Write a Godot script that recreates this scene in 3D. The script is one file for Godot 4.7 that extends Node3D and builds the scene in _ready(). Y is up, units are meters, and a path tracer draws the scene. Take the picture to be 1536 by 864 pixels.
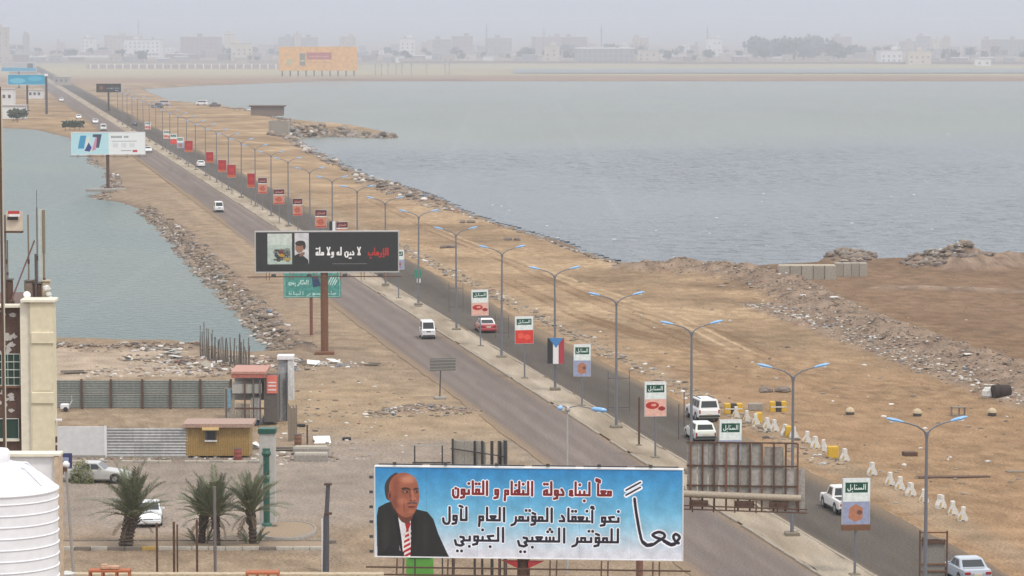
extends Node3D
# A hazy causeway road between two lagoons, seen from a tall building. y is up, metres; the camera stands 32.3 m above the road and looks along -Z.

const EYE := Vector3(0, 32.3, 0)
const FOCAL := 4800.0          # focal length in photograph pixels (1536 wide)
const WATER := -1.1

var pitch := atan((432.0 - 32.0) / FOCAL)
var rng := RandomNumberGenerator.new()
var names := {}
var tex := {}
var mats := {}
var road_o: Vector3
var road_d: Vector3
var road_r: Vector3
var noise_a := FastNoiseLite.new()
var noise_b := FastNoiseLite.new()
var noise_c := FastNoiseLite.new()
var noise_d := FastNoiseLite.new()

# ---------------------------------------------------------------- measuring the photograph
func ray(px: float, py: float) -> Vector3:
	var v := Vector3((px - 768.0) / FOCAL, -(py - 432.0) / FOCAL, -1.0)
	return v.rotated(Vector3.RIGHT, -pitch)

func at(px: float, py: float, h := 0.0) -> Vector3:
	var v := ray(px, py)
	return EYE + v * ((h - EYE.y) / v.y)

func dep(px: float, py: float, z: float) -> Vector3:
	var v := ray(px, py)
	return EYE + v * (z / -v.z)

func road(s: float, t: float, h := 0.0) -> Vector3:
	return road_o + road_d * s + road_r * t + Vector3(0, h, 0)

func road_st(p: Vector3) -> Vector2:
	var q := p - road_o
	return Vector2(q.dot(road_d), q.dot(road_r))

# ---------------------------------------------------------------- mesh building
class MB:
	var st := SurfaceTool.new()
	var col := Color.WHITE
	func _init() -> void:
		st.begin(Mesh.PRIMITIVE_TRIANGLES)
	func tri(a: Vector3, b: Vector3, c: Vector3) -> void:
		for v in [a, b, c]:
			st.set_color(col)
			st.add_vertex(v)
	func quad(a: Vector3, b: Vector3, c: Vector3, d: Vector3, flat := true) -> void:
		st.set_smooth_group(-1 if flat else 0)
		tri(a, b, c)
		tri(a, c, d)
	func uvquad(a: Vector3, b: Vector3, c: Vector3, d: Vector3) -> void:   # a top left, then clockwise
		st.set_smooth_group(-1)
		for k in [[a, Vector2(0, 0)], [b, Vector2(1, 0)], [c, Vector2(1, 1)], [a, Vector2(0, 0)], [c, Vector2(1, 1)], [d, Vector2(0, 1)]]:
			st.set_color(col)
			st.set_uv(k[1])
			st.add_vertex(k[0])
	func box(c: Vector3, s: Vector3, b := Basis()) -> MB:
		var p := []
		for y in [-0.5, 0.5]:
			for q in [[-0.5, -0.5], [0.5, -0.5], [0.5, 0.5], [-0.5, 0.5]]:
				p.append(c + b * Vector3(q[0] * s.x, y * s.y, q[1] * s.z))
		quad(p[3], p[2], p[1], p[0]); quad(p[4], p[5], p[6], p[7])
		for i in 4:
			var j := (i + 1) % 4
			quad(p[i], p[j], p[j + 4], p[i + 4])
		return self
	func cbox(c: Vector3, s: Vector3, e: float, b := Basis()) -> MB:    # a box with its upright and upper edges chamfered
		var rings := []
		for k in [[-0.5, 0.0], [0.5, 0.0], [0.5, 1.0]]:
			var ins: float = e * k[1]
			var y: float = k[0] * s.y - (e if k[0] > 0 and k[1] == 0.0 else 0.0)
			var hx := s.x / 2 - ins
			var hz := s.z / 2 - ins
			var r := []
			for q in [[-hx + e, -hz], [hx - e, -hz], [hx, -hz + e], [hx, hz - e], [hx - e, hz], [-hx + e, hz], [-hx, hz - e], [-hx, -hz + e]]:
				r.append(c + b * Vector3(q[0], y, q[1]))
			rings.append(r)
		loft(rings, true, true, true)
		return self
	func loft(rings: Array, cap0 := true, cap1 := true, flat := false) -> MB:
		var n: int = rings[0].size()
		for k in rings.size() - 1:
			for i in n:
				var j := (i + 1) % n
				quad(rings[k][i], rings[k][j], rings[k + 1][j], rings[k + 1][i], flat)
		for e in [[cap0, 0], [cap1, rings.size() - 1]]:
			if e[0]:
				var r: Array = rings[e[1]]
				var m := Vector3.ZERO
				for v in r:
					m += v
				m /= n
				st.set_smooth_group(-1)
				for i in n:
					if e[1] == 0:
						tri(m, r[(i + 1) % n], r[i])
					else:
						tri(m, r[i], r[(i + 1) % n])
		return self
	func tube(pts: Array, radii: Array, n := 8) -> MB:
		var rings := []
		var up := Vector3.UP
		for k in pts.size():
			var d: Vector3 = (pts[mini(k + 1, pts.size() - 1)] - pts[maxi(k - 1, 0)]).normalized()
			var s := d.cross(up)
			if s.length() < 0.05:
				s = d.cross(Vector3.RIGHT)
			s = s.normalized()
			var t := s.cross(d).normalized()
			var r := []
			for i in n:
				var a := TAU * i / n
				var q: float = radii[mini(k, radii.size() - 1)]
				r.append(pts[k] + (s * cos(a) + t * sin(a)) * q)
			rings.append(r)
		return loft(rings)
	func lathe(c: Vector3, prof: Array, n := 24) -> MB:   # prof: Vector2(radius, height) upwards
		var rings := []
		for p in prof:
			var r := []
			for i in n:
				var a := TAU * i / n
				r.append(c + Vector3(cos(a) * p.x, p.y, -sin(a) * p.x))
			rings.append(r)
		return loft(rings)
	func prism(poly: Array, o: Vector3, u: Vector3, v: Vector3, w: Vector3) -> MB:   # outline in u, v swept along w
		var a := []
		var b := []
		for p in poly:
			a.append(o + u * p.x + v * p.y)
			b.append(o + u * p.x + v * p.y + w)
		return loft([a, b], true, true, true)
	func done() -> ArrayMesh:
		st.generate_normals()
		return st.commit()

func numbered(called: String) -> String:
	if not names.has(called):
		names[called] = 0
		return called
	names[called] += 1
	return "%s_%03d" % [called, names[called]]

func tag(o: Node3D, label: String, category: String, group := "", kind := "") -> Node3D:
	o.set_meta("label", label)
	if category: o.set_meta("category", category)
	if group: o.set_meta("group", group)
	if kind: o.set_meta("kind", kind)
	return o

func thing(called: String, label: String, category: String, where := Vector3.ZERO, turn := 0.0, group := "") -> Node3D:
	var o := Node3D.new()
	o.name = numbered(called)
	add_child(o)
	o.position = where
	o.rotation.y = turn
	tag(o, label, category, group)
	return o

func part(parent: Node3D, called: String, m, material: Material, where := Vector3.ZERO) -> MeshInstance3D:
	var o := MeshInstance3D.new()
	if parent == self:
		o.name = numbered(called)
	else:
		var k := 0
		var n := called
		while parent.has_node(NodePath(n)):
			k += 1
			n = "%s_%03d" % [called, k]
		o.name = n
	o.mesh = m.done() if m is MB else m
	o.material_override = material
	o.position = where
	parent.add_child(o, true)
	return o

func dup(proto: Node3D, called: String, where: Vector3, turn: float, label: String, group := "") -> Node3D:
	var o: Node3D = proto.duplicate()
	o.name = numbered(called)
	add_child(o)
	o.position = where
	o.rotation.y = turn
	o.set_meta("label", label)
	if group: o.set_meta("group", group)
	return o

func structure(called: String, m, material: Material, label: String) -> MeshInstance3D:
	var o := part(self, called, m, material)
	return tag(o, label, "", "", "structure")

func rock_mesh(seed_: int, sub := 1) -> ArrayMesh:
	var r := RandomNumberGenerator.new()
	r.seed = seed_
	var rings := []
	var n := 7
	var m := MB.new()
	for k in 4:
		var lat: float = [-0.9, -0.3, 0.45, 1.15][k]
		var ring := []
		for i in n:
			var a := TAU * (i + r.randf_range(-0.25, 0.25)) / n
			var q := cos(lat) * r.randf_range(0.75, 1.15)
			ring.append(Vector3(cos(a) * q, sin(lat) * r.randf_range(0.85, 1.1) * 0.8, -sin(a) * q))
		rings.append(ring)
	m.loft(rings, true, true, true)
	return m.done()

func ordinal(n: int) -> String:
	var a := ["first", "second", "third", "fourth", "fifth", "sixth", "seventh", "eighth", "ninth", "tenth", "eleventh", "twelfth", "thirteenth", "fourteenth", "fifteenth", "sixteenth", "seventeenth", "eighteenth", "nineteenth"]
	if n <= 19:
		return a[n - 1]
	var tens := ["twenty", "thirty", "forty", "fifty", "sixty", "seventy", "eighty", "ninety"]
	var teth := ["twentieth", "thirtieth", "fortieth", "fiftieth", "sixtieth", "seventieth", "eightieth", "ninetieth"]
	var over := ""
	if n >= 100:
		over = "hundred and " if n < 200 else "two-hundred and "
		n -= 100 if n < 200 else 200
		if n == 0: return over.split(" ")[0] + "th"
		if n <= 19: return over + a[n - 1]
	if n % 10 == 0:
		return over + teth[n / 10 - 2]
	return over + tens[n / 10 - 2] + "-" + a[n % 10 - 1]

# ---------------------------------------------------------------- materials
func grey_noise(key: String, freq: float, octaves: int, lo: float, hi: float, kind := FastNoiseLite.TYPE_SIMPLEX_SMOOTH, size := 256) -> NoiseTexture2D:
	if tex.has(key):
		return tex[key]
	var n := FastNoiseLite.new()
	n.noise_type = kind
	n.frequency = freq
	n.fractal_octaves = octaves
	n.seed = hash(key) % 1000
	var t := NoiseTexture2D.new()
	t.width = size
	t.height = size
	t.seamless = true
	t.noise = n
	var g := Gradient.new()
	g.set_color(0, Color(lo, lo, lo))
	g.set_color(1, Color(hi, hi, hi))
	t.color_ramp = g
	tex[key] = t
	return t

func mat(key: String, c: Color, rough := 0.8, metal := 0.0, grain := "soft", scale := 0.5) -> StandardMaterial3D:
	# c: the real-world base colour as linear values
	if mats.has(key):
		return mats[key]
	var m := StandardMaterial3D.new()
	m.resource_name = key
	m.roughness = rough
	m.metallic = metal
	var s := c
	if grain:
		var t: NoiseTexture2D
		match grain:
			"soft": t = grey_noise("soft", 0.02, 5, 0.92, 1.0)
			"fine": t = grey_noise("fine", 0.08, 4, 0.88, 1.0)
			"rough": t = grey_noise("rough", 0.03, 6, 0.78, 1.0)
			"cell": t = grey_noise("cell", 0.05, 3, 0.55, 1.0, FastNoiseLite.TYPE_CELLULAR)
		m.albedo_texture = t
		m.uv1_triplanar = true
		m.uv1_world_triplanar = true
		m.uv1_scale = Vector3.ONE * scale
		s = Color(minf(c.r * 1.13, 1), minf(c.g * 1.13, 1), minf(c.b * 1.13, 1))
	m.albedo_color = s.linear_to_srgb()
	mats[key] = m
	return m

func glossy(key: String, c: Color, rough := 0.25, metal := 0.0) -> StandardMaterial3D:
	if mats.has(key):
		return mats[key]
	var m := mat(key, c, rough, metal, "")
	m.clearcoat_enabled = true
	m.clearcoat = 0.6
	m.clearcoat_roughness = 0.15
	return m

func picture(key: String, im: Image, rough := 0.6) -> StandardMaterial3D:
	var m := StandardMaterial3D.new()
	m.resource_name = key
	m.albedo_texture = ImageTexture.create_from_image(im)
	m.texture_repeat = false
	m.roughness = rough
	return m

# ---------------------------------------------------------------- the scene
func _ready() -> void:
	rng.seed = 7
	var cam := Camera3D.new()
	cam.name = "camera"
	cam.fov = rad_to_deg(2.0 * atan(432.0 / FOCAL))
	cam.near = 1.0
	cam.far = 30000.0
	cam.position = EYE
	cam.rotation.x = -pitch
	add_child(cam)
	var env := Environment.new()
	env.background_mode = Environment.BG_SKY
	var sky := Sky.new()
	var sm := ProceduralSkyMaterial.new()
	sm.sky_horizon_color = Color(0.690, 0.709, 0.748)
	sm.sky_top_color = Color(0.895, 0.90, 0.91)
	sm.sky_curve = 0.18
	sm.sky_energy_multiplier = 1.25
	sm.ground_horizon_color = Color(0.68, 0.69, 0.715)
	sm.ground_bottom_color = Color(0.55, 0.52, 0.48)
	sm.sun_angle_max = 40.0
	sm.sun_curve = 0.3
	sky.sky_material = sm
	env.sky = sky
	env.tonemap_mode = Environment.TONE_MAPPER_LINEAR
	env.tonemap_exposure = 1.15
	env.sdfgi_enabled = true
	env.ssao_enabled = true
	env.ssil_enabled = true
	env.fog_enabled = true
	env.fog_density = 0.00016
	env.fog_light_color = Color(0.88, 0.89, 0.915)
	env.volumetric_fog_enabled = true
	env.volumetric_fog_density = 0.0
	var we := WorldEnvironment.new()
	we.name = "environment"
	we.environment = env
	add_child(we)
	var sun := DirectionalLight3D.new()
	sun.name = "sun"
	sun.light_energy = 0.5
	sun.light_color = Color(1.0, 0.96, 0.90)
	sun.light_angular_distance = 10.0
	sun.shadow_enabled = true
	sun.rotation = Vector3(deg_to_rad(-56), deg_to_rad(35), 0)
	add_child(sun)

	# the dust haze that hangs thicker over the far shore
	var dust := FogVolume.new()
	dust.name = "dust_cloud"
	dust.shape = RenderingServer.FOG_VOLUME_SHAPE_BOX
	dust.size = Vector3(5200, 150, 5400)
	dust.position = Vector3(0, 72, -3850)
	var dm := FogMaterial.new()
	dm.resource_name = "dust"
	dm.density = 0.00046
	dm.albedo = Color(0.925, 0.945, 0.985)
	dust.material = dm
	add_child(dust)
	tag(dust, "pale dust haze hanging over the far shore and city", "haze", "", "stuff")

	road_o = at(1188, 805)
	var far_lamp := at(432.7, 340.8)
	road_d = (far_lamp - road_o).normalized()
	road_r = Vector3(-road_d.z, 0, road_d.x)
	noise_a.seed = 3; noise_a.frequency = 0.03; noise_a.fractal_octaves = 4
	noise_b.seed = 9; noise_b.frequency = 0.15; noise_b.fractal_octaves = 3
	noise_c.seed = 21; noise_c.frequency = 0.006; noise_c.fractal_octaves = 3
	noise_d.seed = 77; noise_d.frequency = 0.55; noise_d.fractal_octaves = 3; noise_d.fractal_gain = 0.65
	make_waters()
	make_land()
	make_roads()
	make_stones()
	make_far_city()
	make_lamps()
	make_billboards()
	make_signs()
	make_vehicles()
	make_roadside()
	make_yard()
	make_palms()
	make_near_buildings()

# ---------------------------------------------------------------- land and water
var shore_right := PackedVector2Array()
var shore_left := PackedVector2Array()
var seg_rows := {}
var water_mats := []

func px_line(a: Array, h: float) -> PackedVector2Array:
	var out := PackedVector2Array()
	for p in a:
		var q := at(p[0], p[1], h)
		out.append(Vector2(q.x, q.z))
	return out

func wiggle(line: PackedVector2Array) -> PackedVector2Array:     # an uneven water's edge
	var out := PackedVector2Array()
	for i in line.size() - 1:
		var a := line[i]
		var b := line[i + 1]
		var n := clampi(int(a.distance_to(b) / 6.0), 1, 30)
		var s := (b - a).orthogonal().normalized()
		for k in n:
			var p := a.lerp(b, float(k) / n)
			var w := 0.0 if k == 0 else noise_a.get_noise_2d(p.x * 4.0, p.y * 4.0) * 1.6
			out.append(p + s * w)
	out.append(line[-1])
	return out

func make_waters() -> void:
	shore_right = wiggle(px_line([[1750, 122], [480, 122], [380, 126], [300, 129], [216, 134], [234, 142], [260, 152], [312, 158], [336, 160], [372, 165], [405, 171], [428, 181], [470, 184], [540, 190], [588, 199], [560, 203], [436, 206],
		[466, 223], [500, 240], [560, 268], [640, 290], [700, 318], [760, 338], [800, 350], [850, 365], [900, 385], [940, 398], [965, 403], [1040, 400], [1100, 405], [1180, 401], [1300, 394], [1380, 393], [1450, 401], [1480, 394], [1536, 389], [1750, 384]], WATER))
	shore_left = wiggle(px_line([[-170, 190], [0, 192], [52, 195], [100, 207], [107, 215], [125, 230], [135, 244], [159, 256], [160, 278], [151, 284], [130, 296], [156, 300], [187, 305], [208, 317], [234, 338], [260, 364], [286, 393], [312, 424],
		[345, 455], [365, 480], [385, 505], [405, 520], [410, 530], [380, 534], [345, 526], [300, 515], [250, 517], [150, 515], [85, 513], [0, 513], [-170, 513]], WATER))
	for line in [shore_right, shore_left]:
		for i in line.size() - 1:
			var z0 := floori((minf(line[i].y, line[i + 1].y) - 14.0) / 10.0)
			var z1 := floori((maxf(line[i].y, line[i + 1].y) + 14.0) / 10.0)
			for z in range(z0, z1 + 1):
				if not seg_rows.has(z): seg_rows[z] = []
				seg_rows[z].append([line[i], line[i + 1]])
	var wn := NoiseTexture2D.new()
	wn.width = 512; wn.height = 512; wn.seamless = true; wn.as_normal_map = true; wn.bump_strength = 9.0
	var fn := FastNoiseLite.new()
	fn.noise_type = FastNoiseLite.TYPE_SIMPLEX_SMOOTH
	fn.frequency = 0.035; fn.fractal_octaves = 4; fn.fractal_gain = 0.55; fn.seed = 4
	wn.noise = fn
	var s := [["right_lagoon_water", Color(0.115, 0.135, 0.150), 1.0], ["left_lagoon_water", Color(0.075, 0.110, 0.105), 0.6]]
	for k in 2:
		var m := StandardMaterial3D.new()
		m.resource_name = s[k][0]
		m.albedo_color = Color.WHITE
		m.vertex_color_use_as_albedo = true
		m.roughness = [0.26, 0.30][k]
		m.metallic_specular = [0.24, 0.20][k]
		m.normal_enabled = true
		m.normal_texture = wn
		m.normal_scale = s[k][2]
		m.uv1_triplanar = true
		m.uv1_world_triplanar = true
		m.uv1_scale = Vector3(1 / 34.0, 1 / 34.0, 1 / 26.0)
		water_mats.append(m)
		# one sheet each side of the causeway, cut along the lamp line
		var mb := MB.new()
		for i in 60:
			for j in 24:
				var p := []
				for c in [[0, 0], [0, 1], [1, 1], [1, 0]]:
					var z: float = -200.0 - pow((i + c[0]) / 60.0, 1.6) * 1640.0
					var axis: float = road_o.x + road_d.x * (z - road_o.z) / road_d.z
					var f: float = (j + c[1]) / 24.0
					p.append(Vector3(axis + (f * f * 900.0 if k == 0 else -f * f * 700.0), WATER, z))
				for v in ([p[0], p[2], p[1], p[0], p[3], p[2]] if k == 0 else [p[0], p[1], p[2], p[0], p[2], p[3]]):
					# greener, siltier water far out in the right lagoon
					var base: Color = s[k][1]
					var silt := clampf((-v.z - 820.0 + 120.0 * noise_c.get_noise_2d(v.x * 0.8, v.z * 0.8)) / 120.0, 0, 1) if k == 0 else 0.3 + 0.5 * noise_c.get_noise_2d(v.x * 2.0, v.z * 2.0)
					var c2 := base.lerp(Color(0.135, 0.155, 0.125), clampf(silt, 0, 1) * 0.75)
					mb.st.set_color(c2 * (1.0 + 0.12 * noise_c.get_noise_2d(v.x * 2.2, v.z * 0.9)))
					mb.st.set_normal(Vector3.UP)
					mb.st.add_vertex(v)
		var o := structure(s[k][0], mb.st.commit(), m, ["rippled grey green lagoon water right of the causeway road", "calm teal grey lagoon water left of the causeway road"][k])
		o.name = s[k][0]

func make_waves() -> void:
	# the wind-ruffled near part of the right lagoon as real waves, livelier where gusts run over it
	var wa := FastNoiseLite.new()
	wa.seed = 31; wa.frequency = 0.16; wa.fractal_octaves = 3; wa.fractal_gain = 0.6
	var nx := 300
	var nz := 470
	var v := PackedVector3Array()
	var c := PackedColorArray()
	var nn := PackedVector3Array()
	var idx := PackedInt32Array()
	var hs := PackedFloat32Array()
	for j in nz + 1:
		var z := lerpf(-415.0, -905.0, float(j) / nz)
		for i in nx + 1:
			var x := lerpf(-46.0, 170.0, float(i) / nx)
			var gust := clampf(0.55 + 1.5 * noise_c.get_noise_2d(x * 0.7 + z * 0.25, z * 0.5), 0.12, 1.2)
			var h := wa.get_noise_2d(x * 0.75, z * 1.15) * 0.52 * gust * smoothstep(905.0, 760.0, -z)
			hs.append(h)
			v.append(Vector3(x, WATER + 0.10 + h * 0.6, z))
			c.append(Color(0.115, 0.135, 0.150).lerp(Color(0.135, 0.155, 0.125), 0.75 * clampf((-z - 820.0 + 120.0 * noise_c.get_noise_2d(x * 0.8, z * 0.8)) / 120.0, 0, 1)) * (1.0 + 0.12 * noise_c.get_noise_2d(x * 2.2, z * 0.9)))
	for j in nz + 1:
		for i in nx + 1:
			var k := j * (nx + 1) + i
			var hx := hs[k + (1 if i < nx else 0)] - hs[k - (1 if i > 0 else 0)]
			var hz := hs[k - (nx + 1 if j > 0 else 0)] - hs[k + (nx + 1 if j < nz else 0)]
			nn.append(Vector3(-hx / 1.44, 1, -hz / 2.08).normalized())
	for j in nz:
		for i in nx:
			var k := j * (nx + 1) + i
			if Geometry2D.is_point_in_polygon(Vector2(v[k].x, v[k].z), shore_right):
				idx.append_array(PackedInt32Array([k, k + nx + 1, k + 1, k + 1, k + nx + 1, k + nx + 2]))
	var arr := []
	arr.resize(Mesh.ARRAY_MAX)
	arr[Mesh.ARRAY_VERTEX] = v
	arr[Mesh.ARRAY_COLOR] = c
	arr[Mesh.ARRAY_NORMAL] = nn
	arr[Mesh.ARRAY_INDEX] = idx
	var m := ArrayMesh.new()
	m.add_surface_from_arrays(Mesh.PRIMITIVE_TRIANGLES, arr)
	var w := structure("choppy_water", m, water_mats[0], "wind-ruffled blue grey water near the right shore")
	w.name = "choppy_water"

func make_flecks() -> void:
	var pl := []
	var r := RandomNumberGenerator.new()
	r.seed = 17
	for k in 34:
		var p := at(r.randf_range(560, 1536), 135.0 + 255.0 * sqrt(r.randf()), WATER)
		if not Geometry2D.is_point_in_polygon(Vector2(p.x, p.z), shore_right): continue
		var s := r.randf_range(0.06, 0.18)
		pl.append([Transform3D(Basis.from_euler(Vector3(0, r.randf() * 0.6, 0)).scaled(Vector3(s * 2.2, s * 0.35, s * 0.7)), p + Vector3(0, 0.16, 0)), Color(0.75, 0.76, 0.77)])
	var m := StandardMaterial3D.new()
	m.resource_name = "foam"
	m.vertex_color_use_as_albedo = true
	m.roughness = 0.9
	scatter("whitecap_foam", "small white flecks of foam on the right lagoon", pl, [rock_mesh(91)], m)
	var st := MB.new()
	st.col = Color(0.11, 0.13, 0.125)
	var a := at(770, 110.0)
	var b := at(770, 103.5)
	st.quad(Vector3(a.x, 0.35, a.z), Vector3(b.x, 0.35, b.z), Vector3(1500, 0.35, b.z), Vector3(1500, 0.35, a.z))
	structure("far_water", st, water_mats[1], "thin strip of pale water beyond the far sand bank")

func shore_distance(x: float, z: float) -> float:      # > 0 on land, < 0 in the water, cut off at 14 m
	var p := Vector2(x, z)
	var d := 14.0
	for s in seg_rows.get(floori(z / 10.0), []):
		var q: Vector2 = Geometry2D.get_closest_point_to_segment(p, s[0], s[1])
		d = minf(d, q.distance_to(p))
	if Geometry2D.is_point_in_polygon(p, shore_right) or Geometry2D.is_point_in_polygon(p, shore_left):
		return -d
	return d

var ridges := []        # [polyline, half width, height]

func line_distance(p: Vector2, line: PackedVector2Array) -> float:
	var d := 1e9
	for i in line.size() - 1:
		d = minf(d, Geometry2D.get_closest_point_to_segment(p, line[i], line[i + 1]).distance_to(p))
	return d

func land_height(x: float, z: float, d := 99.0) -> float:
	if d == 99.0:
		d = shore_distance(x, z)
	var h := 0.0
	var rough := noise_b.get_noise_2d(x, z) * 0.07 + noise_a.get_noise_2d(x * 2.0, z * 2.0) * 0.06 + noise_d.get_noise_2d(x, z) * 0.03
	if d < 6.0:
		var t := clampf(d / 6.0, -1.0, 1.0)
		h = lerpf(WATER, 0.0, smoothstep(0.0, 1.0, t)) if t > 0 else WATER + t * 1.8
		rough *= 1.2
	var st := road_st(Vector3(x, 0, z))
	var keep := smoothstep(10.0, 16.0, absf(st.y)) if st.y > 0 else smoothstep(11.5, 18.0, -st.y)
	if keep < 1.0:
		h = lerpf(-0.03, h, keep)
	h += rough * keep
	var p := Vector2(x, z)
	for r in ridges:
		if r[3].has_point(p):
			var q := line_distance(p, r[0])
			if q < r[1]:
				h += r[2] * (1.0 - smoothstep(0.15, 1.0, q / r[1])) * (0.85 + 0.6 * noise_b.get_noise_2d(x * 1.5, z * 1.5))
	return h

func add_ridge(a: Array, half: float, high: float) -> void:
	var line := px_line(a, 0.0)
	var r := Rect2(line[0], Vector2.ZERO)
	for p in line:
		r = r.expand(p)
	ridges.append([line, half, high, r.grow(half + 1)])

var track_lines := []

func blob(p: Vector2, px: float, py: float, rx: float, rz: float) -> float:   # 1 inside an uneven patch round a spot on the ground
	var c := at(px, py)
	var q := Vector2((p.x - c.x) / rx, (p.y - c.z) / rz).length() + noise_a.get_noise_2d(p.x * 2.5, p.y * 2.5) * 0.55
	return 1.0 - smoothstep(0.75, 1.1, q)

func land_color(x: float, z: float, d: float) -> Color:
	var p := Vector2(x, z)
	var n := noise_a.get_noise_2d(x, z)
	var f := noise_b.get_noise_2d(x * 1.7, z * 1.7)
	var g := noise_c.get_noise_2d(x * 3.0, z * 3.0)
	var e0 := noise_d.get_noise_2d(x, z * 0.8)
	var sand := Color(0.278, 0.204, 0.136)
	var c := sand.lerp(Color(0.190, 0.142, 0.100), clampf(0.5 + 1.5 * n, 0, 1) * 0.8)
	c = c.lerp(Color(0.325, 0.250, 0.172), clampf(g * 1.6, 0, 1) * 0.6)
	c *= 1.0 + 0.26 * f + 0.22 * e0
	if e0 + 0.9 * n > 0.42: c *= 0.80          # crusts of darker soil with an edge
	elif e0 - 0.9 * n > 0.50: c = c.lerp(Color(0.40, 0.32, 0.23), 0.45)
	var st := road_st(Vector3(x, 0, z))
	if -z < 900.0:
		# the sandy flat right of the road: dark scraped land towards the right edge
		var rs := smoothstep(36.0, 50.0, st.y + 10.0 * n) * (1.0 if -z < 520.0 else 0.0)
		c = c.lerp(Color(0.138, 0.094, 0.068) * (1.0 + 0.3 * f + 0.3 * g + 0.3 * e0), rs * 0.8)
		# wheel tracks in the sand
		for t in track_lines:
			if t[2].has_point(p):
				var q := line_distance(p, t[0])
				if q < t[1] + 0.6:
					# a pair of ruts, and the sand churned between them
					c = c.lerp(t[3], maxf(0.85 * (1.0 - smoothstep(0.12, 0.34, absf(q - 0.8))), 0.30 * (1.0 - smoothstep(t[1] * 0.5, t[1] + 0.6, q))) * clampf(0.7 + n + f, 0, 1))
		if st.y < -9.0: c = c.lerp(Color(0.205, 0.170, 0.138) * (1.0 + 0.25 * f + 0.3 * n + 0.25 * e0), 0.65)
		elif st.y > 9.0 and -z < 330.0: c = c.lerp(Color(0.235, 0.158, 0.100) * (1.0 + 0.3 * f + 0.5 * n + 0.3 * e0), smoothstep(330.0, 270.0, -z + 25.0 * n) * 0.7)
		if st.y < -9.0 and -z < 345.0:
			# left yard: dusty grey asphalt, pale rubble strip by the water
			var a := maxf(blob(p, 330, 725, 17, 20), blob(p, 150, 725, 16, 18))
			a = maxf(a, blob(p, 520, 720, 13, 26) * 0.9)
			a = maxf(a, blob(p, 660, 690, 12, 20) * 0.75)
			c = c.lerp(Color(0.222, 0.194, 0.174) * (1.0 + 0.16 * f + 0.25 * n + 0.14 * e0), a)
			var b := maxf(blob(p, 150, 545, 10, 14), blob(p, 270, 545, 8, 12))
			c = c.lerp(Color(0.315, 0.265, 0.220) * (1.0 + 0.35 * f), b * 0.85)
			var e := maxf(blob(p, 520, 610, 10, 18), blob(p, 640, 640, 8, 12))
			c = c.lerp(Color(0.285, 0.220, 0.150) * (1.0 + 0.3 * f), e * 0.5)
		# rough verge beside the carriageways
		var v := maxf(1.0 - smoothstep(0.0, 2.6, absf(st.y - 11.6) + n), 1.0 - smoothstep(0.0, 2.0, absf(st.y + 11.2) + n))
		c = c.lerp(Color(0.245, 0.195, 0.145) * (1.0 + 0.4 * f), clampf(v, 0, 1) * 0.7)
		for r in ridges:
			if r[3].has_point(p):
				var q2 := line_distance(p, r[0])
				c = c.lerp(Color(0.190, 0.148, 0.120) * (1.0 + 0.4 * f + 0.5 * e0), (1.0 - smoothstep(0.5, 1.0, q2 / r[1])) * 0.85)
	elif -z > 1690.0:
		var zz := -z + 60.0 * n
		c = Color(0.235, 0.165, 0.125)
		c = c.lerp(Color(0.310, 0.285, 0.200), smoothstep(1860.0, 1960.0, zz))
		c = c.lerp(Color(0.185, 0.155, 0.135), smoothstep(2420.0, 2480.0, zz))
		c = c.lerp(Color(0.270, 0.215, 0.165), smoothstep(2580.0, 2750.0, zz))
		c *= 1.0 + 0.15 * g
	if d < 5.0:
		# wet, weedy margin
		c = c.lerp(Color(0.130, 0.105, 0.085) * (1.0 + 0.4 * f), (1.0 - smoothstep(0.4, 3.4, d + n)) * 0.75)
	return c

func sheet(x0: float, x1: float, nx: int, z0: float, z1: float, nz: int, lower := 0.0, hole := Rect2()) -> ArrayMesh:
	var v := PackedVector3Array()
	var c := PackedColorArray()
	var idx := PackedInt32Array()
	var norm := PackedVector3Array()
	var hs := PackedFloat32Array()
	for j in nz + 1:
		var z := lerpf(z0, z1, float(j) / nz)
		for i in nx + 1:
			var x := lerpf(x0, x1, float(i) / nx)
			var d := shore_distance(x, z)
			var h := land_height(x, z, d) - lower
			v.append(Vector3(x, h, z))
			hs.append(h)
			c.append(land_color(x, z, d))
	var sx := (x1 - x0) / nx
	var sz := (z1 - z0) / nz
	for j in nz + 1:
		for i in nx + 1:
			var k := j * (nx + 1) + i
			var hx := hs[k + (1 if i < nx else 0)] - hs[k - (1 if i > 0 else 0)]
			var hz := hs[k + (nx + 1 if j < nz else 0)] - hs[k - (nx + 1 if j > 0 else 0)]
			norm.append(Vector3(-hx / (2 * sx), 1, -hz / (2 * sz)).normalized())
	for j in nz:
		for i in nx:
			var k := j * (nx + 1) + i
			if hs[k] < WATER - 1.2 and hs[k + nx + 2] < WATER - 1.2 and hs[k + 1] < WATER - 1.2 and hs[k + nx + 1] < WATER - 1.2:
				continue
			var mid := (v[k] + v[k + nx + 2]) / 2
			if hole.has_area() and hole.has_point(Vector2(mid.x, mid.z)):
				continue
			idx.append_array(PackedInt32Array([k, k + nx + 1, k + 1, k + 1, k + nx + 1, k + nx + 2]))
	var arr := []
	arr.resize(Mesh.ARRAY_MAX)
	arr[Mesh.ARRAY_VERTEX] = v
	arr[Mesh.ARRAY_COLOR] = c
	arr[Mesh.ARRAY_NORMAL] = norm
	arr[Mesh.ARRAY_INDEX] = idx
	var m := ArrayMesh.new()
	m.add_surface_from_arrays(Mesh.PRIMITIVE_TRIANGLES, arr)
	return m

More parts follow.
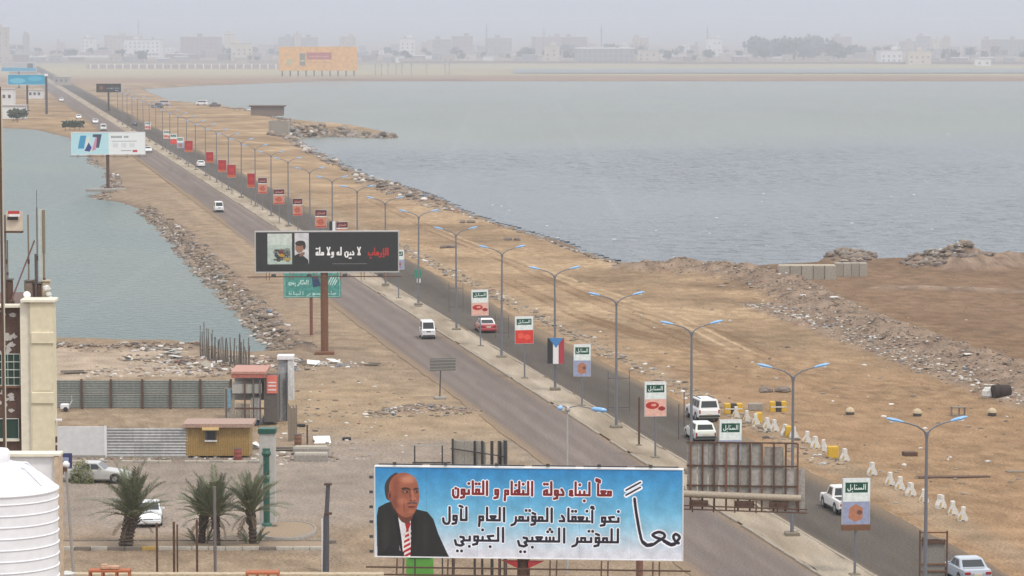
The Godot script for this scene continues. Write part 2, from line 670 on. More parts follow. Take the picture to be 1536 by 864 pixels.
func add_track(a: Array, half: float, c: Color) -> void:
	var line := px_line(a, 0.0)
	var r := Rect2(line[0], Vector2.ZERO)
	for p in line:
		r = r.expand(p)
	track_lines.append([line, half, r.grow(half + 2), c])

func make_land() -> void:
	make_waves()
	make_flecks()
	# heaps of rubble and earth
	add_ridge([[960, 405], [1040, 405], [1110, 412], [1170, 425], [1215, 452], [1290, 488], [1380, 520], [1470, 548], [1560, 580]], 5.4, 1.35)
	add_ridge([[1160, 462], [1240, 490], [1330, 522], [1420, 556], [1500, 585], [1570, 610]], 4.0, 0.5)
	add_ridge([[1455, 402], [1500, 396], [1600, 392]], 7.0, 1.6)
	add_ridge([[1560, 440], [1480, 436], [1400, 432], [1330, 432]], 2.5, 0.35)
	add_ridge([[222, 309], [272, 344], [332, 402], [388, 458], [436, 508], [455, 524]], 2.0, 0.6)
	add_ridge([[436, 200], [500, 198], [580, 201]], 7.0, 2.4)
	add_ridge([[560, 275], [600, 288], [650, 306]], 4.0, 0.8)
	add_ridge([[300, 545], [345, 548], [385, 560], [420, 540]], 3.0, 0.6)
	add_ridge([[600, 620], [640, 612], [690, 618]], 2.5, 0.35)
	add_ridge([[90, 522], [160, 524], [230, 522], [290, 520]], 2.0, 0.5)
	add_ridge([[1262, 391], [1288, 391]], 3.6, 1.3)
	add_ridge([[1392, 397], [1446, 398]], 4.2, 1.5)
	var dark := Color(0.145, 0.096, 0.062)
	var pale := Color(0.390, 0.300, 0.205)
	add_track([[760, 420], [860, 470], [960, 500], [1060, 520], [1110, 545], [1105, 575], [1050, 590]], 0.95, dark)
	add_track([[780, 430], [880, 478], [980, 510], [1050, 528], [1085, 548], [1080, 572], [1040, 582]], 0.95, dark)
	add_track([[870, 440], [980, 470], [1080, 500], [1150, 535], [1200, 570], [1300, 600], [1536, 632]], 1.1, dark)
	add_track([[640, 340], [740, 380], [880, 430], [1000, 470], [1120, 530]], 1.1, pale)
	add_track([[560, 300], [660, 350], [780, 400], [900, 455], [1010, 500], [1090, 540]], 0.8, dark)
	add_track([[1100, 590], [1220, 612], [1380, 628], [1540, 640]], 1.0, dark)
	add_track([[1080, 660], [1180, 690], [1300, 690], [1440, 690], [1560, 685]], 1.4, pale)
	add_track([[1250, 640], [1330, 660], [1440, 672], [1560, 668]], 1.1, dark)
	add_track([[460, 570], [520, 590], [560, 640], [600, 690]], 1.0, pale)
	add_track([[440, 548], [500, 560], [560, 575], [620, 612]], 1.0, pale)
	add_track([[210, 250], [300, 320], [400, 400]], 1.2, pale)
	add_track([[1540, 470], [1420, 478], [1300, 476], [1240, 468]], 1.3, dark)
	add_track([[1540, 520], [1440, 500], [1340, 488]], 1.3, dark)
	var m := StandardMaterial3D.new()
	m.resource_name = "sandy_ground"
	m.vertex_color_use_as_albedo = true
	m.roughness = 1.0
	m.specular_mode = BaseMaterial3D.SPECULAR_DISABLED
	m.albedo_texture = grey_noise("grit", 0.13, 5, 0.74, 1.0, FastNoiseLite.TYPE_SIMPLEX_SMOOTH, 1024)
	m.albedo_color = Color(1.26, 1.235, 1.20)
	m.uv1_triplanar = true
	m.uv1_world_triplanar = true
	m.uv1_scale = Vector3.ONE / 37.0
	var bump := NoiseTexture2D.new()
	bump.width = 1024; bump.height = 1024; bump.seamless = true; bump.as_normal_map = true; bump.bump_strength = 7.0
	var bn := FastNoiseLite.new()
	bn.noise_type = FastNoiseLite.TYPE_SIMPLEX_SMOOTH
	bn.frequency = 0.06; bn.fractal_octaves = 5; bn.fractal_gain = 0.6; bn.seed = 8
	bump.noise = bn
	m.normal_enabled = true
	m.normal_texture = bump
	m.normal_scale = 1.2
	structure("ground", sheet(-112, 124, 720, -158, -620, 400), m, "sandy brown causeway land with wheel tracks, near stretch")
	structure("ground", sheet(-380, 330, 240, -616, -1800, 230, 0.06), m, "hazy sandy causeway land, far stretch beyond the jetty")
	structure("ground", sheet(-3600, 3600, 60, -1795, -14000, 130, 0.1), m, "pale hazy plain on the far shore under the city")
	structure("ground", sheet(-400, 400, 40, 60, -160, 22, 0.06), m, "sandy ground at the foot of the near buildings")
	structure("ground", sheet(-400, -118, 30, -156, -345, 20, 0.06), m, "sandy ground beyond the left edge of the yard")
	structure("ground", sheet(128, 400, 30, -156, -430, 20, 0.06), m, "sandy ground beyond the right edge of the flat")

func strip(s0: float, s1: float, t0: float, t1: float, h: float, n: int, nt: int, color: Callable) -> ArrayMesh:
	var mb := MB.new()
	for i in n:
		for j in nt:
			var p := []
			for c in [[0, 0], [0, 1], [1, 1], [1, 0]]:
				var s := lerpf(s0, s1, float(i + c[0]) / n)
				var t := lerpf(t0, t1, float(j + c[1]) / nt)
				p.append([s, t])
			for k in [0, 2, 1, 0, 3, 2]:
				var q: Array = p[k]
				var e := 0.0
				if is_equal_approx(q[1], t0) or is_equal_approx(q[1], t1):
					e = noise_b.get_noise_2d(q[0] * 2.0, q[1]) * 0.3
				mb.st.set_color(color.call(q[0], q[1]))
				mb.st.set_normal(Vector3.UP)
				mb.st.add_vertex(road(q[0], q[1] + e, h))
	return mb.st.commit()

func make_roads() -> void:
	var m := StandardMaterial3D.new()
	m.resource_name = "asphalt"
	m.vertex_color_use_as_albedo = true
	m.roughness = 0.95
	m.specular_mode = BaseMaterial3D.SPECULAR_DISABLED
	m.albedo_texture = grey_noise("grit", 0.13, 5, 0.74, 1.0)
	m.albedo_color = Color(1.14, 1.14, 1.14)
	m.uv1_triplanar = true
	m.uv1_world_triplanar = true
	m.uv1_scale = Vector3.ONE / 31.0
	# wheel paths worn darker, dust lying along the edges: the left carriageway is dusty brown, the right one darker grey
	var left := func(s: float, t: float) -> Color:
		var n := noise_a.get_noise_2d(s * 0.35, t * 6.0)
		var f := noise_b.get_noise_2d(s * 0.5, t * 4.0)
		var c := Color(0.178, 0.150, 0.137) * (1.0 + 0.3 * n + 0.12 * f + 0.12 * noise_d.get_noise_2d(s * 0.6, t * 3.0))
		var lane := absf(fposmod(t + 9.4, 3.5) - 1.75)
		c = c.lerp(Color(0.132, 0.107, 0.097), clampf(1.0 - absf(lane - 0.75) * 1.6 + n * 0.6, 0, 1) * 0.55)
		var edge := maxf(1.0 - smoothstep(0.0, 1.3, t + 9.4 + n), 1.0 - smoothstep(0.0, 0.7, -2.05 - t + n * 0.4))
		return c.lerp(Color(0.255, 0.185, 0.120), clampf(edge, 0, 1) * 0.8)
	var right := func(s: float, t: float) -> Color:
		var n := noise_a.get_noise_2d(s * 0.35, t * 6.0 + 90.0)
		var f := noise_b.get_noise_2d(s * 0.5, t * 4.0)
		var c := Color(0.100, 0.088, 0.078) * (1.0 + 0.25 * n + 0.10 * f + 0.12 * noise_d.get_noise_2d(s * 0.6, t * 3.0))
		var edge := maxf(1.0 - smoothstep(0.0, 0.5, t - 0.95 + n * 0.5), 1.0 - smoothstep(0.0, 2.2, 8.9 - t + 2.0 * n))
		return c.lerp(Color(0.245, 0.180, 0.120), clampf(edge, 0, 1) * 0.75)
	structure("left_carriageway", strip(-75, 2150, -9.4, -2.05, 0.012, 740, 14, left), m, "dusty brown grey asphalt carriageway left of the median")
	structure("right_carriageway", strip(-75, 2150, 0.95, 8.9, 0.016, 740, 14, right), m, "dark grey asphalt carriageway right of the median")
	# the median: two kerbs and sandy fill, 14 cm above the road
	var km := mat("kerb_concrete", Color(0.300, 0.255, 0.200), 0.9, 0, "rough", 0.8)
	for k in [[-2.05, "left_kerb", "worn pale kerb on the left edge of the median"], [0.95, "right_kerb", "worn pale kerb on the right edge of the median"]]:
		var mb := MB.new()
		var s := -75.0
		while s < 900.0:           # kerb stones, a little out of line
			var ln := 3.0 if s > 150 else 1.5
			var off := noise_b.get_noise_2d(s * 3.0, k[0]) * 0.06
			var hh := 0.14 + noise_b.get_noise_2d(s * 5.0, 7.0) * 0.03
			if noise_a.get_noise_2d(s * 4.0, k[0] * 9.0) < 0.33:
				mb.cbox(road(s + ln / 2, k[0] + off, hh / 2 - 0.02), Vector3(0.24, hh + 0.04, ln - 0.04), 0.03, Basis(road_r, Vector3.UP, -road_d))
			s += ln
		mb.box(road(1525, k[0], 0.06), Vector3(0.24, 0.16, 1250), Basis(road_r, Vector3.UP, -road_d))
		structure(k[1], mb, km, k[2])
	var fill := func(s: float, t: float) -> Color:
		var n := noise_a.get_noise_2d(s * 1.5, t * 6.0)
		var f := noise_b.get_noise_2d(s * 1.5, t * 5.0)
		return Color(0.345, 0.295, 0.235).lerp(Color(0.250, 0.205, 0.155), clampf(0.4 + n * 1.5, 0, 1)) * (1.0 + 0.3 * f)
	structure("median", strip(-75, 2150, -1.95, 0.85, 0.10, 740, 6, fill), m, "pale sandy median strip between the two carriageways")

# ---------------------------------------------------------------- stones and litter
func scatter(called: String, label: String, places: Array, meshes: Array, m: Material) -> void:
	for k in meshes.size():
		var mine := []
		for i in places.size():
			if i % meshes.size() == k: mine.append(places[i])
		var mm := MultiMesh.new()
		mm.transform_format = MultiMesh.TRANSFORM_3D
		mm.use_colors = true
		mm.mesh = meshes[k]
		mm.instance_count = mine.size()
		for i in mine.size():
			mm.set_instance_transform(i, mine[i][0])
			mm.set_instance_color(i, mine[i][1])
		var o := MultiMeshInstance3D.new()
		o.name = numbered(called)
		o.multimesh = mm
		o.material_override = m
		add_child(o)
		tag(o, label, "rubble", "", "stuff")

func strew(places: Array, line: PackedVector2Array, half: float, n: int, lo: float, hi: float, white := 0.08, flat := 0.75, side := 0.0) -> void:
	var total := 0.0
	for i in line.size() - 1:
		total += line[i].distance_to(line[i + 1])
	for k in n:
		var t := rng.randf() * total
		var i := 0
		while i < line.size() - 2 and t > line[i].distance_to(line[i + 1]):
			t -= line[i].distance_to(line[i + 1])
			i += 1
		var a := line[i]
		var b := line[i + 1]
		var p := a.lerp(b, t / maxf(a.distance_to(b), 0.01)) + (b - a).orthogonal().normalized() * (side + (rng.randf() + rng.randf() - 1.0) * half)
		put_stone(places, p, lo, hi, white, flat)

func put_stone(places: Array, p: Vector2, lo: float, hi: float, white: float, flat: float) -> void:
	var q := rng.randf()
	var s := lo + (hi - lo) * q * q * q
	var c := Color(0.185, 0.145, 0.118) * rng.randf_range(0.4, 1.5)
	if rng.randf() < 0.40: c = Color(0.235, 0.180, 0.128) * rng.randf_range(0.6, 1.2)
	elif rng.randf() < 0.35: c = Color(0.215, 0.195, 0.175) * rng.randf_range(0.5, 1.5)
	if rng.randf() < white: c = Color(0.60, 0.57, 0.53) * rng.randf_range(0.6, 1.0)
	elif rng.randf() < white * 0.3: c = [Color(0.12, 0.16, 0.22), Color(0.22, 0.10, 0.07), Color(0.05, 0.05, 0.055), Color(0.3, 0.25, 0.15)][rng.randi() % 4]
	var b := Basis.from_euler(Vector3(rng.randf_range(-0.4, 0.4), rng.randf() * TAU, rng.randf_range(-0.4, 0.4))).scaled(Vector3(s * rng.randf_range(0.7, 1.3), s * flat * rng.randf_range(0.6, 1.1), s * rng.randf_range(0.7, 1.3)))
	places.append([Transform3D(b, Vector3(p.x, land_height(p.x, p.y) + s * flat * 0.25, p.y)), c])

func make_stones() -> void:
	var rocks := [rock_mesh(1), rock_mesh(2), rock_mesh(3), rock_mesh(4)]
	var m := StandardMaterial3D.new()
	m.resource_name = "stone"
	m.vertex_color_use_as_albedo = true
	m.roughness = 0.95
	var g := func(a: Array, h := 0.0) -> PackedVector2Array: return px_line(a, h)
	var pl := []
	strew(pl, g.call([[190, 308], [234, 340], [260, 366], [286, 395], [312, 426], [348, 457], [370, 482], [392, 507], [412, 524], [440, 520]]), 3.4, 5200, 0.12, 0.46, 0.04, 0.8, 1.0)
	strew(pl, g.call([[125, 232], [136, 246], [160, 258], [164, 280], [154, 286], [135, 297], [158, 301], [190, 306]]), 2.5, 900, 0.15, 0.55, 0.04, 0.8, 0.6)
	scatter("shore_rubble", "grey and brown riprap stones along the left shore", pl, rocks, m)
	pl = []
	strew(pl, g.call([[436, 203], [500, 199], [584, 201]]), 9.0, 1500, 0.4, 1.5, 0.02, 0.9)
	strew(pl, g.call([[336, 161], [380, 166], [428, 178], [436, 203], [466, 221], [500, 238], [560, 266], [640, 289]]), 4.0, 900, 0.2, 0.9, 0.12, 0.7)
	strew(pl, g.call([[640, 289], [700, 317], [760, 337], [800, 349], [850, 364], [900, 384], [950, 400]]), 1.6, 900, 0.1, 0.45, 0.08, 0.7, -0.7)
	scatter("jetty_rubble", "dark stones of the jetty and the right shore edge", pl, rocks, m)
	pl = []
	strew(pl, g.call([[960, 405], [1040, 407], [1110, 414], [1170, 428], [1215, 456], [1290, 492], [1380, 526], [1470, 556], [1570, 590]]), 5.2, 6000, 0.03, 0.19, 0.03, 0.7)
	strew(pl, g.call([[1262, 391], [1288, 391]]), 3.4, 420, 0.15, 0.6, 0.03, 0.8)
	strew(pl, g.call([[1388, 397], [1450, 398]]), 4.0, 800, 0.15, 0.6, 0.03, 0.8)
	strew(pl, g.call([[1120, 456], [1180, 472], [1260, 500], [1340, 532], [1420, 562], [1500, 592], [1570, 612]]), 2.4, 2800, 0.04, 0.26, 0.26, 0.5)
	strew(pl, g.call([[1040, 408], [1170, 440], [1290, 498], [1470, 566], [1570, 600]]), 5.0, 90, 0.2, 0.6, 0.12, 0.3)
	scatter("dumped_rubble", "long heap of dumped rubble and white litter across the flat", pl, rocks, m)
	pl = []
	strew(pl, g.call([[545, 268], [590, 286], [660, 308], [690, 318]]), 4.0, 500, 0.15, 0.8, 0.12, 0.7)
	var verge := PackedVector2Array()
	for s in [30.0, 90.0, 150.0, 220.0, 300.0]:
		var v := road(s, 11.2)
		verge.append(Vector2(v.x, v.z))
	strew(pl, verge, 1.7, 1500, 0.05, 0.34, 0.12, 0.6)
	scatter("verge_rubble", "stones and litter along the right road verge", pl, rocks, m)
	pl = []
	strew(pl, g.call([[85, 522], [160, 524], [240, 524], [300, 520]]), 3.0, 600, 0.06, 0.35, 0.12, 0.6)
	strew(pl, g.call([[240, 545], [300, 538], [350, 550], [400, 560]]), 8.0, 900, 0.06, 0.4, 0.16, 0.6)
	strew(pl, g.call([[560, 625], [640, 612], [700, 622]]), 3.0, 420, 0.05, 0.3, 0.15, 0.6)
	strew(pl, g.call([[450, 600], [520, 640], [560, 690]]), 9.0, 160, 0.04, 0.26, 0.3, 0.5)
	strew(pl, g.call([[120, 560], [300, 555]]), 6.0, 260, 0.04, 0.3, 0.4, 0.5)
	strew(pl, g.call([[380, 690], [440, 690], [490, 680]]), 4.0, 160, 0.05, 0.3, 0.3, 0.6)
	strew(pl, g.call([[440, 545], [480, 545], [540, 549]]), 3.0, 420, 0.05, 0.35, 0.35, 0.5)
	strew(pl, g.call([[100, 690], [200, 688], [380, 688]]), 1.0, 200, 0.05, 0.22, 0.3, 0.6)
	scatter("yard_rubble", "broken stones and litter strewn over the left yard", pl, rocks, m)
	pl = []
	for k in 900:     # single stones and scraps on the open flats
		var q := at(rng.randf_range(560, 1600), rng.randf_range(420, 760))
		if road_st(q).y > 10.0 and shore_distance(q.x, q.z) > 3.0:
			put_stone(pl, Vector2(q.x, q.z), 0.04, 0.26, 0.12, 0.6)
	for k in 260:
		var q2 := at(rng.randf_range(440, 620), rng.randf_range(540, 690))
		if road_st(q2).y < -10.5:
			put_stone(pl, Vector2(q2.x, q2.z), 0.03, 0.2, 0.15, 0.6)
	scatter("loose_stones", "small loose stones scattered over the sandy flats", pl, rocks, m)
	# boulders that can be told apart, each a thing
	var bm := mat("boulder_stone", Color(0.205, 0.165, 0.140), 0.95, 0, "rough", 1.2)
	var bp := [rock_mesh(11), rock_mesh(12), rock_mesh(13)]
	var heaps := [[1275, 391, 8, 2.3, 40, "behind the concrete wall blocks"], [1420, 397, 15, 2.5, 80, "on the big heap at the right water's edge"], [1370, 396, 4, 0.9, 5, "left of the big heap at the water's edge"], [600, 286, 9, 1.2, 8, "in the dump beside the far lamp row"], [1066, 407, 10, 0.9, 7, "on the low mound at the water's edge"]]
	for h in heaps:
		for i in h[4]:
			var c := at(h[0], h[1])
			var a := rng.randf() * TAU
			var rr := sqrt(rng.randf())
			var lift: float = (1.0 - rr) * h[3]
			var p := c + Vector3(cos(a) * rr * h[2] * 0.42, 0, sin(a) * rr * h[2] * 0.5)
			var o := MeshInstance3D.new()
			o.name = numbered("boulder")
			o.mesh = bp[i % 3]
			o.material_override = bm
			var s := rng.randf_range(0.30, 0.66) * (1.0 if h[3] > 1.0 else 0.8)
			o.transform = Transform3D(Basis.from_euler(Vector3(rng.randf_range(-0.5, 0.5), rng.randf() * TAU, 0)).scaled(Vector3(s * 1.2, s * 0.8, s)), Vector3(p.x, maxf(land_height(p.x, p.z), WATER) + s * 0.2 + (lift * 0.0), p.z))
			add_child(o)
			tag(o, "rough brown boulder %s" % h[5], "boulder", "boulders %s" % h[5])

# ---------------------------------------------------------------- street lamps
func make_lamp_proto() -> Node3D:
	var t := thing("street_lamp", "x", "street lamp", Vector3.ZERO, 0.0, "twin-arm street lamps along the median")
	var pm := mat("lamp_pole_paint", Color(0.150, 0.155, 0.175), 0.55, 0.2, "soft", 0.6)
	var hm := glossy("lamp_head_blue", Color(0.170, 0.370, 0.640), 0.4)
	var gm := mat("lamp_glass", Color(0.62, 0.66, 0.70), 0.2, 0, "")
	var cm := mat("lamp_footing", Color(0.200, 0.170, 0.125), 0.95, 0, "rough", 1.5)
	part(t, "pole", MB.new().tube([Vector3(0, 0.1, 0), Vector3(0, 5, 0), Vector3(0, 9.95, 0)], [0.125, 0.10, 0.075], 10), pm)
	part(t, "footing", MB.new().cbox(Vector3(0, 0.16, 0), Vector3(0.9, 0.22, 0.9), 0.05), cm)
	part(t, "collar", MB.new().tube([Vector3(0, 9.85, 0), Vector3(0, 10.1, 0)], [0.12, 0.12], 10), pm)
	for s in [-1.0, 1.0]:
		var a := MB.new().tube([Vector3(0, 9.9, 0), Vector3(0.18 * s, 10.18, 0), Vector3(0.55 * s, 10.42, 0), Vector3(1.05 * s, 10.58, 0), Vector3(1.5 * s, 10.68, 0)], [0.055, 0.05, 0.045, 0.04, 0.035], 8)
		part(t, "arm", a, pm)
		var rings := []
		for k in [[1.32, 0.05, 0.04, 10.65], [1.42, 0.13, 0.09, 10.67], [1.75, 0.17, 0.115, 10.75], [2.1, 0.15, 0.10, 10.83], [2.28, 0.07, 0.05, 10.86]]:
			var r := []
			for i in 10:
				var q := TAU * i / 10
				var y := sin(q)
				r.append(Vector3(k[0] * s, k[3] + (y * k[2] if y > 0 else y * k[2] * 0.5), cos(q) * k[1]))
			rings.append(r)
		var h := part(t, "lamp_head", MB.new().loft(rings), hm)
		part(h, "lens", MB.new().cbox(Vector3(1.8 * s, 10.70, 0), Vector3(0.55, 0.07, 0.2), 0.02, Basis(Vector3.BACK, -0.0)), gm)
	return t

func lamp_base(n: int) -> Vector3:
	# the posts stand a little unevenly, as measured
	var early := 0.12 if n >= 3 and n <= 10 else (0.06 if n == 2 else 0.0)
	return road((n - early) * lamp_gap(), 0.0, 0.1)

func lamp_gap() -> float:
	return (at(432.7, 340.8) - at(1188, 805)).length() / 11.0

func make_lamps() -> void:
	var proto := make_lamp_proto()
	var turn := wrapf(atan2(road_d.x, road_d.z) - PI, -PI, PI)
	for n in range(-1, 31):
		var label := "twin-arm street lamp with blue heads, %s in the median row from the near end" % ordinal(n + 2)
		if n == -1: label = "nearest twin-arm street lamp, standing in front of the rusty sign frame"
		elif n == 3: label = "twin-arm street lamp with a striped flag panel on its pole"
		elif n == 0: label = "twin-arm street lamp behind the bare back of the steel billboard"
		if n == -1:
			proto.position = lamp_base(n)
			proto.rotation.y = turn
			proto.set_meta("label", label)
		else:
			dup(proto, "street_lamp", lamp_base(n) + Vector3(0, rng.randf_range(-0.12, 0.08), 0), turn + rng.randf_range(-0.12, 0.12), label).rotation.z = rng.randf_range(-0.006, 0.006)
	# the odd one left of the road: one arm bent down
	var b := dep(851, 612, 186.0)
	var t := thing("street_lamp", "damaged street lamp with one drooping arm behind the blue banner", "street lamp", Vector3(b.x, 0, b.z))
	var pm: Material = mats["lamp_pole_paint"]
	var top := b.y
	part(t, "pole", MB.new().tube([Vector3(0, -0.1, 0), Vector3(0, top, 0)], [0.085, 0.045], 8), mat("pale_pole_paint", Color(0.38, 0.37, 0.36), 0.5, 0.2))
	part(t, "arm", MB.new().tube([Vector3(0, top, 0), Vector3(0.6, top + 0.15, 0.1), Vector3(1.5, top - 0.02, 0.2)], [0.035, 0.03, 0.03], 8), pm)
	part(t, "arm", MB.new().tube([Vector3(0, top, 0), Vector3(-0.25, top + 0.2, 0.6), Vector3(-0.4, top + 0.2, 1.3)], [0.035, 0.03, 0.03], 8), pm)
	for q in [[Vector3(1.4, top - 0.02, 0.2), Vector3(2.3, top - 0.12, 0.3)], [Vector3(-0.38, top + 0.2, 1.2), Vector3(-0.5, top + 0.22, 2.1)]]:
		var mid: Vector3 = (q[0] + q[1]) / 2
		var h := part(t, "lamp_head", MB.new().tube([q[0], q[0].lerp(q[1], 0.2), mid, q[1].lerp(q[0], 0.15), q[1]], [0.05, 0.13, 0.15, 0.13, 0.06], 10), mats["lamp_head_blue"])
		part(h, "lens", MB.new().cbox(mid - Vector3(0, 0.13, 0), Vector3(0.2, 0.07, 0.2), 0.02), mats["lamp_glass"])
	part(t, "clamp", MB.new().lathe(Vector3(0, top - 0.25, 0), [Vector2(0.05, 0), Vector2(0.16, 0.05), Vector2(0.16, 0.3), Vector2(0.05, 0.36)], 10), mats["pale_pole_paint"])

# ---------------------------------------------------------------- print: a small stroke alphabet for the Arabic lettering
# x runs leftwards from the letter's right side, y up from the baseline, alef is 1 high. [advance, strokes, dots]; i initial, m medial, f final, s alone
var B := 0.09
func letters() -> Dictionary:
	return {
		"as": [0.34, [[0.17, 0.03, 0.17, 1.0]], []],
		"ax": [0.36, [[0.18, 0.03, 0.18, 0.86], [0.08, 1.02, 0.26, 1.10], [0.12, 1.14, 0.22, 1.16]], []],
		"af": [0.34, [[0, B, 0.16, B, 0.16, 1.0]], []],
		"aw": [0.38, [[0, B, 0.16, B, 0.16, 0.88], [0.02, 1.04, 0.30, 1.14], [0.02, 1.16, 0.30, 1.26]], []],
		"li": [0.36, [[0.14, 1.0, 0.14, B, 0.36, B]], []],
		"lm": [0.34, [[0, B, 0.34, B], [0.17, B, 0.17, 1.0]], []],
		"lf": [0.66, [[0, B, 0.12, B], [0.12, 1.0, 0.12, 0.0, 0.20, -0.18, 0.40, -0.20, 0.54, -0.06, 0.56, 0.20]], []],
		"ls": [0.66, [[0.12, 1.0, 0.12, 0.0, 0.20, -0.18, 0.40, -0.20, 0.54, -0.06, 0.56, 0.20]], []],
		"la": [0.66, [[0.14, 1.0, 0.50, B, 0.20, B], [0.54, 1.0, 0.28, 0.36, 0.16, B]], []],
		"lx": [0.70, [[0.12, 1.0, 0.12, B, 0.50, B, 0.50, 0.86], [0.40, 1.04, 0.60, 1.12]], []],
		"lo": [0.70, [[0.12, 1.0, 0.12, B, 0.50, B, 0.50, 0.90], [0.42, -0.22, 0.60, -0.16]], []],
		"mi": [0.46, [[0.10, B, 0.10, 0.36, 0.32, 0.36, 0.32, B, 0.10, B], [0.30, B, 0.46, B]], []],
		"mm": [0.48, [[0, B, 0.48, B], [0.12, B, 0.12, 0.36, 0.36, 0.36, 0.36, B]], []],
		"ms": [0.46, [[0.10, B, 0.10, 0.36, 0.34, 0.36, 0.34, B, 0.10, B], [0.34, B, 0.38, -0.34]], []],
		"em": [0.50, [[0, B, 0.50, B], [0.25, B, 0.08, 0.38, 0.42, 0.38, 0.25, B]], []],
		"ei": [0.56, [[0.12, 0.34, 0.22, 0.44, 0.36, 0.42, 0.36, 0.30, 0.18, B, 0.56, B]], []],
		"ni": [0.36, [[0.13, 0.36, 0.13, B, 0.36, B]], [0.13, 0.68]],
		"nm": [0.36, [[0, B, 0.36, B], [0.18, B, 0.18, 0.35]], [0.18, 0.68]],
		"ns": [0.66, [[0.12, 0.42, 0.12, 0.0, 0.20, -0.18, 0.42, -0.18, 0.54, 0.0, 0.54, 0.36]], [0.33, 0.40]],
		"nf": [0.66, [[0, B, 0.12, B], [0.12, 0.42, 0.12, 0.0, 0.20, -0.18, 0.42, -0.18, 0.54, 0.0, 0.54, 0.36]], [0.33, 0.36]],
		"bi": [0.36, [[0.13, 0.36, 0.13, B, 0.36, B]], [0.16, -0.20]],
		"bm": [0.36, [[0, B, 0.36, B], [0.18, B, 0.18, 0.35]], [0.18, -0.20]],
		"bs": [0.86, [[0.12, 0.40, 0.12, B, 0.74, B, 0.74, 0.40]], [0.43, -0.20]],
		"ti": [0.38, [[0.13, 0.36, 0.13, B, 0.38, B]], [0.06, 0.68, 0.24, 0.68]],
		"yi": [0.40, [[0.13, 0.36, 0.13, B, 0.40, B]], [0.10, -0.20, 0.28, -0.20]],
		"yf": [0.80, [[0, B, 0.14, B, 0.16, 0.30, 0.36, 0.34], [0.14, B, 0.30, 0.0, 0.16, -0.18, 0.34, -0.28, 0.62, -0.22, 0.70, 0.10]], [0.32, -0.52, 0.52, -0.52]],
		"hz": [0.34, [[0.26, 0.36, 0.12, 0.38, 0.10, 0.22, 0.26, 0.20], [0.06, 0.05, 0.28, 0.10]], []],
		"ds": [0.46, [[0.26, 0.48, 0.12, 0.28, 0.12, B, 0.42, B]], []],
		"df": [0.46, [[0, B, 0.12, B], [0.26, 0.48, 0.12, 0.28, 0.12, B, 0.42, B]], []],
		"ws": [0.48, [[0.10, 0.10, 0.10, 0.38, 0.32, 0.38, 0.32, 0.10, 0.10, 0.10], [0.12, 0.10, 0.16, -0.14, 0.40, -0.20]], []],
		"wf": [0.50, [[0, B, 0.10, B], [0.12, 0.10, 0.12, 0.38, 0.34, 0.38, 0.34, 0.10, 0.12, 0.10], [0.14, 0.10, 0.18, -0.14, 0.42, -0.20]], []],
		"wx": [0.50, [[0, B, 0.10, B], [0.12, 0.10, 0.12, 0.38, 0.34, 0.38, 0.34, 0.10, 0.12, 0.10], [0.14, 0.10, 0.18, -0.14, 0.42, -0.20], [0.14, 0.58, 0.32, 0.66]], []],
		"tf": [0.46, [[0, B, 0.12, B], [0.12, B, 0.12, 0.42, 0.34, 0.34, 0.34, B, 0.12, B]], [0.12, 0.70, 0.30, 0.70]],
		"hf": [0.46, [[0, B, 0.12, B], [0.12, B, 0.12, 0.42, 0.34, 0.34, 0.34, B, 0.12, B]], []],
		"hi": [0.56, [[0.10, B, 0.10, 0.30, 0.26, 0.46, 0.42, 0.30, 0.42, B], [0.26, B, 0.26, 0.30], [0.10, B, 0.56, B]], []],
		"zm": [0.58, [[0, B, 0.58, B], [0.16, B, 0.30, 0.38, 0.48, 0.30, 0.48, B], [0.14, B, 0.14, 1.0]], [0.40, 0.60]],
		"qm": [0.46, [[0, B, 0.46, B], [0.12, B, 0.12, 0.40, 0.34, 0.40, 0.34, B]], [0.13, 0.66, 0.31, 0.66]],
		"rf": [0.44, [[0, B, 0.12, B], [0.12, 0.34, 0.14, 0.0, 0.24, -0.16, 0.44, -0.24]], []],
		"rs": [0.44, [[0.12, 0.34, 0.14, 0.0, 0.24, -0.16, 0.44, -0.24]], []],
		"sm": [0.78, [[0, B, 0.78, B], [0.14, B, 0.14, 0.36], [0.36, B, 0.36, 0.36], [0.58, B, 0.58, 0.36]], []],
		"xm": [0.78, [[0, B, 0.78, B], [0.14, B, 0.14, 0.36], [0.36, B, 0.36, 0.36], [0.58, B, 0.58, 0.36]], [0.26, 0.60, 0.46, 0.60, 0.36, 0.78]],
		"jm": [0.56, [[0, B, 0.56, B], [0.08, 0.44, 0.42, 0.40, 0.24, B]], [0.28, -0.20]],
		"hm": [0.56, [[0, B, 0.56, B], [0.08, 0.44, 0.42, 0.40, 0.24, B]], []],
		"_": [0.34, [], []],
	}

func disc(r: float, c: Color) -> Image:
	var n := int(ceil(r)) * 2 + 3
	var im := Image.create(n, n, false, Image.FORMAT_RGBA8)
	for y in n:
		for x in n:
			var d := Vector2(x - n / 2, y - n / 2).length()
			im.set_pixel(x, y, Color(c.r, c.g, c.b, clampf(r + 0.5 - d, 0, 1)))
	return im

func stroke(im: Image, pts: Array, brush: Image) -> void:
	var n := brush.get_width()
	var step := maxf(n * 0.12, 0.7)
	for i in pts.size() - 1:
		var a: Vector2 = pts[i]
		var b: Vector2 = pts[i + 1]
		var k := maxi(1, int(a.distance_to(b) / step))
		for j in k + 1:
			var p := a.lerp(b, float(j) / k)
			im.blend_rect(brush, Rect2i(0, 0, n, n), Vector2i(roundi(p.x) - n / 2, roundi(p.y) - n / 2))

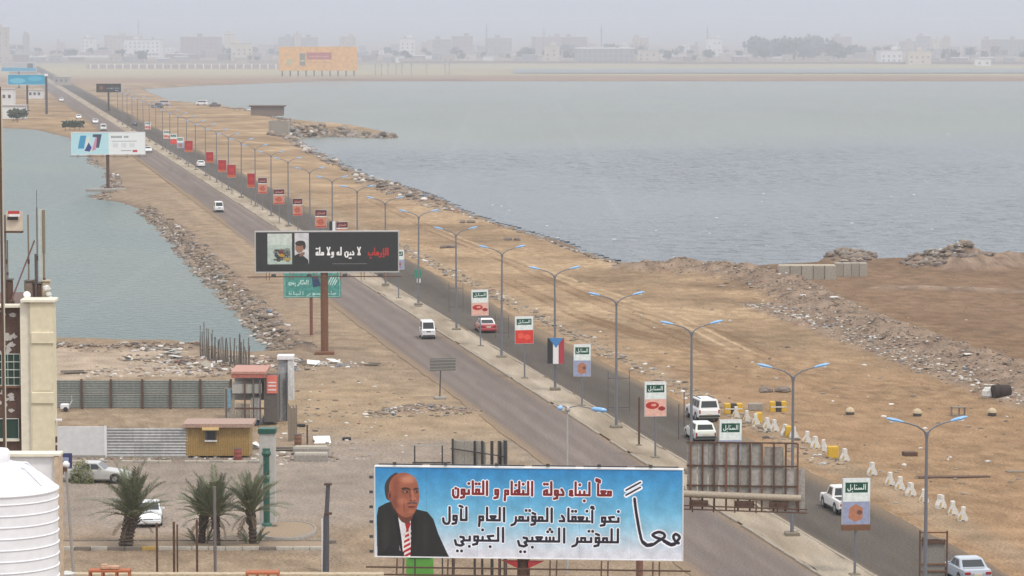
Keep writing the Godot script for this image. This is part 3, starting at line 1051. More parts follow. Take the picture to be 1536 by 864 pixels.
func write(im: Image, text: String, x_right: float, x_left: float, base: float, high: float, weight: float, c: Color, edge := 0.0, edge_color := Color.WHITE) -> void:
	var al := letters()
	var total := 0.0
	var ts := text.split(" ")
	for t in ts: total += al[t][0]
	var sx := (x_right - x_left) / total
	for pass_ in 2:
		if pass_ == 0 and edge <= 0: continue
		var brush := disc(weight / 2 + (edge if pass_ == 0 else 0.0), edge_color if pass_ == 0 else c)
		var dot := disc(weight * 0.6 + (edge if pass_ == 0 else 0.0), edge_color if pass_ == 0 else c)
		var x := x_right
		for t in ts:
			var g: Array = al[t]
			for s in g[1]:
				var pts := []
				for i in s.size() / 2:
					pts.append(Vector2(x - s[2 * i] * sx, base - s[2 * i + 1] * high))
				stroke(im, pts, brush)
			for i in g[2].size() / 2:
				var dy: float = g[2][2 * i + 1]
				var mid := 0.0
				for q in g[2].size() / 2: mid += g[2][2 * q] / (g[2].size() / 2)
				var p := Vector2(x - (mid + (g[2][2 * i] - mid) * 1.35) * sx, base - (dy + (0.16 if dy > 0.5 else (-0.13 if dy < 0 else 0.08))) * high)
				stroke(im, [p, p], dot)
			x -= g[0] * sx

func curve(pts: Array) -> Array:
	var out := []
	for i in pts.size() - 1:
		for k in 6:
			out.append(pts[i].cubic_interpolate(pts[i + 1], pts[maxi(i - 1, 0)], pts[mini(i + 2, pts.size() - 1)], k / 6.0))
	out.append(pts[-1])
	return out

func fill(im: Image, poly: Array, c: Color) -> void:
	var lo := 1e9
	var hi := -1e9
	for p in poly:
		lo = minf(lo, p.y); hi = maxf(hi, p.y)
	for y in range(maxi(0, int(lo)), mini(im.get_height() - 1, int(hi)) + 1):
		var xs := []
		for i in poly.size():
			var a: Vector2 = poly[i]
			var b: Vector2 = poly[(i + 1) % poly.size()]
			if (a.y <= y + 0.5) != (b.y <= y + 0.5):
				xs.append(a.x + (y + 0.5 - a.y) / (b.y - a.y) * (b.x - a.x))
		xs.sort()
		for i in xs.size() / 2:
			im.fill_rect(Rect2i(roundi(xs[2 * i]), y, maxi(0, roundi(xs[2 * i + 1]) - roundi(xs[2 * i])), 1), c)

func oval(im: Image, c: Vector2, rx: float, ry: float, col: Color, tilt := 0.0) -> void:
	var p := []
	for i in 28:
		p.append(c + Vector2(cos(TAU * i / 28) * rx, sin(TAU * i / 28) * ry).rotated(tilt))
	fill(im, p, col)

func soft(im: Image, c: Vector2, rx: float, ry: float, col: Color, a: float) -> void:
	for y in range(maxi(0, int(c.y - ry * 1.4)), mini(im.get_height(), int(c.y + ry * 1.4))):
		for x in range(maxi(0, int(c.x - rx * 1.4)), mini(im.get_width(), int(c.x + rx * 1.4))):
			var d := Vector2((x - c.x) / rx, (y - c.y) / ry).length()
			if d < 1.4:
				im.set_pixel(x, y, im.get_pixel(x, y).lerp(col, a * (1.0 - smoothstep(0.2, 1.3, d))))

func mottle(im: Image, amount: float, freq: float) -> void:
	noise_b.frequency = freq
	for y in im.get_height():
		for x in im.get_width():
			var c := im.get_pixel(x, y)
			var k := 1.0 + amount * noise_b.get_noise_2d(x, y)
			im.set_pixel(x, y, Color(c.r * k, c.g * k, c.b * k))
	noise_b.frequency = 0.15

func banner_image() -> Image:
	var w := 1380
	var h := 402
	var im := Image.create(w, h, false, Image.FORMAT_RGBA8)
	for y in h:      # the print: a blue that pales to white at the foot of the banner
		var t := float(y) / h
		var c := Color(0.17, 0.52, 0.76).lerp(Color(0.46, 0.72, 0.85), clampf(t / 0.55, 0, 1)).lerp(Color(0.84, 0.85, 0.89), smoothstep(0.45, 1.0, t))
		im.fill_rect(Rect2i(0, y, w, 1), c)
	# a seated man in a dark suit
	var P := func(a: Array) -> Array:
		var o := []
		for i in a.size() / 2: o.append(Vector2(a[2 * i], a[2 * i + 1]))
		return o
	var suit := Color(0.10, 0.105, 0.10)
	fill(im, P.call([8, 402, 6, 220, 14, 182, 50, 162, 90, 150, 190, 190, 235, 200, 262, 232, 285, 300, 318, 372, 333, 402]), suit)
	fill(im, P.call([96, 200, 112, 402, 158, 402, 160, 240, 150, 205, 120, 190]), Color(0.86, 0.86, 0.88))
	fill(im, P.call([133, 252, 150, 236, 160, 256, 150, 280, 163, 402, 124, 402, 130, 330, 140, 280]), Color(0.66, 0.08, 0.09))
	for k in 6:
		fill(im, P.call([126, 300 + k * 22, 162, 282 + k * 22, 162, 292 + k * 22, 126, 312 + k * 22]), Color(0.86, 0.82, 0.82))
	fill(im, P.call([90, 150, 100, 220, 130, 250, 150, 236, 170, 190, 160, 150]), Color(0.52, 0.27, 0.20))
	# head: bald crown, grey hair behind the ear, heavy brows, moustache, looking down to the right
	var skin := Color(0.60, 0.35, 0.26)
	fill(im, P.call([92, 160, 96, 216, 118, 246, 146, 258, 166, 232, 176, 200]), Color(0.40, 0.21, 0.16))
	fill(im, curve(P.call([44, 120, 42, 90, 52, 60, 74, 36, 100, 26, 110, 60, 84, 100, 74, 150, 62, 152, 50, 142, 44, 120])), Color(0.23, 0.19, 0.18))
	fill(im, curve(P.call([62, 110, 64, 74, 84, 42, 116, 26, 148, 28, 176, 46, 192, 74, 196, 104, 199, 128, 196, 158, 186, 188, 170, 214, 148, 226, 124, 222, 98, 202, 78, 172, 66, 140, 62, 110])), skin)
	soft(im, Vector2(150, 54), 40, 22, Color(0.80, 0.55, 0.45), 0.8)
	soft(im, Vector2(92, 76), 22, 44, Color(0.46, 0.25, 0.19), 0.6)
	soft(im, Vector2(88, 160), 20, 44, Color(0.44, 0.23, 0.17), 0.7)
	soft(im, Vector2(120, 152), 26, 20, Color(0.72, 0.46, 0.36), 0.7)
	fill(im, curve(P.call([58, 116, 64, 108, 72, 114, 74, 136, 70, 152, 62, 150, 56, 134, 58, 116])), Color(0.52, 0.28, 0.21))
	fill(im, curve(P.call([63, 122, 67, 118, 69, 130, 66, 142, 62, 134, 63, 122])), Color(0.32, 0.15, 0.11))
	fill(im, curve(P.call([116, 98, 128, 91, 146, 92, 160, 99, 158, 104, 142, 100, 126, 102, 116, 98])), Color(0.20, 0.13, 0.12))
	fill(im, curve(P.call([172, 98, 182, 92, 194, 95, 196, 100, 184, 100, 174, 103, 172, 98])), Color(0.20, 0.13, 0.12))
	soft(im, Vector2(138, 110), 22, 9, Color(0.34, 0.17, 0.13), 0.9)
	soft(im, Vector2(184, 109), 13, 8, Color(0.34, 0.17, 0.13), 0.9)
	oval(im, Vector2(140, 111), 11, 4, Color(0.62, 0.50, 0.46)); oval(im, Vector2(143, 111), 5, 4, Color(0.08, 0.05, 0.05))
	oval(im, Vector2(184, 110), 7, 3, Color(0.62, 0.50, 0.46)); oval(im, Vector2(186, 110), 4, 3, Color(0.08, 0.05, 0.05))
	fill(im, curve(P.call([162, 104, 170, 104, 178, 130, 184, 144, 176, 152, 160, 150, 154, 142, 162, 104])), Color(0.70, 0.43, 0.33))
	soft(im, Vector2(158, 130), 6, 24, Color(0.44, 0.23, 0.18), 0.7)
	oval(im, Vector2(162, 150), 5, 3, Color(0.24, 0.10, 0.08)); oval(im, Vector2(177, 150), 4, 3, Color(0.24, 0.10, 0.08))
	fill(im, curve(P.call([138, 168, 152, 158, 168, 157, 182, 158, 190, 166, 180, 166, 166, 164, 150, 167, 138, 168])), Color(0.34, 0.26, 0.25))
	fill(im, curve(P.call([144, 178, 158, 174, 174, 174, 184, 178, 172, 184, 156, 184, 144, 178])), Color(0.46, 0.20, 0.17))
	fill(im, P.call([146, 178, 182, 177, 182, 179, 146, 180]), Color(0.22, 0.08, 0.07))
	soft(im, Vector2(160, 200), 20, 10, Color(0.70, 0.44, 0.34), 0.6)
	soft(im, Vector2(130, 178), 5, 26, Color(0.42, 0.22, 0.17), 0.6)
	# lapels, folds
	fill(im, P.call([100, 206, 84, 220, 104, 330, 118, 402, 126, 402, 118, 320]), Color(0.055, 0.055, 0.055))
	fill(im, P.call([162, 236, 178, 214, 190, 232, 178, 330, 162, 402, 158, 402, 162, 320]), Color(0.055, 0.055, 0.055))
	soft(im, Vector2(46, 300), 22, 110, Color(0.19, 0.20, 0.19), 0.6)
	soft(im, Vector2(226, 310), 18, 90, Color(0.17, 0.18, 0.17), 0.6)
	fill(im, P.call([20, 402, 60, 356, 130, 384, 128, 402]), Color(0.075, 0.078, 0.075))
	var red := Color(0.46, 0.07, 0.08)
	var navy := Color(0.07, 0.07, 0.16)
	var white := Color(0.93, 0.93, 0.96)
	write(im, "mi em aw _ li bm nm af hz _ ds ws li tf _ _ as li nm zm af ms _ ws _ as li qm af ni wf ns", 1066, 344, 122, 62, 11, red, 4, white)
	write(im, "ni hm wf _ ax nm em qm af ds _ as li mm wx ti mm rf _ as li em af ms _ _ lx ws ls", 1102, 300, 240, 62, 11, navy, 4, white)
	write(im, "li lm mm wx ti mm rf _ as li xm em bm yf _ _ as li jm nm wf bi yf", 1102, 352, 332, 64, 11, navy, 4, white)
	# the large calligraphic word and its two strokes
	for e in [[12.0, Color(0.93, 0.93, 0.96)], [6.0, navy]]:
		var b := disc(e[0], e[1])
		var b2 := disc(e[0] * 1.3, e[1])
		stroke(im, curve(P.call([1166, 130, 1172, 180, 1182, 240, 1192, 290, 1202, 322, 1222, 338, 1246, 336, 1272, 318, 1300, 300, 1296, 284, 1272, 278, 1248, 290, 1262, 302, 1292, 312, 1316, 330, 1340, 334, 1356, 318, 1368, 300, 1352, 286, 1340, 298, 1352, 322, 1364, 326])), b)
		stroke(im, P.call([1204, 324, 1222, 338, 1246, 334]), b2)
		stroke(im, P.call([1300, 318, 1330, 334, 1346, 330]), b2)
	for k in 2:
		var q: float = k * 24.0
		var b := disc(10, white)
		stroke(im, [Vector2(1128, 92 + q), Vector2(1192, 56 + q)], b)
	for k in 2:
		stroke(im, [Vector2(1128, 92 + k * 22.0), Vector2(1192, 56 + k * 22.0)], disc(3.5, navy))
	for k in 5:
		for y in h:
			for dx in 2:
				var px := 230 + k * 230 + dx
				im.set_pixel(px, y, im.get_pixel(px, y).darkened(0.10))
	mottle(im, 0.10, 0.012)
	mottle(im, 0.05, 0.09)
	return im

func black_image() -> Image:
	var im := Image.create(1080, 300, false, Image.FORMAT_RGBA8)
	im.fill(Color(0.145, 0.145, 0.145))
	im.fill_rect(Rect2i(88, 10, 186, 234), Color(0.66, 0.72, 0.69))
	im.fill_rect(Rect2i(88, 10, 186, 84), Color(0.74, 0.78, 0.75))
	for k in 60:
		var r := RandomNumberGenerator.new(); r.seed = k
		oval(im, Vector2(140 + r.randf() * 110, 130 + r.randf() * 80), 6 + 16 * r.randf(), 5 + 12 * r.randf(), [Color(0.22, 0.25, 0.24), Color(0.35, 0.38, 0.36), Color(0.15, 0.16, 0.15), Color(0.5, 0.53, 0.5)][k % 4])
	oval(im, Vector2(196, 176), 22, 12, Color(0.72, 0.52, 0.14))
	oval(im, Vector2(236, 206), 34, 12, Color(0.62, 0.55, 0.32))
	oval(im, Vector2(190, 150), 20, 12, Color(0.42, 0.16, 0.10))
	im.fill_rect(Rect2i(294, 6, 108, 238), Color(0.76, 0.76, 0.78))
	fill(im, [Vector2(292, 244), Vector2(294, 178), Vector2(330, 160), Vector2(372, 190), Vector2(396, 210), Vector2(400, 244)], Color(0.13, 0.13, 0.14))
	oval(im, Vector2(334, 112), 34, 46, Color(0.55, 0.41, 0.33), 0.25)
	oval(im, Vector2(336, 84), 38, 20, Color(0.17, 0.15, 0.14), -0.1)
	oval(im, Vector2(368, 104), 10, 28, Color(0.20, 0.17, 0.16))
	oval(im, Vector2(350, 168), 24, 13, Color(0.50, 0.38, 0.31), -0.6)
	var white := Color(0.90, 0.90, 0.90)
	write(im, "la _ ds yi nf _ li hf _ ws la _ mi lm tf", 800, 452, 178, 62, 10, white)
	write(im, "as lo rs hi af bs", 1010, 850, 178, 54, 11, Color(0.66, 0.13, 0.09))
	for k in 44:
		im.fill_rect(Rect2i(580 + k * 6, 238 + (k * 7) % 4, 4, 4 + (k * 5) % 5), Color(0.55, 0.55, 0.55))
	mottle(im, 0.10, 0.02)
	return im

func white_image() -> Image:
	var im := Image.create(560, 170, false, Image.FORMAT_RGBA8)
	im.fill(Color(0.86, 0.88, 0.88))
	im.fill_rect(Rect2i(0, 0, 282, 170), Color(0.68, 0.83, 0.86))
	fill(im, [Vector2(66, 22), Vector2(112, 22), Vector2(92, 126), Vector2(46, 126)], Color(0.20, 0.55, 0.72))
	fill(im, [Vector2(112, 40), Vector2(136, 26), Vector2(150, 150), Vector2(96, 150)], Color(0.82, 0.83, 0.80))
	fill(im, [Vector2(130, 76), Vector2(152, 120), Vector2(136, 150), Vector2(96, 144)], Color(0.10, 0.20, 0.48))
	fill(im, [Vector2(184, 30), Vector2(200, 44), Vector2(182, 138), Vector2(152, 142)], Color(0.78, 0.52, 0.62))
	fill(im, [Vector2(162, 12), Vector2(230, 12), Vector2(208, 120), Vector2(186, 120), Vector2(194, 36), Vector2(160, 34)], Color(0.20, 0.24, 0.34))
	var r := RandomNumberGenerator.new()
	r.seed = 3
	var x := 302
	for k in 11:      # lettering too faint to read
		var ww := r.randi_range(9, 15)
		if k != 7: im.fill_rect(Rect2i(x, 26, ww - 3, 16), Color(0.36, 0.37, 0.38)); im.fill_rect(Rect2i(x + 3, 30, ww - 8, 8), Color(0.75, 0.77, 0.77))
		x += ww
	im.fill_rect(Rect2i(308, 66, 190, 4), Color(0.45, 0.46, 0.48))
	for k in 3:
		im.fill_rect(Rect2i(314 + k * 64, 84, 40, 34), Color(0.80, 0.81, 0.83))
	im.fill_rect(Rect2i(376, 140, 80, 7), Color(0.60, 0.60, 0.62))
	im.fill_rect(Rect2i(466, 138, 36, 18), Color(0.72, 0.20, 0.26))
	return im

func green_sign_image() -> Image:
	var im := Image.create(430, 200, false, Image.FORMAT_RGBA8)
	im.fill(Color(0.28, 0.55, 0.52))
	for p in [Rect2i(5, 5, 420, 4), Rect2i(5, 191, 420, 4), Rect2i(5, 5, 4, 190), Rect2i(421, 5, 4, 190)]:
		im.fill_rect(p, Color(0.62, 0.74, 0.71))
	write(im, "as li mm ti af rs _ bi em nf", 190, 34, 96, 34, 7, Color(0.72, 0.82, 0.80))
	write(im, "mi lm ds _ sm wf rs _ as li bm af tf", 400, 30, 176, 24, 5, Color(0.72, 0.82, 0.80))
	fill(im, [Vector2(210, 40), Vector2(260, 40), Vector2(280, 110), Vector2(220, 120)], Color(0.16, 0.25, 0.38))
	for k in 4:
		stroke(im, [Vector2(330 + k * 18, 100), Vector2(360 + k * 18, 40)], disc(4, Color(0.72, 0.82, 0.80)))
	mottle(im, 0.18, 0.03)
	return im

# ---------------------------------------------------------------- billboards
func face_at(cx: float, y0: float, y1: float, px0: float, px1: float, z: float) -> Array:   # centre, width, height from the photograph at a depth
	var a := dep(px0, y0, z)
	var b := dep(px1, y1, z)
	return [(a + b) / 2, b.x - a.x, a.y - b.y]

func billboard(called: String, label: String, base: Vector3, turn: float, w: float, h: float, low: float, im: Image, key: String, pole_x: float, pole_r: float, frame: Material, pole: Material, backs: Material, rows := 2, edge := 0.12) -> Node3D:
	var t := thing(called, label, "billboard", base, turn)
	var m := MB.new()
	# stretched vinyl: a little slack, so it ripples by a centimetre or two
	m.st.set_smooth_group(0)
	for i in 56:
		for j in 18:
			var p := []
			for q in [[0, 0], [1, 0], [1, 1], [0, 1]]:
				var u: float = (i + q[0]) / 56.0
				var v: float = (j + q[1]) / 18.0
				var slack := sin(u * PI) * sin(v * PI)
				p.append([Vector3(-w / 2 + w * u, low + h * (1.0 - v), 0.165 + 0.035 * slack * noise_b.get_noise_2d(u * 60.0 + v * 25.0, v * 30.0 - u * 9.0)), Vector2(u, v)])
			for k in [0, 1, 2, 0, 2, 3]:
				m.st.set_color(Color.WHITE)
				m.st.set_uv(p[k][1])
				m.st.add_vertex(p[k][0])
	part(t, "printed_face", m, picture(key, im))
	part(t, "back_sheet", MB.new().box(Vector3(0, low + h / 2, 0), Vector3(w - 0.02, h - 0.02, 0.28)), backs)
	for y in [low - edge / 2, low + h + edge / 2]:
		part(t, "frame_bar", MB.new().cbox(Vector3(0, y, 0.02), Vector3(w + 2 * edge, edge, 0.36), 0.015), frame)
	for x in [-w / 2 - edge / 2, w / 2 + edge / 2]:
		part(t, "frame_bar", MB.new().cbox(Vector3(x, low + h / 2, 0.02), Vector3(edge, h, 0.36), 0.015), frame)
	part(t, "column", MB.new().tube([Vector3(pole_x, -0.2, -0.3), Vector3(pole_x, low + h * 0.85, -0.3)], [pole_r], 14), pole)
	part(t, "base_plate", MB.new().cbox(Vector3(pole_x, 0.12, -0.3), Vector3(pole_r * 5, 0.3, pole_r * 5), 0.05), pole)
	if rows > 0:
		for k in rows:
			part(t, "catwalk_rail", MB.new().box(Vector3(0, low - 0.45 - 0.30 * k, 0.55 + 0.25 * k), Vector3(w + 0.8, 0.07, 0.07)), pole)
		var n := 6
		for i in n:
			for dx in [-0.15, 0.15]:
				part(t, "bracket", MB.new().box(Vector3(-w / 2 + w * (i + 0.5) / n + dx, low - 0.42, 0.5), Vector3(0.07, 0.75, 0.07), Basis(Vector3.RIGHT, -0.35)), pole)
	return t

func make_billboards() -> void:
	var steel := mat("dull_steel", Color(0.45, 0.44, 0.43), 0.5, 0.4)
	var rusty := mat("rusty_brown", Color(0.110, 0.062, 0.042), 0.85, 0.1, "rough", 0.8)
	var rusto := mat("rust_orange", Color(0.190, 0.090, 0.048), 0.85, 0.1, "rough", 0.8)
	var white := mat("white_steel", Color(0.66, 0.66, 0.67), 0.5, 0.1)
	var dark := mat("dark_steel", Color(0.06, 0.055, 0.055), 0.7, 0.3)
	var back := mat("zinc_sheet", Color(0.23, 0.22, 0.20), 0.6, 0.3, "rough", 0.5)
	# the near blue banner
	var f := face_at(0, 702, 836, 562, 1023, 146.0)
	var c: Vector3 = f[0]
	var low: float = c.y - f[2] / 2
	var b := billboard("billboard", "large blue banner billboard with a man in a dark suit and Arabic lettering", Vector3(c.x, 0, c.z), deg_to_rad(-4.5), f[1], f[2], low, banner_image(), "banner_print", -0.25, 0.30, white, rusty, back, 2, 0.05)
	# dark segments and clips along the top edge, ties at the left edge
	var w: float = f[1]
	for i in 6:
		part(b, "top_strip", MB.new().box(Vector3(-w / 2 + w * (i + 0.5) / 6.0, low + f[2] + 0.13, 0.14), Vector3(w / 6.0 - 0.35, 0.05, 0.10)), dark)
		part(b, "clip", MB.new().box(Vector3(-w / 2 + w * i / 6.0 + 0.9, low + f[2] + 0.16, 0.18), Vector3(0.16, 0.14, 0.1)), dark)
	for i in 6:
		part(b, "tie", MB.new().box(Vector3(-w / 2 - 0.2, low + f[2] * (i + 0.3) / 6.0, 0.1), Vector3(0.16, 0.12, 0.12)), dark)
	var redm := mat("red_paint", Color(0.36, 0.03, 0.03), 0.6)
	for s in [-1, 1]:
		part(b, "gusset", MB.new().prism([Vector2(0.25 * s, 0), Vector2(1.0 * s, 0), Vector2(0.25 * s, -0.35)], Vector3(-0.25, low - 0.14, 0.0), Vector3.RIGHT, Vector3.UP, Vector3(0, 0, 0.12)), redm)
	# black billboard on a brown column
	var q := at(487, 531)
	f = face_at(0, 348, 407, 384, 597, -q.z)
	c = f[0]
	var bb := billboard("billboard", "black billboard with white and red Arabic lettering on a brown column", Vector3(c.x, 0, c.z), deg_to_rad(3), f[1], f[2], c.y - f[2] / 2, black_image(), "black_print", q.x - c.x, 0.38, steel, rusto, back, 1)
	part(bb, "light_rail", MB.new().box(Vector3(-0.3, c.y - f[2] / 2 - 0.45, 1.0), Vector3(f[1] + 1.0, 0.08, 0.08)), rusty)
	for i in 4:
		part(bb, "flood_light", MB.new().cbox(Vector3(-f[1] / 2 + f[1] * (i + 0.5) / 4.0, c.y - f[2] / 2 - 0.30, 1.05), Vector3(0.45, 0.28, 0.3), 0.05), dark)
	# green road sign just behind it
	q = at(467, 503)
	var g := thing("road_sign", "green direction sign with white Arabic lettering behind the black billboard", "road sign", q, 0.05)
	f = face_at(0, 408, 446, 426, 511, -q.z)
	c = f[0] - q
	var m := MB.new()
	m.uvquad(Vector3(c.x - f[1] / 2, c.y + f[2] / 2, 0.16), Vector3(c.x + f[1] / 2, c.y + f[2] / 2, 0.16), Vector3(c.x + f[1] / 2, c.y - f[2] / 2, 0.16), Vector3(c.x - f[1] / 2, c.y - f[2] / 2, 0.16))
	part(g, "printed_face", m, picture("green_sign_print", green_sign_image(), 0.4))
	part(g, "panel", MB.new().cbox(Vector3(c.x, c.y, 0.1), Vector3(f[1] + 0.06, f[2] + 0.06, 0.1), 0.02), mat("green_enamel", Color(0.015, 0.12, 0.10), 0.5))
	part(g, "pole", MB.new().tube([Vector3(0, 0, -0.05), Vector3(0, c.y + 1, -0.05)], [0.17], 10), mat("red_brown_paint", Color(0.20, 0.07, 0.05), 0.7, 0, "rough"))
	# white billboard at the water's edge
	q = at(162, 283)
	f = face_at(0, 199, 231, 108, 217, -q.z)
	c = f[0]
	billboard("billboard", "white and pale blue billboard on a brown pole at the water's edge", Vector3(c.x, 0, c.z), 0.12, f[1], f[2], c.y - f[2] / 2, white_image(), "white_print", q.x - c.x, 0.32, white, rusty, back, 1)
	var plinth := thing("concrete_plinth", "low concrete plinth under the white billboard pole", "plinth", Vector3(q.x, 0, q.z + 3))
	part(plinth, "slab", MB.new().cbox(Vector3(0, -0.1, 0), Vector3(7.5, 0.5, 3.0), 0.08), mat("concrete", Color(0.30, 0.275, 0.245), 0.9, 0, "rough", 0.6))
	# small dark one far along
	q = at(163, 166)
	f = face_at(0, 126, 138, 145, 181, -q.z)
	c = f[0]
	var im := Image.create(240, 90, false, Image.FORMAT_RGBA8)
	im.fill(Color(0.17, 0.18, 0.19))
	im.fill_rect(Rect2i(10, 8, 74, 74), Color(0.26, 0.20, 0.17))
	oval(im, Vector2(46, 40), 18, 24, Color(0.45, 0.32, 0.26))
	write(im, "mi em af _ li nm bm ds", 226, 100, 52, 22, 5, Color(0.5, 0.5, 0.5))
	billboard("billboard", "small dark billboard far along the causeway", Vector3(c.x, 0, c.z), 0.1, f[1], f[2], c.y - f[2] / 2, im, "dark_print", q.x - c.x, 0.35, dark, dark, back, 0)
	# two light blue hoardings at the far left
	var bl := Image.create(240, 60, false, Image.FORMAT_RGBA8)
	bl.fill(Color(0.18, 0.58, 0.72))
	oval(bl, Vector2(60, 36), 50, 16, Color(0.40, 0.70, 0.80)); oval(bl, Vector2(170, 24), 46, 14, Color(0.30, 0.66, 0.78))
	q = at(40, 166)
	f = face_at(0, 112, 127, 12, 69, -q.z)
	c = f[0]
	billboard("billboard", "wide light blue hoarding at the far left of the causeway", Vector3(c.x, 0, c.z), 0.0, f[1], f[2], c.y - f[2] / 2, bl, "blue_print", 0.0, 0.35, white, dark, back, 0)
	q = at(20, 132)
	f = face_at(0, 94, 107, 2, 54, -q.z)
	c = f[0]
	var bl2 := Image.create(240, 60, false, Image.FORMAT_RGBA8)
	bl2.fill(Color(0.68, 0.70, 0.72)); bl2.fill_rect(Rect2i(0, 36, 240, 24), Color(0.30, 0.62, 0.76)); bl2.fill_rect(Rect2i(180, 6, 40, 30), Color(0.40, 0.42, 0.46))
	billboard("billboard", "pale hoarding with a blue foot at the far left", Vector3(c.x, 0, c.z), 0.0, f[1], f[2], c.y - f[2] / 2, bl2, "pale_print", 0.0, 0.4, white, dark, back, 0)
	# the yellow hoarding on the far shore
	q = at(480, 114)
	f = face_at(0, 70, 106, 418, 536, -q.z)
	c = f[0]
	var ye := Image.create(472, 150, false, Image.FORMAT_RGBA8)
	ye.fill(Color(0.86, 0.64, 0.28))
	ye.fill_rect(Rect2i(168, 36, 150, 44), Color(0.66, 0.20, 0.18))
	ye.fill_rect(Rect2i(180, 58, 120, 5), Color(0.82, 0.6, 0.5))
	ye.fill_rect(Rect2i(126, 42, 34, 76), Color(0.40, 0.40, 0.34)); ye.fill_rect(Rect2i(130, 84, 26, 8), Color(0.85, 0.8, 0.6))
	ye.fill_rect(Rect2i(168, 96, 150, 4), Color(0.72, 0.5, 0.24))
	ye.fill_rect(Rect2i(46, 78, 38, 34), Color(0.72, 0.68, 0.46))
	mottle(ye, 0.12, 0.03)
	var yb := thing("hoarding", "huge yellow hoarding with a red panel on the far shore", "hoarding", Vector3(c.x, 0, c.z))
	m = MB.new()
	var lo: float = c.y - f[2] / 2
	m.uvquad(Vector3(-f[1] / 2, lo + f[2], 0.6), Vector3(f[1] / 2, lo + f[2], 0.6), Vector3(f[1] / 2, lo, 0.6), Vector3(-f[1] / 2, lo, 0.6))
	part(yb, "printed_face", m, picture("yellow_print", ye))
	part(yb, "back_sheet", MB.new().box(Vector3(0, lo + f[2] / 2, 0), Vector3(f[1], f[2], 1.0)), back)
	for i in 10:
		part(yb, "leg", MB.new().box(Vector3(-f[1] / 2 + 2 + i * (f[1] - 4) / 9.0, lo / 2, -0.2), Vector3(0.8, lo + 1.0, 0.8)), dark)
	# bare back of a steel billboard, carried by a cantilever from a post behind the banner
	make_bare_back(rusty, rusto, back)
	# derelict slanted board standing behind the banner
	var z := 157.0
	var a0 := dep(681, 660, z)
	var a1 := dep(762, 650, z - 3.0)
	var db := thing("derelict_board", "derelict slanted hoarding of torn sheets and dark ribs behind the banner", "hoarding", Vector3(a0.x, 0, a0.z))
	var along := a1 - a0
	along.y = 0
	var bas := Basis(along.normalized(), Vector3.UP, along.normalized().cross(Vector3.UP))
	var ln := along.length()
	var pale := mat("stained_sheet", Color(0.38, 0.35, 0.30), 0.8, 0, "rough", 0.9)
	for i in 5:
		var hgt := 4.2 + 0.08 * i
		if i != 3: part(db, "sheet", MB.new().box(bas * Vector3(ln * (i + 0.5) / 5.0, a0.y - hgt / 2 + 0.07 * i, 0), Vector3(ln / 5.0 - 0.06, hgt, 0.05), bas), pale)
	for i in 6:
		part(db, "rib", MB.new().box(bas * Vector3(ln * [0.01, 0.42, 0.56, 0.74, 0.88, 0.985][i], a0.y / 2 + 0.06 * i, 0.12), Vector3([0.05, 0.06, 0.06, 0.12, 0.10, 0.16][i], a0.y + 0.15, 0.10), bas), dark)
	for y in [0.4, 2.2, 4.0]:
		part(db, "cross_bar", MB.new().box(bas * Vector3(ln / 2, a0.y - y, 0.2), Vector3(ln, 0.05, 0.06), bas), dark)
	var e0 := dep(622, 668, z)
	var e1 := dep(668, 694, z)
	var ef := thing("empty_frame", "thin empty rectangular sign frame behind the banner's top edge", "sign frame", Vector3(e0.x, 0, e0.z))
	var ew := e1.x - e0.x
	for x in [0.0, ew * 0.9]:
		part(ef, "upright", MB.new().box(Vector3(x, e0.y / 2, 0), Vector3(0.07, e0.y, 0.07)), dark)
	part(ef, "cross_bar", MB.new().box(Vector3(ew * 0.55, e1.y, 0), Vector3(ew * 1.25, 0.08, 0.08)), dark)
	part(ef, "cross_bar", MB.new().box(Vector3(ew * 0.45, e0.y, 0), Vector3(ew, 0.04, 0.04)), steel)

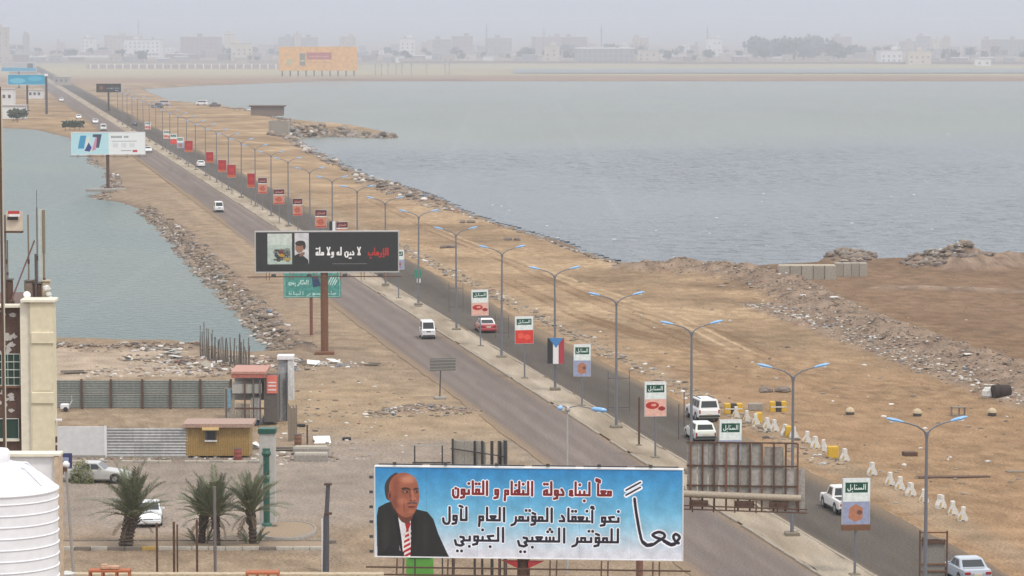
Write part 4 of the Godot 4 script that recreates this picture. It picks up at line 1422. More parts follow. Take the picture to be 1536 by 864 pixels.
func make_bare_back(rusty: Material, rusto: Material, back: Material) -> void:
	var z := 152.0
	var tl := dep(1030, 663, z)
	var br := dep(1207, 746, z)
	var t := thing("billboard", "bare back of a steel billboard with grey sheets and rusty ribs", "billboard", Vector3(tl.x, 0, tl.z), deg_to_rad(-5))
	var w := br.x - tl.x
	var top := tl.y
	var low := br.y
	var h := top - low
	var zinc := [mat("zinc_a", Color(0.36, 0.34, 0.315), 0.7, 0.05, "rough", 0.6), mat("zinc_b", Color(0.42, 0.395, 0.37), 0.7, 0.05, "rough", 0.45), mat("zinc_c", Color(0.31, 0.29, 0.265), 0.7, 0.05, "rough", 0.5)]
	var n := 11
	for i in n:                       # sheets in two courses; the last upper ones are gone
		var x := w * (i + 0.5) / n
		var drop := 0.0 if i < 7 else (0.35 if i < 9 else h * 0.33)
		var up := h * 0.42
		if i < 9 and i != 7:
			part(t, "sheet", MB.new().box(Vector3(x, top - up / 2 - drop * 0.4, -0.05), Vector3(w / n - 0.03, up - 0.03 - drop * 0.5, 0.03)), zinc[i % 3])
		elif i == 7:
			part(t, "sheet", MB.new().box(Vector3(x + 0.3, top - up / 2 - 0.1, -0.07), Vector3(w / n * 1.7, up - 0.2, 0.03)), mat("pale_sheet", Color(0.33, 0.30, 0.27), 0.8, 0, "rough", 0.5))
		part(t, "sheet", MB.new().box(Vector3(x, low + (h - up) / 2 - (0.35 if i > 8 else 0.0), -0.05), Vector3(w / n - 0.03, h - up - 0.03 + (0.5 if i > 8 else 0.0), 0.03)), zinc[(i * 2 + 1) % 3])
	for i in 10:
		var x := w * (i + 0.35) / 10.0
		part(t, "rib", MB.new().box(Vector3(x, (top + low) / 2 - 0.3, 0.06), Vector3(0.09, h + 0.6, 0.10)), rusty if i % 3 else rusto)
	for y in [top, top - h * 0.42, top - h * 0.78]:
		part(t, "cross_bar", MB.new().box(Vector3(w / 2 - 0.2, y, 0.02), Vector3(w * 0.93, 0.07, 0.08)), rusty)
	var pm := mat("stained_white_tube", Color(0.40, 0.34, 0.27), 0.7, 0.1, "rough", 0.9)
	part(t, "cantilever_tube", MB.new().tube([Vector3(-2.6, low + 0.28, 0.25), Vector3(w - 0.2, low + 0.05, 0.25)], [0.17], 12), pm)
	for k in 2:
		part(t, "catwalk_rail", MB.new().box(Vector3(w / 2 - 0.1, low - 0.38 - 0.17 * k, 0.5), Vector3(w + 0.4, 0.06, 0.06), Basis(Vector3.BACK, -0.02)), rusty)
	for i in 6:
		part(t, "bracket", MB.new().box(Vector3(0.3 + w * i / 5.6, low - 0.35, 0.4), Vector3(0.06, 0.6, 0.06)), rusty)
	for i in 3:
		part(t, "junction_box", MB.new().cbox(Vector3([0.6, 2.8, 4.4][i], low - 0.25, 0.2), Vector3(0.9, 0.28, 0.3), 0.03), rusty)
	var px := dep(960, 750, z).x - tl.x
	part(t, "column", MB.new().tube([Vector3(px, 0, 0.25), Vector3(px, low + 0.9, 0.25)], [0.17], 12), mat("pink_rust", Color(0.22, 0.11, 0.08), 0.8, 0, "rough"))

# ---------------------------------------------------------------- small signs along the median
func sign_image(kind: int) -> Image:
	var im := Image.create(96, 152, false, Image.FORMAT_RGBA8)
	im.fill(Color(0.84, 0.87, 0.86))
	if kind == 3:     # all red
		im.fill(Color(0.62, 0.09, 0.09))
		im.fill_rect(Rect2i(0, 122, 96, 30), Color(0.70, 0.36, 0.20))
		oval(im, Vector2(48, 60), 26, 24, Color(0.70, 0.18, 0.16))
		mottle(im, 0.2, 0.05)
		return im
	if kind == 4:     # dark red head over an orange picture
		im.fill_rect(Rect2i(0, 0, 96, 52), Color(0.30, 0.10, 0.10))
		im.fill_rect(Rect2i(8, 12, 80, 28), Color(0.42, 0.08, 0.10))
		write(im, "as li sm nm af bi lf", 84, 12, 34, 16, 3.5, Color(0.75, 0.62, 0.58))
		im.fill_rect(Rect2i(0, 60, 96, 92), Color(0.74, 0.50, 0.40))
		oval(im, Vector2(46, 104), 32, 26, Color(0.66, 0.32, 0.24))
		im.fill_rect(Rect2i(0, 138, 96, 14), Color(0.70, 0.20, 0.14))
		mottle(im, 0.2, 0.05)
		return im
	im.fill_rect(Rect2i(8, 12, 80, 34), Color(0.035, 0.27, 0.21))
	write(im, "as li sm nm af bi lf", 83, 14, 36, 18, 2.6, Color(0.90, 0.93, 0.92))
	if kind == 0:
		im.fill_rect(Rect2i(0, 76, 96, 76), Color(0.78, 0.20, 0.15))
		oval(im, Vector2(30, 108), 16, 16, Color(0.86, 0.34, 0.26)); oval(im, Vector2(64, 116), 18, 15, Color(0.86, 0.32, 0.24))
	elif kind == 1:
		im.fill_rect(Rect2i(0, 76, 96, 76), Color(0.56, 0.59, 0.70))
		fill(im, [Vector2(20, 130), Vector2(24, 96), Vector2(46, 84), Vector2(72, 98), Vector2(70, 134), Vector2(44, 144)], Color(0.66, 0.44, 0.34))
		oval(im, Vector2(60, 112), 10, 8, Color(0.40, 0.28, 0.24))
	else:
		im.fill_rect(Rect2i(0, 76, 96, 76), Color(0.84, 0.66, 0.60))
		oval(im, Vector2(34, 104), 30, 16, Color(0.66, 0.16, 0.14)); oval(im, Vector2(76, 118), 16, 10, Color(0.56, 0.13, 0.13)); oval(im, Vector2(40, 102), 12, 6, Color(0.84, 0.60, 0.54))
	mottle(im, 0.08, 0.05)
	return im

func make_sign(face: Material, label: String, where: Vector3, turn: float, w: float, h: float, low: float) -> Node3D:
	var t := thing("advertising_sign", label, "sign", where, turn, "advertising signs along the median")
	var m := MB.new()
	m.uvquad(Vector3(-w / 2, low + h, 0.10), Vector3(w / 2, low + h, 0.10), Vector3(w / 2, low, 0.10), Vector3(-w / 2, low, 0.10))
	part(t, "printed_face", m, face)
	part(t, "case", MB.new().cbox(Vector3(0, low + h / 2, 0), Vector3(w + 0.06, h + 0.06, 0.19), 0.02), mat("sign_case", Color(0.42, 0.42, 0.44), 0.5, 0.2))
	part(t, "pole", MB.new().tube([Vector3(0, 0, 0), Vector3(0, low + 0.2, 0)], [0.075, 0.07], 10), mats["lamp_pole_paint"])
	part(t, "footing", MB.new().cbox(Vector3(0, 0.03, 0), Vector3(0.6, 0.1, 0.6), 0.03), mats["lamp_footing"])
	return t

func make_signs() -> void:
	var faces := []
	for k in 5: faces.append(picture("sign_print_%d" % k, sign_image(k), 0.45))
	# [pole foot x, y, panel left, top, right, bottom, print, label]
	var list := [
		[1282, 862, 1263, 718, 1304, 786, 1, "green and white food sign with a brown plank under it, nearest the viewer"],
		[1094, 740, 1077, 630, 1110, 690, 1, "green and white food sign rising behind the bare billboard back"],
		[983, 686, 968, 573, 1000, 624, 2, "green and white food sign over red meat, left of the white parked cars"],
		[873, 608, 862, 517, 887, 564, 1, "green and white food sign over a brown loaf on blue"],
		[787, 567, 776, 475, 803, 515, 0, "green and white food sign with a red lower half"],
		[721, 519, 710, 435, 735, 473, 2, "green and white food sign just above the red and white taxi"],
		[598, 447, 599, 375, 607, 404, 1, "narrow green and white food sign beside the black billboard's right edge"],
		[514, 396, 514, 333, 531, 358, 4, "two-part red sign hidden by the black billboard's top edge"],
		[481, 371, 473, 315, 490, 341, 4, "two-part red sign just above the black billboard's top edge"],
		[447, 347, 440, 298, 454, 323, 4, "two-part red sign with orange foot, third from the black billboard"],
		[419, 335, 412, 284, 428, 306, 4, "two-part red sign with orange foot, fourth from the black billboard"],
		[394, 315, 388, 267, 401, 290, 4, "two-part red sign, farthest of the two-part ones"],
		[377, 307, 370, 260, 382, 281, 3, "plain red sign, nearest of the plain red ones"],
		[348, 291, 342, 247, 355, 266, 3, "plain red sign, second nearest of the plain red ones"],
		[333, 281, 328, 240, 340, 258, 3, "plain red sign, third nearest of the plain red ones"],
		[315, 270, 311, 228, 322, 244, 3, "plain red sign beside the white car in the right lane"],
		[283, 250, 276, 211, 288, 228, 3, "plain red sign, farthest of the plain red ones"],
		[271, 240, 266, 206, 276, 222, 1, "small green topped sign, nearest of the far green ones"],
		[261, 236, 256, 201, 266, 216, 0, "small green topped sign with a red foot, second of the far ones"],
		[250, 228, 246, 196, 256, 208, 2, "small green topped sign, third of the far ones"],
		[222, 208, 218, 183, 227, 194, 2, "small green topped sign, farthest of all along the median"]]
	var turn := wrapf(atan2(road_d.x, road_d.z) - PI, -PI, PI)
	var tilt := RandomNumberGenerator.new()
	tilt.seed = 4
	for s in list:
		var base := at(s[0], s[1], 0.1)
		var a := dep(s[2], s[3], -base.z)
		var b := dep(s[4], s[5], -base.z)
		var o := make_sign(faces[s[6]], s[7], base, turn * 0.45, clampf(b.x - a.x, 1.4, 1.75), a.y - b.y, b.y - base.y)
		o.rotation += Vector3(0, tilt.randf_range(-0.1, 0.1), tilt.randf_range(-0.02, 0.02))
		if s[0] == 1282:
			var lo := b.y - base.y
			part(o, "plank", MB.new().cbox(Vector3(0, lo - 0.18, 0.05), Vector3(1.72, 0.34, 0.30), 0.03), mats["rust_orange"])
	# the flag panel on the fourth near lamp
	var lb := lamp_base(3)
	var fa := dep(821, 506, -lb.z - 0.4)
	var fb := dep(846, 545, -lb.z - 0.4)
	var fl := thing("flag_panel", "flag panel of black, white and red bands under a blue wedge on a lamp pole", "flag", Vector3((fa.x + fb.x) / 2, fb.y, fa.z + 0.6), 0.0)
	var fw := fb.x - fa.x
	var fh := fa.y - fb.y
	var fm := [mat("flag_black", Color(0.02, 0.02, 0.022), 0.8, 0, "soft", 1.0), mat("flag_white", Color(0.66, 0.66, 0.66), 0.8, 0, "soft", 1.0), mat("flag_red", Color(0.34, 0.035, 0.05), 0.8, 0, "soft", 1.0), mat("flag_blue", Color(0.05, 0.19, 0.42), 0.8, 0, "soft", 1.0)]
	for k in 3:
		part(fl, "band", MB.new().box(Vector3(fw * (k - 1) / 3.0, fh / 2, 0), Vector3(fw / 3.0, fh, 0.03)), fm[k])
	part(fl, "wedge", MB.new().prism([Vector2(-fw * 0.42, fh), Vector2(fw * 0.45, fh), Vector2(0.02, fh * 0.62)], Vector3(0, 0, 0.018), Vector3.RIGHT, Vector3.UP, Vector3(0, 0, 0.012)), fm[3])
	for y in [0.0, fh]:
		part(fl, "rod", MB.new().tube([Vector3(-fw / 2, y, 0), Vector3(fw / 2, y, 0)], [0.03], 6), mats["lamp_pole_paint"])
	# a second, half hidden one above the black billboard
	var g0 := at(501, 385, 0.1)
	var ga := dep(494, 332, -g0.z)
	var gb := dep(508, 352, -g0.z)
	var gf := thing("flag_panel", "small flag panel peeping over the black billboard's top edge", "flag", Vector3((ga.x + gb.x) / 2, g0.y, g0.z))
	for k in 3:
		part(gf, "band", MB.new().box(Vector3((gb.x - ga.x) * (k - 1) / 3.0, (ga.y + gb.y) / 2 - g0.y, 0), Vector3((gb.x - ga.x) / 3.0, ga.y - gb.y, 0.04)), [fm[0], fm[1], fm[0]][k])
	part(gf, "pole", MB.new().tube([Vector3(0, 0, -0.05), Vector3(0, ga.y - g0.y, -0.05)], [0.06], 8), mats["lamp_pole_paint"])
	# green traffic sign on the lamp right of the black billboard
	var tb := lamp_base(7)
	var ta := dep(622, 404, -tb.z - 0.4)
	var te := dep(632, 416, -tb.z - 0.4)
	var ts := thing("traffic_sign", "small green traffic sign with a white plate on a lamp pole", "traffic sign", Vector3((ta.x + te.x) / 2, te.y, ta.z + 0.6))
	part(ts, "plate", MB.new().cbox(Vector3(0, (ta.y - te.y) / 2, 0), Vector3(te.x - ta.x, ta.y - te.y, 0.05), 0.02), mat("sign_green", Color(0.02, 0.22, 0.13), 0.5))
	part(ts, "lower_plate", MB.new().cbox(Vector3(0.1, -0.35, 0), Vector3(0.45, 0.5, 0.05), 0.02), mat("sign_white", Color(0.7, 0.7, 0.7), 0.5))
	part(ts, "bracket", MB.new().tube([Vector3(-1.1, 0.5, -0.1), Vector3(0, 0.5, -0.06)], [0.04], 6), mats["lamp_pole_paint"])

# ---------------------------------------------------------------- vehicles: local forward is -Z
func wheel(t: Node3D, x: float, z: float, r: float, w: float, tyre: Material, rim: Material) -> void:
	var s := signf(x)
	var wh := part(t, "wheel", MB.new().tube([Vector3(-w / 2, 0, 0), Vector3(-w / 2 + 0.03, 0, 0), Vector3(w / 2 - 0.03, 0, 0), Vector3(w / 2, 0, 0)], [r * 0.92, r, r, r * 0.92], 16), tyre, Vector3(x, r, z))
	part(wh, "rim", MB.new().tube([Vector3(s * (w / 2 - 0.05), 0, 0), Vector3(s * (w / 2 + 0.012), 0, 0)], [r * 0.62, r * 0.56], 12), rim)

func pane(t: Node3D, called: String, a: Vector3, b: Vector3, c: Vector3, d: Vector3, u0: float, u1: float, v0: float, v1: float, m: Material) -> void:
	# a, b lower corners, c, d upper (c above b); a pane set 8 mm proud of the face
	var n := (b - a).cross(d - a).normalized() * 0.008
	var q := func(u: float, v: float) -> Vector3: return a.lerp(b, u).lerp(d.lerp(c, u), v)
	var mb := MB.new()
	var f := [q.call(u0, v0), q.call(u1, v0), q.call(u1, v1), q.call(u0, v1)]
	mb.loft([[f[0] - n, f[1] - n, f[2] - n, f[3] - n], [f[0] + n, f[1] + n, f[2] + n, f[3] + n]], true, true, true)
	part(t, called, mb, m)

func make_car(called: String, label: String, cat: String, where: Vector3, turn: float, kind: String, paint: Color, roof_paint = null) -> Node3D:
	var t := thing(called, label, cat, where, turn)
	var key := "paint_%.2f_%.2f_%.2f" % [paint.r, paint.g, paint.b]
	var pm := glossy(key, paint, 0.3)
	var rm: Material = pm
	if roof_paint != null: rm = glossy("paint_roof_%.2f" % roof_paint.r, roof_paint, 0.3)
	var glass := mat("car_glass", Color(0.025, 0.03, 0.033), 0.08, 0, "")
	var tyre := mat("tyre", Color(0.02, 0.02, 0.02), 0.9, 0, "")
	var rim := mat("wheel_rim", Color(0.35, 0.35, 0.36), 0.4, 0.6, "")
	var black := mat("black_trim", Color(0.025, 0.025, 0.027), 0.6, 0, "")
	var red := mat("tail_lens", Color(0.30, 0.015, 0.015), 0.2, 0, "")
	var lens := mat("head_lens", Color(0.62, 0.64, 0.66), 0.12, 0.3, "")
	var plate := mat("number_plate_paint", Color(0.58, 0.52, 0.40), 0.5, 0, "")
	var spec: Array = {
		"sedan": [4.5, 1.76, 1.42, [[-0.5, 0.80, 0.32, 0.58], [-0.475, 0.94, 0.22, 0.68], [-0.30, 1.0, 0.20, 0.84], [-0.17, 1.0, 0.20, 0.92], [0.28, 1.0, 0.20, 0.94], [0.44, 0.97, 0.22, 0.95], [0.485, 0.94, 0.24, 0.90], [0.5, 0.86, 0.34, 0.72]], -0.17, 0.34, -0.03, 0.20, 0.93],
		"suv": [4.6, 1.84, 1.86, [[-0.5, 0.84, 0.40, 0.84], [-0.48, 0.95, 0.34, 0.95], [-0.28, 1.0, 0.32, 1.06], [-0.20, 1.0, 0.32, 1.12], [0.46, 1.0, 0.34, 1.12], [0.49, 0.97, 0.36, 1.08], [0.5, 0.92, 0.42, 0.95]], -0.20, 0.49, -0.09, 0.45, 1.11],
		"wagon": [4.4, 1.70, 1.46, [[-0.5, 0.84, 0.34, 0.62], [-0.48, 0.95, 0.24, 0.72], [-0.28, 1.0, 0.22, 0.88], [-0.18, 1.0, 0.22, 0.93], [0.46, 1.0, 0.24, 0.94], [0.49, 0.97, 0.26, 0.88], [0.5, 0.92, 0.36, 0.70]], -0.18, 0.48, -0.05, 0.38, 0.93],
		"van": [4.5, 1.72, 2.0, [[-0.5, 0.86, 0.34, 0.92], [-0.485, 0.96, 0.28, 1.06], [-0.44, 1.0, 0.26, 1.14], [0.46, 1.0, 0.26, 1.14], [0.49, 0.98, 0.28, 1.12], [0.5, 0.94, 0.34, 1.02]], -0.47, 0.49, -0.29, 0.46, 1.13],
		"pickup": [4.9, 1.74, 1.72, [[-0.5, 0.84, 0.40, 0.80], [-0.48, 0.95, 0.34, 0.92], [-0.27, 1.0, 0.32, 1.02], [-0.20, 1.0, 0.32, 1.06], [0.47, 1.0, 0.36, 1.02], [0.5, 0.97, 0.40, 1.0]], -0.20, 0.14, -0.11, 0.10, 1.05],
	}[kind]
	var L: float = spec[0]
	var W: float = spec[1]
	var H: float = spec[2]
	var rings := []
	for s in spec[3]:
		var hw: float = W / 2 * s[1]
		var y0: float = s[2]
		var y1: float = s[3]
		var z: float = s[0] * L
		var r := []
		for p in [[-0.9, y0], [-1, y0 + 0.1], [-1, y0 + (y1 - y0) * 0.62], [-0.97, y1 - 0.07], [-0.88, y1], [0.88, y1], [0.97, y1 - 0.07], [1, y0 + (y1 - y0) * 0.62], [1, y0 + 0.1], [0.9, y0]]:
			r.append(Vector3(p[0] * hw, p[1], z))
		rings.append(r)
	part(t, "body", MB.new().loft(rings, true, true, true), pm)
	var belt: float = spec[8]
	var zb0: float = spec[4] * L
	var zb1: float = spec[5] * L
	var zt0: float = spec[6] * L
	var zt1: float = spec[7] * L
	var wb := W / 2 * 0.94
	var wt := W / 2 * (0.78 if kind != "van" else 0.86)
	var top := H - 0.05
	# greenhouse with a crowned roof
	var ring := func(y: float, z0: float, z1: float, hw: float, cut: float) -> Array:
		return [Vector3(-hw + cut, y, z0), Vector3(hw - cut, y, z0), Vector3(hw, y, z0 + cut), Vector3(hw, y, z1 - cut), Vector3(hw - cut, y, z1), Vector3(-hw + cut, y, z1), Vector3(-hw, y, z1 - cut), Vector3(-hw, y, z0 + cut)]
	part(t, "cabin", MB.new().loft([ring.call(belt - 0.06, zb0, zb1, wb, 0.05), ring.call(top, zt0, zt1, wt, 0.05), ring.call(H - 0.01, zt0 + 0.12, zt1 - 0.12, wt - 0.10, 0.08), ring.call(H, zt0 + 0.3, zt1 - 0.3, wt - 0.28, 0.1)], true, true, true), rm)
	var bl := belt - 0.06
	var fl := [Vector3(-wb, bl, zb0), Vector3(wb, bl, zb0), Vector3(wt, top, zt0), Vector3(-wt, top, zt0)]
	var bk := [Vector3(wb, bl, zb1), Vector3(-wb, bl, zb1), Vector3(-wt, top, zt1), Vector3(wt, top, zt1)]
	pane(t, "windscreen", fl[1], fl[0], fl[3], fl[2], 0.07, 0.93, 0.14, 0.92, glass)
	pane(t, "rear_window", bk[1], bk[0], bk[3], bk[2], 0.09, 0.91, 0.20 if kind != "van" else 0.3, 0.88, glass)
	var cuts := [[0.10, 0.46], [0.50, 0.86]]
	if kind in ["suv", "wagon"]: cuts = [[0.09, 0.34], [0.37, 0.64], [0.67, 0.93]]
	elif kind == "van": cuts = [[0.07, 0.28], [0.31, 0.60], [0.63, 0.94]]
	elif kind == "pickup": cuts = [[0.16, 0.84]]
	for c in cuts:
		pane(t, "side_window", fl[0], bk[1], bk[2], fl[3], c[0], c[1], 0.18, 0.88, glass)
		pane(t, "side_window", bk[0], fl[1], fl[2], bk[3], 1 - c[1], 1 - c[0], 0.18, 0.88, glass)
	var wr := 0.31 if kind in ["sedan", "wagon", "van"] else 0.37
	for x in [-1, 1]:
		for z in [-0.31, 0.29]:
			wheel(t, x * (W / 2 - 0.10), z * L, wr, 0.22, tyre, rim)
			part(t, "wheel_arch", MB.new().tube([Vector3(x * (W / 2 - 0.2), wr + 0.03, z * L), Vector3(x * (W / 2 + 0.004), wr + 0.03, z * L)], [wr * 1.16], 16), black)
		part(t, "mirror", MB.new().cbox(Vector3(x * (W / 2 + 0.07), belt + 0.06, zb0 + 0.45), Vector3(0.16, 0.13, 0.10), 0.03), black if kind == "van" else pm)
		var y1: float = spec[3][1][3]
		part(t, "headlight", MB.new().cbox(Vector3(x * W * 0.33, y1 - 0.14, -L / 2 + 0.035), Vector3(W * 0.20, 0.14, 0.10), 0.02), lens)
		var ty: float = spec[3][-1][3]
		if kind in ["suv", "van", "wagon"]:
			part(t, "tail_light", MB.new().cbox(Vector3(x * W * 0.43, ty - 0.08, L / 2 - 0.03), Vector3(0.13, 0.30, 0.09), 0.02), red)
		else:
			part(t, "tail_light", MB.new().cbox(Vector3(x * W * 0.35, ty + (0.02 if kind == "sedan" else -0.25), L / 2 - 0.015), Vector3(W * 0.19, 0.14, 0.09), 0.02), red)
	part(t, "front_bumper", MB.new().cbox(Vector3(0, 0.42, -L / 2 + 0.02), Vector3(W * 0.92, 0.20, 0.18), 0.05), black if kind in ["suv", "van", "wagon"] else pm)
	part(t, "rear_bumper", MB.new().cbox(Vector3(0, 0.42 if kind != "suv" else 0.52, L / 2 - 0.02), Vector3(W * 0.95, 0.20, 0.18), 0.05), black if kind in ["suv", "wagon", "pickup"] else pm)
	part(t, "grille", MB.new().cbox(Vector3(0, spec[3][1][3] - 0.16, -L / 2 + 0.02), Vector3(W * 0.36, 0.13, 0.08), 0.02), black)
	part(t, "number_plate", MB.new().box(Vector3(0, 0.66, L / 2 + 0.01), Vector3(0.46, 0.13, 0.03)), plate)
	part(t, "underside", MB.new().box(Vector3(0, 0.26, 0), Vector3(W * 0.84, 0.16, L * 0.88)), black)
	if kind == "pickup":
		part(t, "load_bed", MB.new().box(Vector3(0, 1.04, L * 0.31), Vector3(W * 0.84, 0.02, L * 0.30)), black)
	if kind == "suv":
		for x in [-1, 1]:
			part(t, "roof_rail", MB.new().box(Vector3(x * wt * 0.8, H + 0.03, 0.5), Vector3(0.04, 0.05, 2.2)), black)
	return t

func make_vehicles() -> void:
	var away := atan2(-road_d.x, -road_d.z)
	var white := Color(0.70, 0.70, 0.70)
	make_car("minibus", "white minibus driving towards the viewer in the left carriageway", "van", at(641, 507), away + PI - 0.06, "van", Color(0.66, 0.66, 0.68)).scale = Vector3(0.82, 0.9, 0.72)
	make_car("parked_car", "white estate car with a dark number plate parked nearer of the two verge cars", "car", at(1046, 659) + Vector3(0.2, 0.02, 0), away - 0.02, "wagon", Color(0.56, 0.58, 0.54))
	make_car("parked_car", "white off-road car parked on the right verge ahead of the estate car", "car", at(1048, 629) + Vector3(0.3, 0.02, 0), away + 0.02, "suv", white)
	make_car("taxi", "red and white taxi driving away in the right carriageway", "car", at(728, 497), away, "sedan", Color(0.34, 0.04, 0.045), Color(0.70, 0.68, 0.67))
	make_car("pickup_truck", "white pickup partly hidden behind the nearest food sign", "pickup", at(1262, 766), away, "pickup", Color(0.66, 0.65, 0.64))
	make_car("moving_car", "silver saloon at the bottom right beside the rusty sign frame", "car", at(1449, 869), away, "sedan", Color(0.33, 0.37, 0.43))
	make_car("moving_car", "small white car driving towards the viewer left of the black billboard", "car", at(328, 318), away + PI, "van", Color(0.66, 0.67, 0.68)).scale = Vector3(0.85, 0.9, 0.75)
	make_car("moving_car", "white car beside a plain red sign in the right carriageway", "car", at(301, 250), away, "sedan", white)
	make_car("moving_car", "white car at the right edge of the white billboard", "car", at(222, 228), away + PI, "sedan", white)
	make_car("moving_car", "white car just above the white billboard, nearest of the far ones", "car", at(155, 196), away + PI, "van", white)
	make_car("moving_car", "white car above the white billboard, second of the far ones", "car", at(143, 185), away + PI, "sedan", white)
	make_car("moving_car", "white car far along the left carriageway by the bend", "car", at(118, 178), away + PI, "sedan", white)
	make_car("moving_car", "tiny white car beside the tall dark pole at far left", "car", at(92, 152), away + PI, "sedan", white)
	make_car("moving_car", "dark car in the far right carriageway below the small dark billboard", "car", at(202, 188), away, "sedan", Color(0.05, 0.05, 0.06))
	make_car("lorry", "white lorry parked on the far sandy flat by the water", "lorry", at(303, 158), 1.3, "van", white)
	make_car("lorry", "dark lorry parked beside the white one on the far flat", "lorry", at(322, 160), 0.9, "pickup", Color(0.12, 0.08, 0.07))
	make_car("parked_car", "dark vehicle parked at the far bay beach", "car", at(236, 162), 1.2, "suv", Color(0.10, 0.09, 0.09))
	make_car("parked_car", "red and white vehicle parked at the far bay beach", "car", at(246, 158), 1.4, "van", Color(0.5, 0.42, 0.40))
	make_car("parked_car", "silver saloon parked side-on behind the leafy bush", "car", at(146, 722), -PI / 2 - 0.06, "sedan", Color(0.36, 0.35, 0.33))
	make_car("parked_car", "white car facing the viewer behind the leftmost palm", "car", at(223, 784), PI + 0.10, "sedan", Color(0.62, 0.64, 0.66))

# ---------------------------------------------------------------- barriers and things along the road
func make_roadside() -> void:
	var white := mat("barrier_white", Color(0.66, 0.64, 0.60), 0.8, 0, "rough", 0.9)
	var yel := mat("barrier_yellow", Color(0.62, 0.38, 0.03), 0.8, 0, "rough", 0.9)
	var blk := mat("barrier_black", Color(0.05, 0.045, 0.04), 0.8, 0, "rough", 0.9)
	var away := atan2(-road_d.x, -road_d.z)
	# concrete barrier: wide foot, waisted, narrow top, stained foot
	var prof := [Vector2(-0.42, 0), Vector2(0.42, 0), Vector2(0.40, 0.30), Vector2(0.24, 0.62), Vector2(0.15, 0.80), Vector2(0.16, 1.18), Vector2(-0.16, 1.18), Vector2(-0.15, 0.80), Vector2(-0.24, 0.62), Vector2(-0.40, 0.30)]
	var proto := thing("concrete_barrier", "x", "barrier", Vector3.ZERO, 0, "white concrete barriers along the right verge")
	part(proto, "block", MB.new().prism(prof, Vector3(0, 0, -0.3), Vector3.RIGHT, Vector3.UP, Vector3(0, 0, 0.6)), white)
	part(proto, "lifting_slot", MB.new().box(Vector3(0, 0.05, 0.29), Vector3(0.26, 0.09, 0.04)), blk)
	part(proto, "end_cap", MB.new().prism([Vector2(-0.40, 0.10), Vector2(-0.18, 0.10), Vector2(-0.14, 0.55), Vector2(-0.24, 0.58), Vector2(-0.38, 0.30)], Vector3(0, 0, 0.301), Vector3.RIGHT, Vector3.UP, Vector3(0, 0, 0.012)), mat("barrier_stain", Color(0.50, 0.36, 0.16), 0.9, 0, "rough"))
	var first := [[1104, 626], [1120, 632], [1134, 637], [1151, 643], [1162, 646], [1178, 653], [1191, 657], [1210, 664], [1223, 672], [1236, 677], [1267, 691]]
	var second := [[1308, 712], [1335, 727], [1350, 734], [1366, 743], [1386, 753], [1411, 762], [1430, 772], [1444, 781]]
	var used := false
	for row in [[first, "upper"], [second, "lower"]]:
		for i in row[0].size():
			var p: Vector3 = at(row[0][i][0], row[0][i][1], 0.0)
			p.y = land_height(p.x, p.z) - 0.02
			var lab := "white concrete barrier, %s of the %s row counted from its far end" % [ordinal(i + 1), row[1]]
			var tn := away + rng.randf_range(-0.35, 0.35)
			if not used:
				proto.position = p; proto.rotation.y = tn; proto.set_meta("label", lab); used = true; proto.scale = Vector3.ONE * 0.78
			else:
				dup(proto, "concrete_barrier", p, tn, lab).rotation.z = rng.randf_range(-0.06, 0.06)
	# low yellow blocks
	var yl := [[1100, 620, 1.5, "yellow and black barrier block left of the white row's far end"], [1167, 617, 1.4, "yellow and black barrier block standing apart on the sand"], [1249, 686, 0.8, "small yellow block between the last two white barriers"], [1138, 634, 0.5, "small yellow block among the far white barriers"], [1183, 655, 0.5, "small yellow block beside the lamp pole among white barriers"]]
	for q in yl:
		var t := thing("yellow_barrier", q[3], "barrier", at(q[0], q[1]), 0.1)
		var w: float = q[2]
		var n := 3 if w > 1 else 1
		for i in n:
			part(t, "block", MB.new().cbox(Vector3(w * ((i + 0.5) / n - 0.5), 0.42, 0), Vector3(w / n - 0.01, 0.84, 0.55), 0.05), yel if i != 1 else blk)
		if n == 3: part(t, "white_band", MB.new().box(Vector3(0, 0.40, 0.28), Vector3(w - 0.1, 0.10, 0.02)), white)
	var pipe := thing("concrete_pipe", "pale concrete slab lying between the yellow barrier blocks", "slab", at(1133, 615), 0.1)
	part(pipe, "slab", MB.new().cbox(Vector3(0, 0.3, 0), Vector3(1.2, 0.55, 0.5), 0.06), mats["concrete"])
	# cream domes on dark feet
	var cream := mat("cream_concrete", Color(0.52, 0.42, 0.28), 0.9, 0, "rough")
	var dl := ["cream domed block on a dark foot, left of the tall near lamp's blue heads", "cream domed block on a dark foot behind the near lamp's blue heads", "cream domed block on a dark foot right of the near lamp's blue heads"]
	var dp := [[1275, 622], [1376, 624], [1488, 623]]
	for i in 3:
		var t := thing("domed_block", dl[i], "block", at(dp[i][0], dp[i][1]))
		part(t, "foot", MB.new().lathe(Vector3.ZERO, [Vector2(0.34, 0), Vector2(0.36, 0.2), Vector2(0.32, 0.25)], 14), blk)
		part(t, "dome", MB.new().lathe(Vector3(0, 0.24, 0), [Vector2(0.38, 0), Vector2(0.37, 0.12), Vector2(0.28, 0.28), Vector2(0.12, 0.37), Vector2(0.02, 0.39)], 14), cream)
	var cr := thing("crate", "open weathered crate between two cream domed blocks", "crate", at(1437, 624))
	var cw := mat("weathered_wood", Color(0.22, 0.18, 0.14), 0.9, 0, "rough", 1.5)
	for s in [[0, 0.72, 0, 1.15, 0.07, 0.6], [-0.54, 0.37, 0, 0.07, 0.74, 0.6], [0.54, 0.37, 0, 0.07, 0.74, 0.6], [0, 0.04, 0, 1.0, 0.07, 0.6], [0.1, 0.4, -0.1, 0.06, 0.66, 0.3]]:
		part(cr, "plank", MB.new().box(Vector3(s[0], s[1], s[2]), Vector3(s[3], s[4], s[5])), cw)
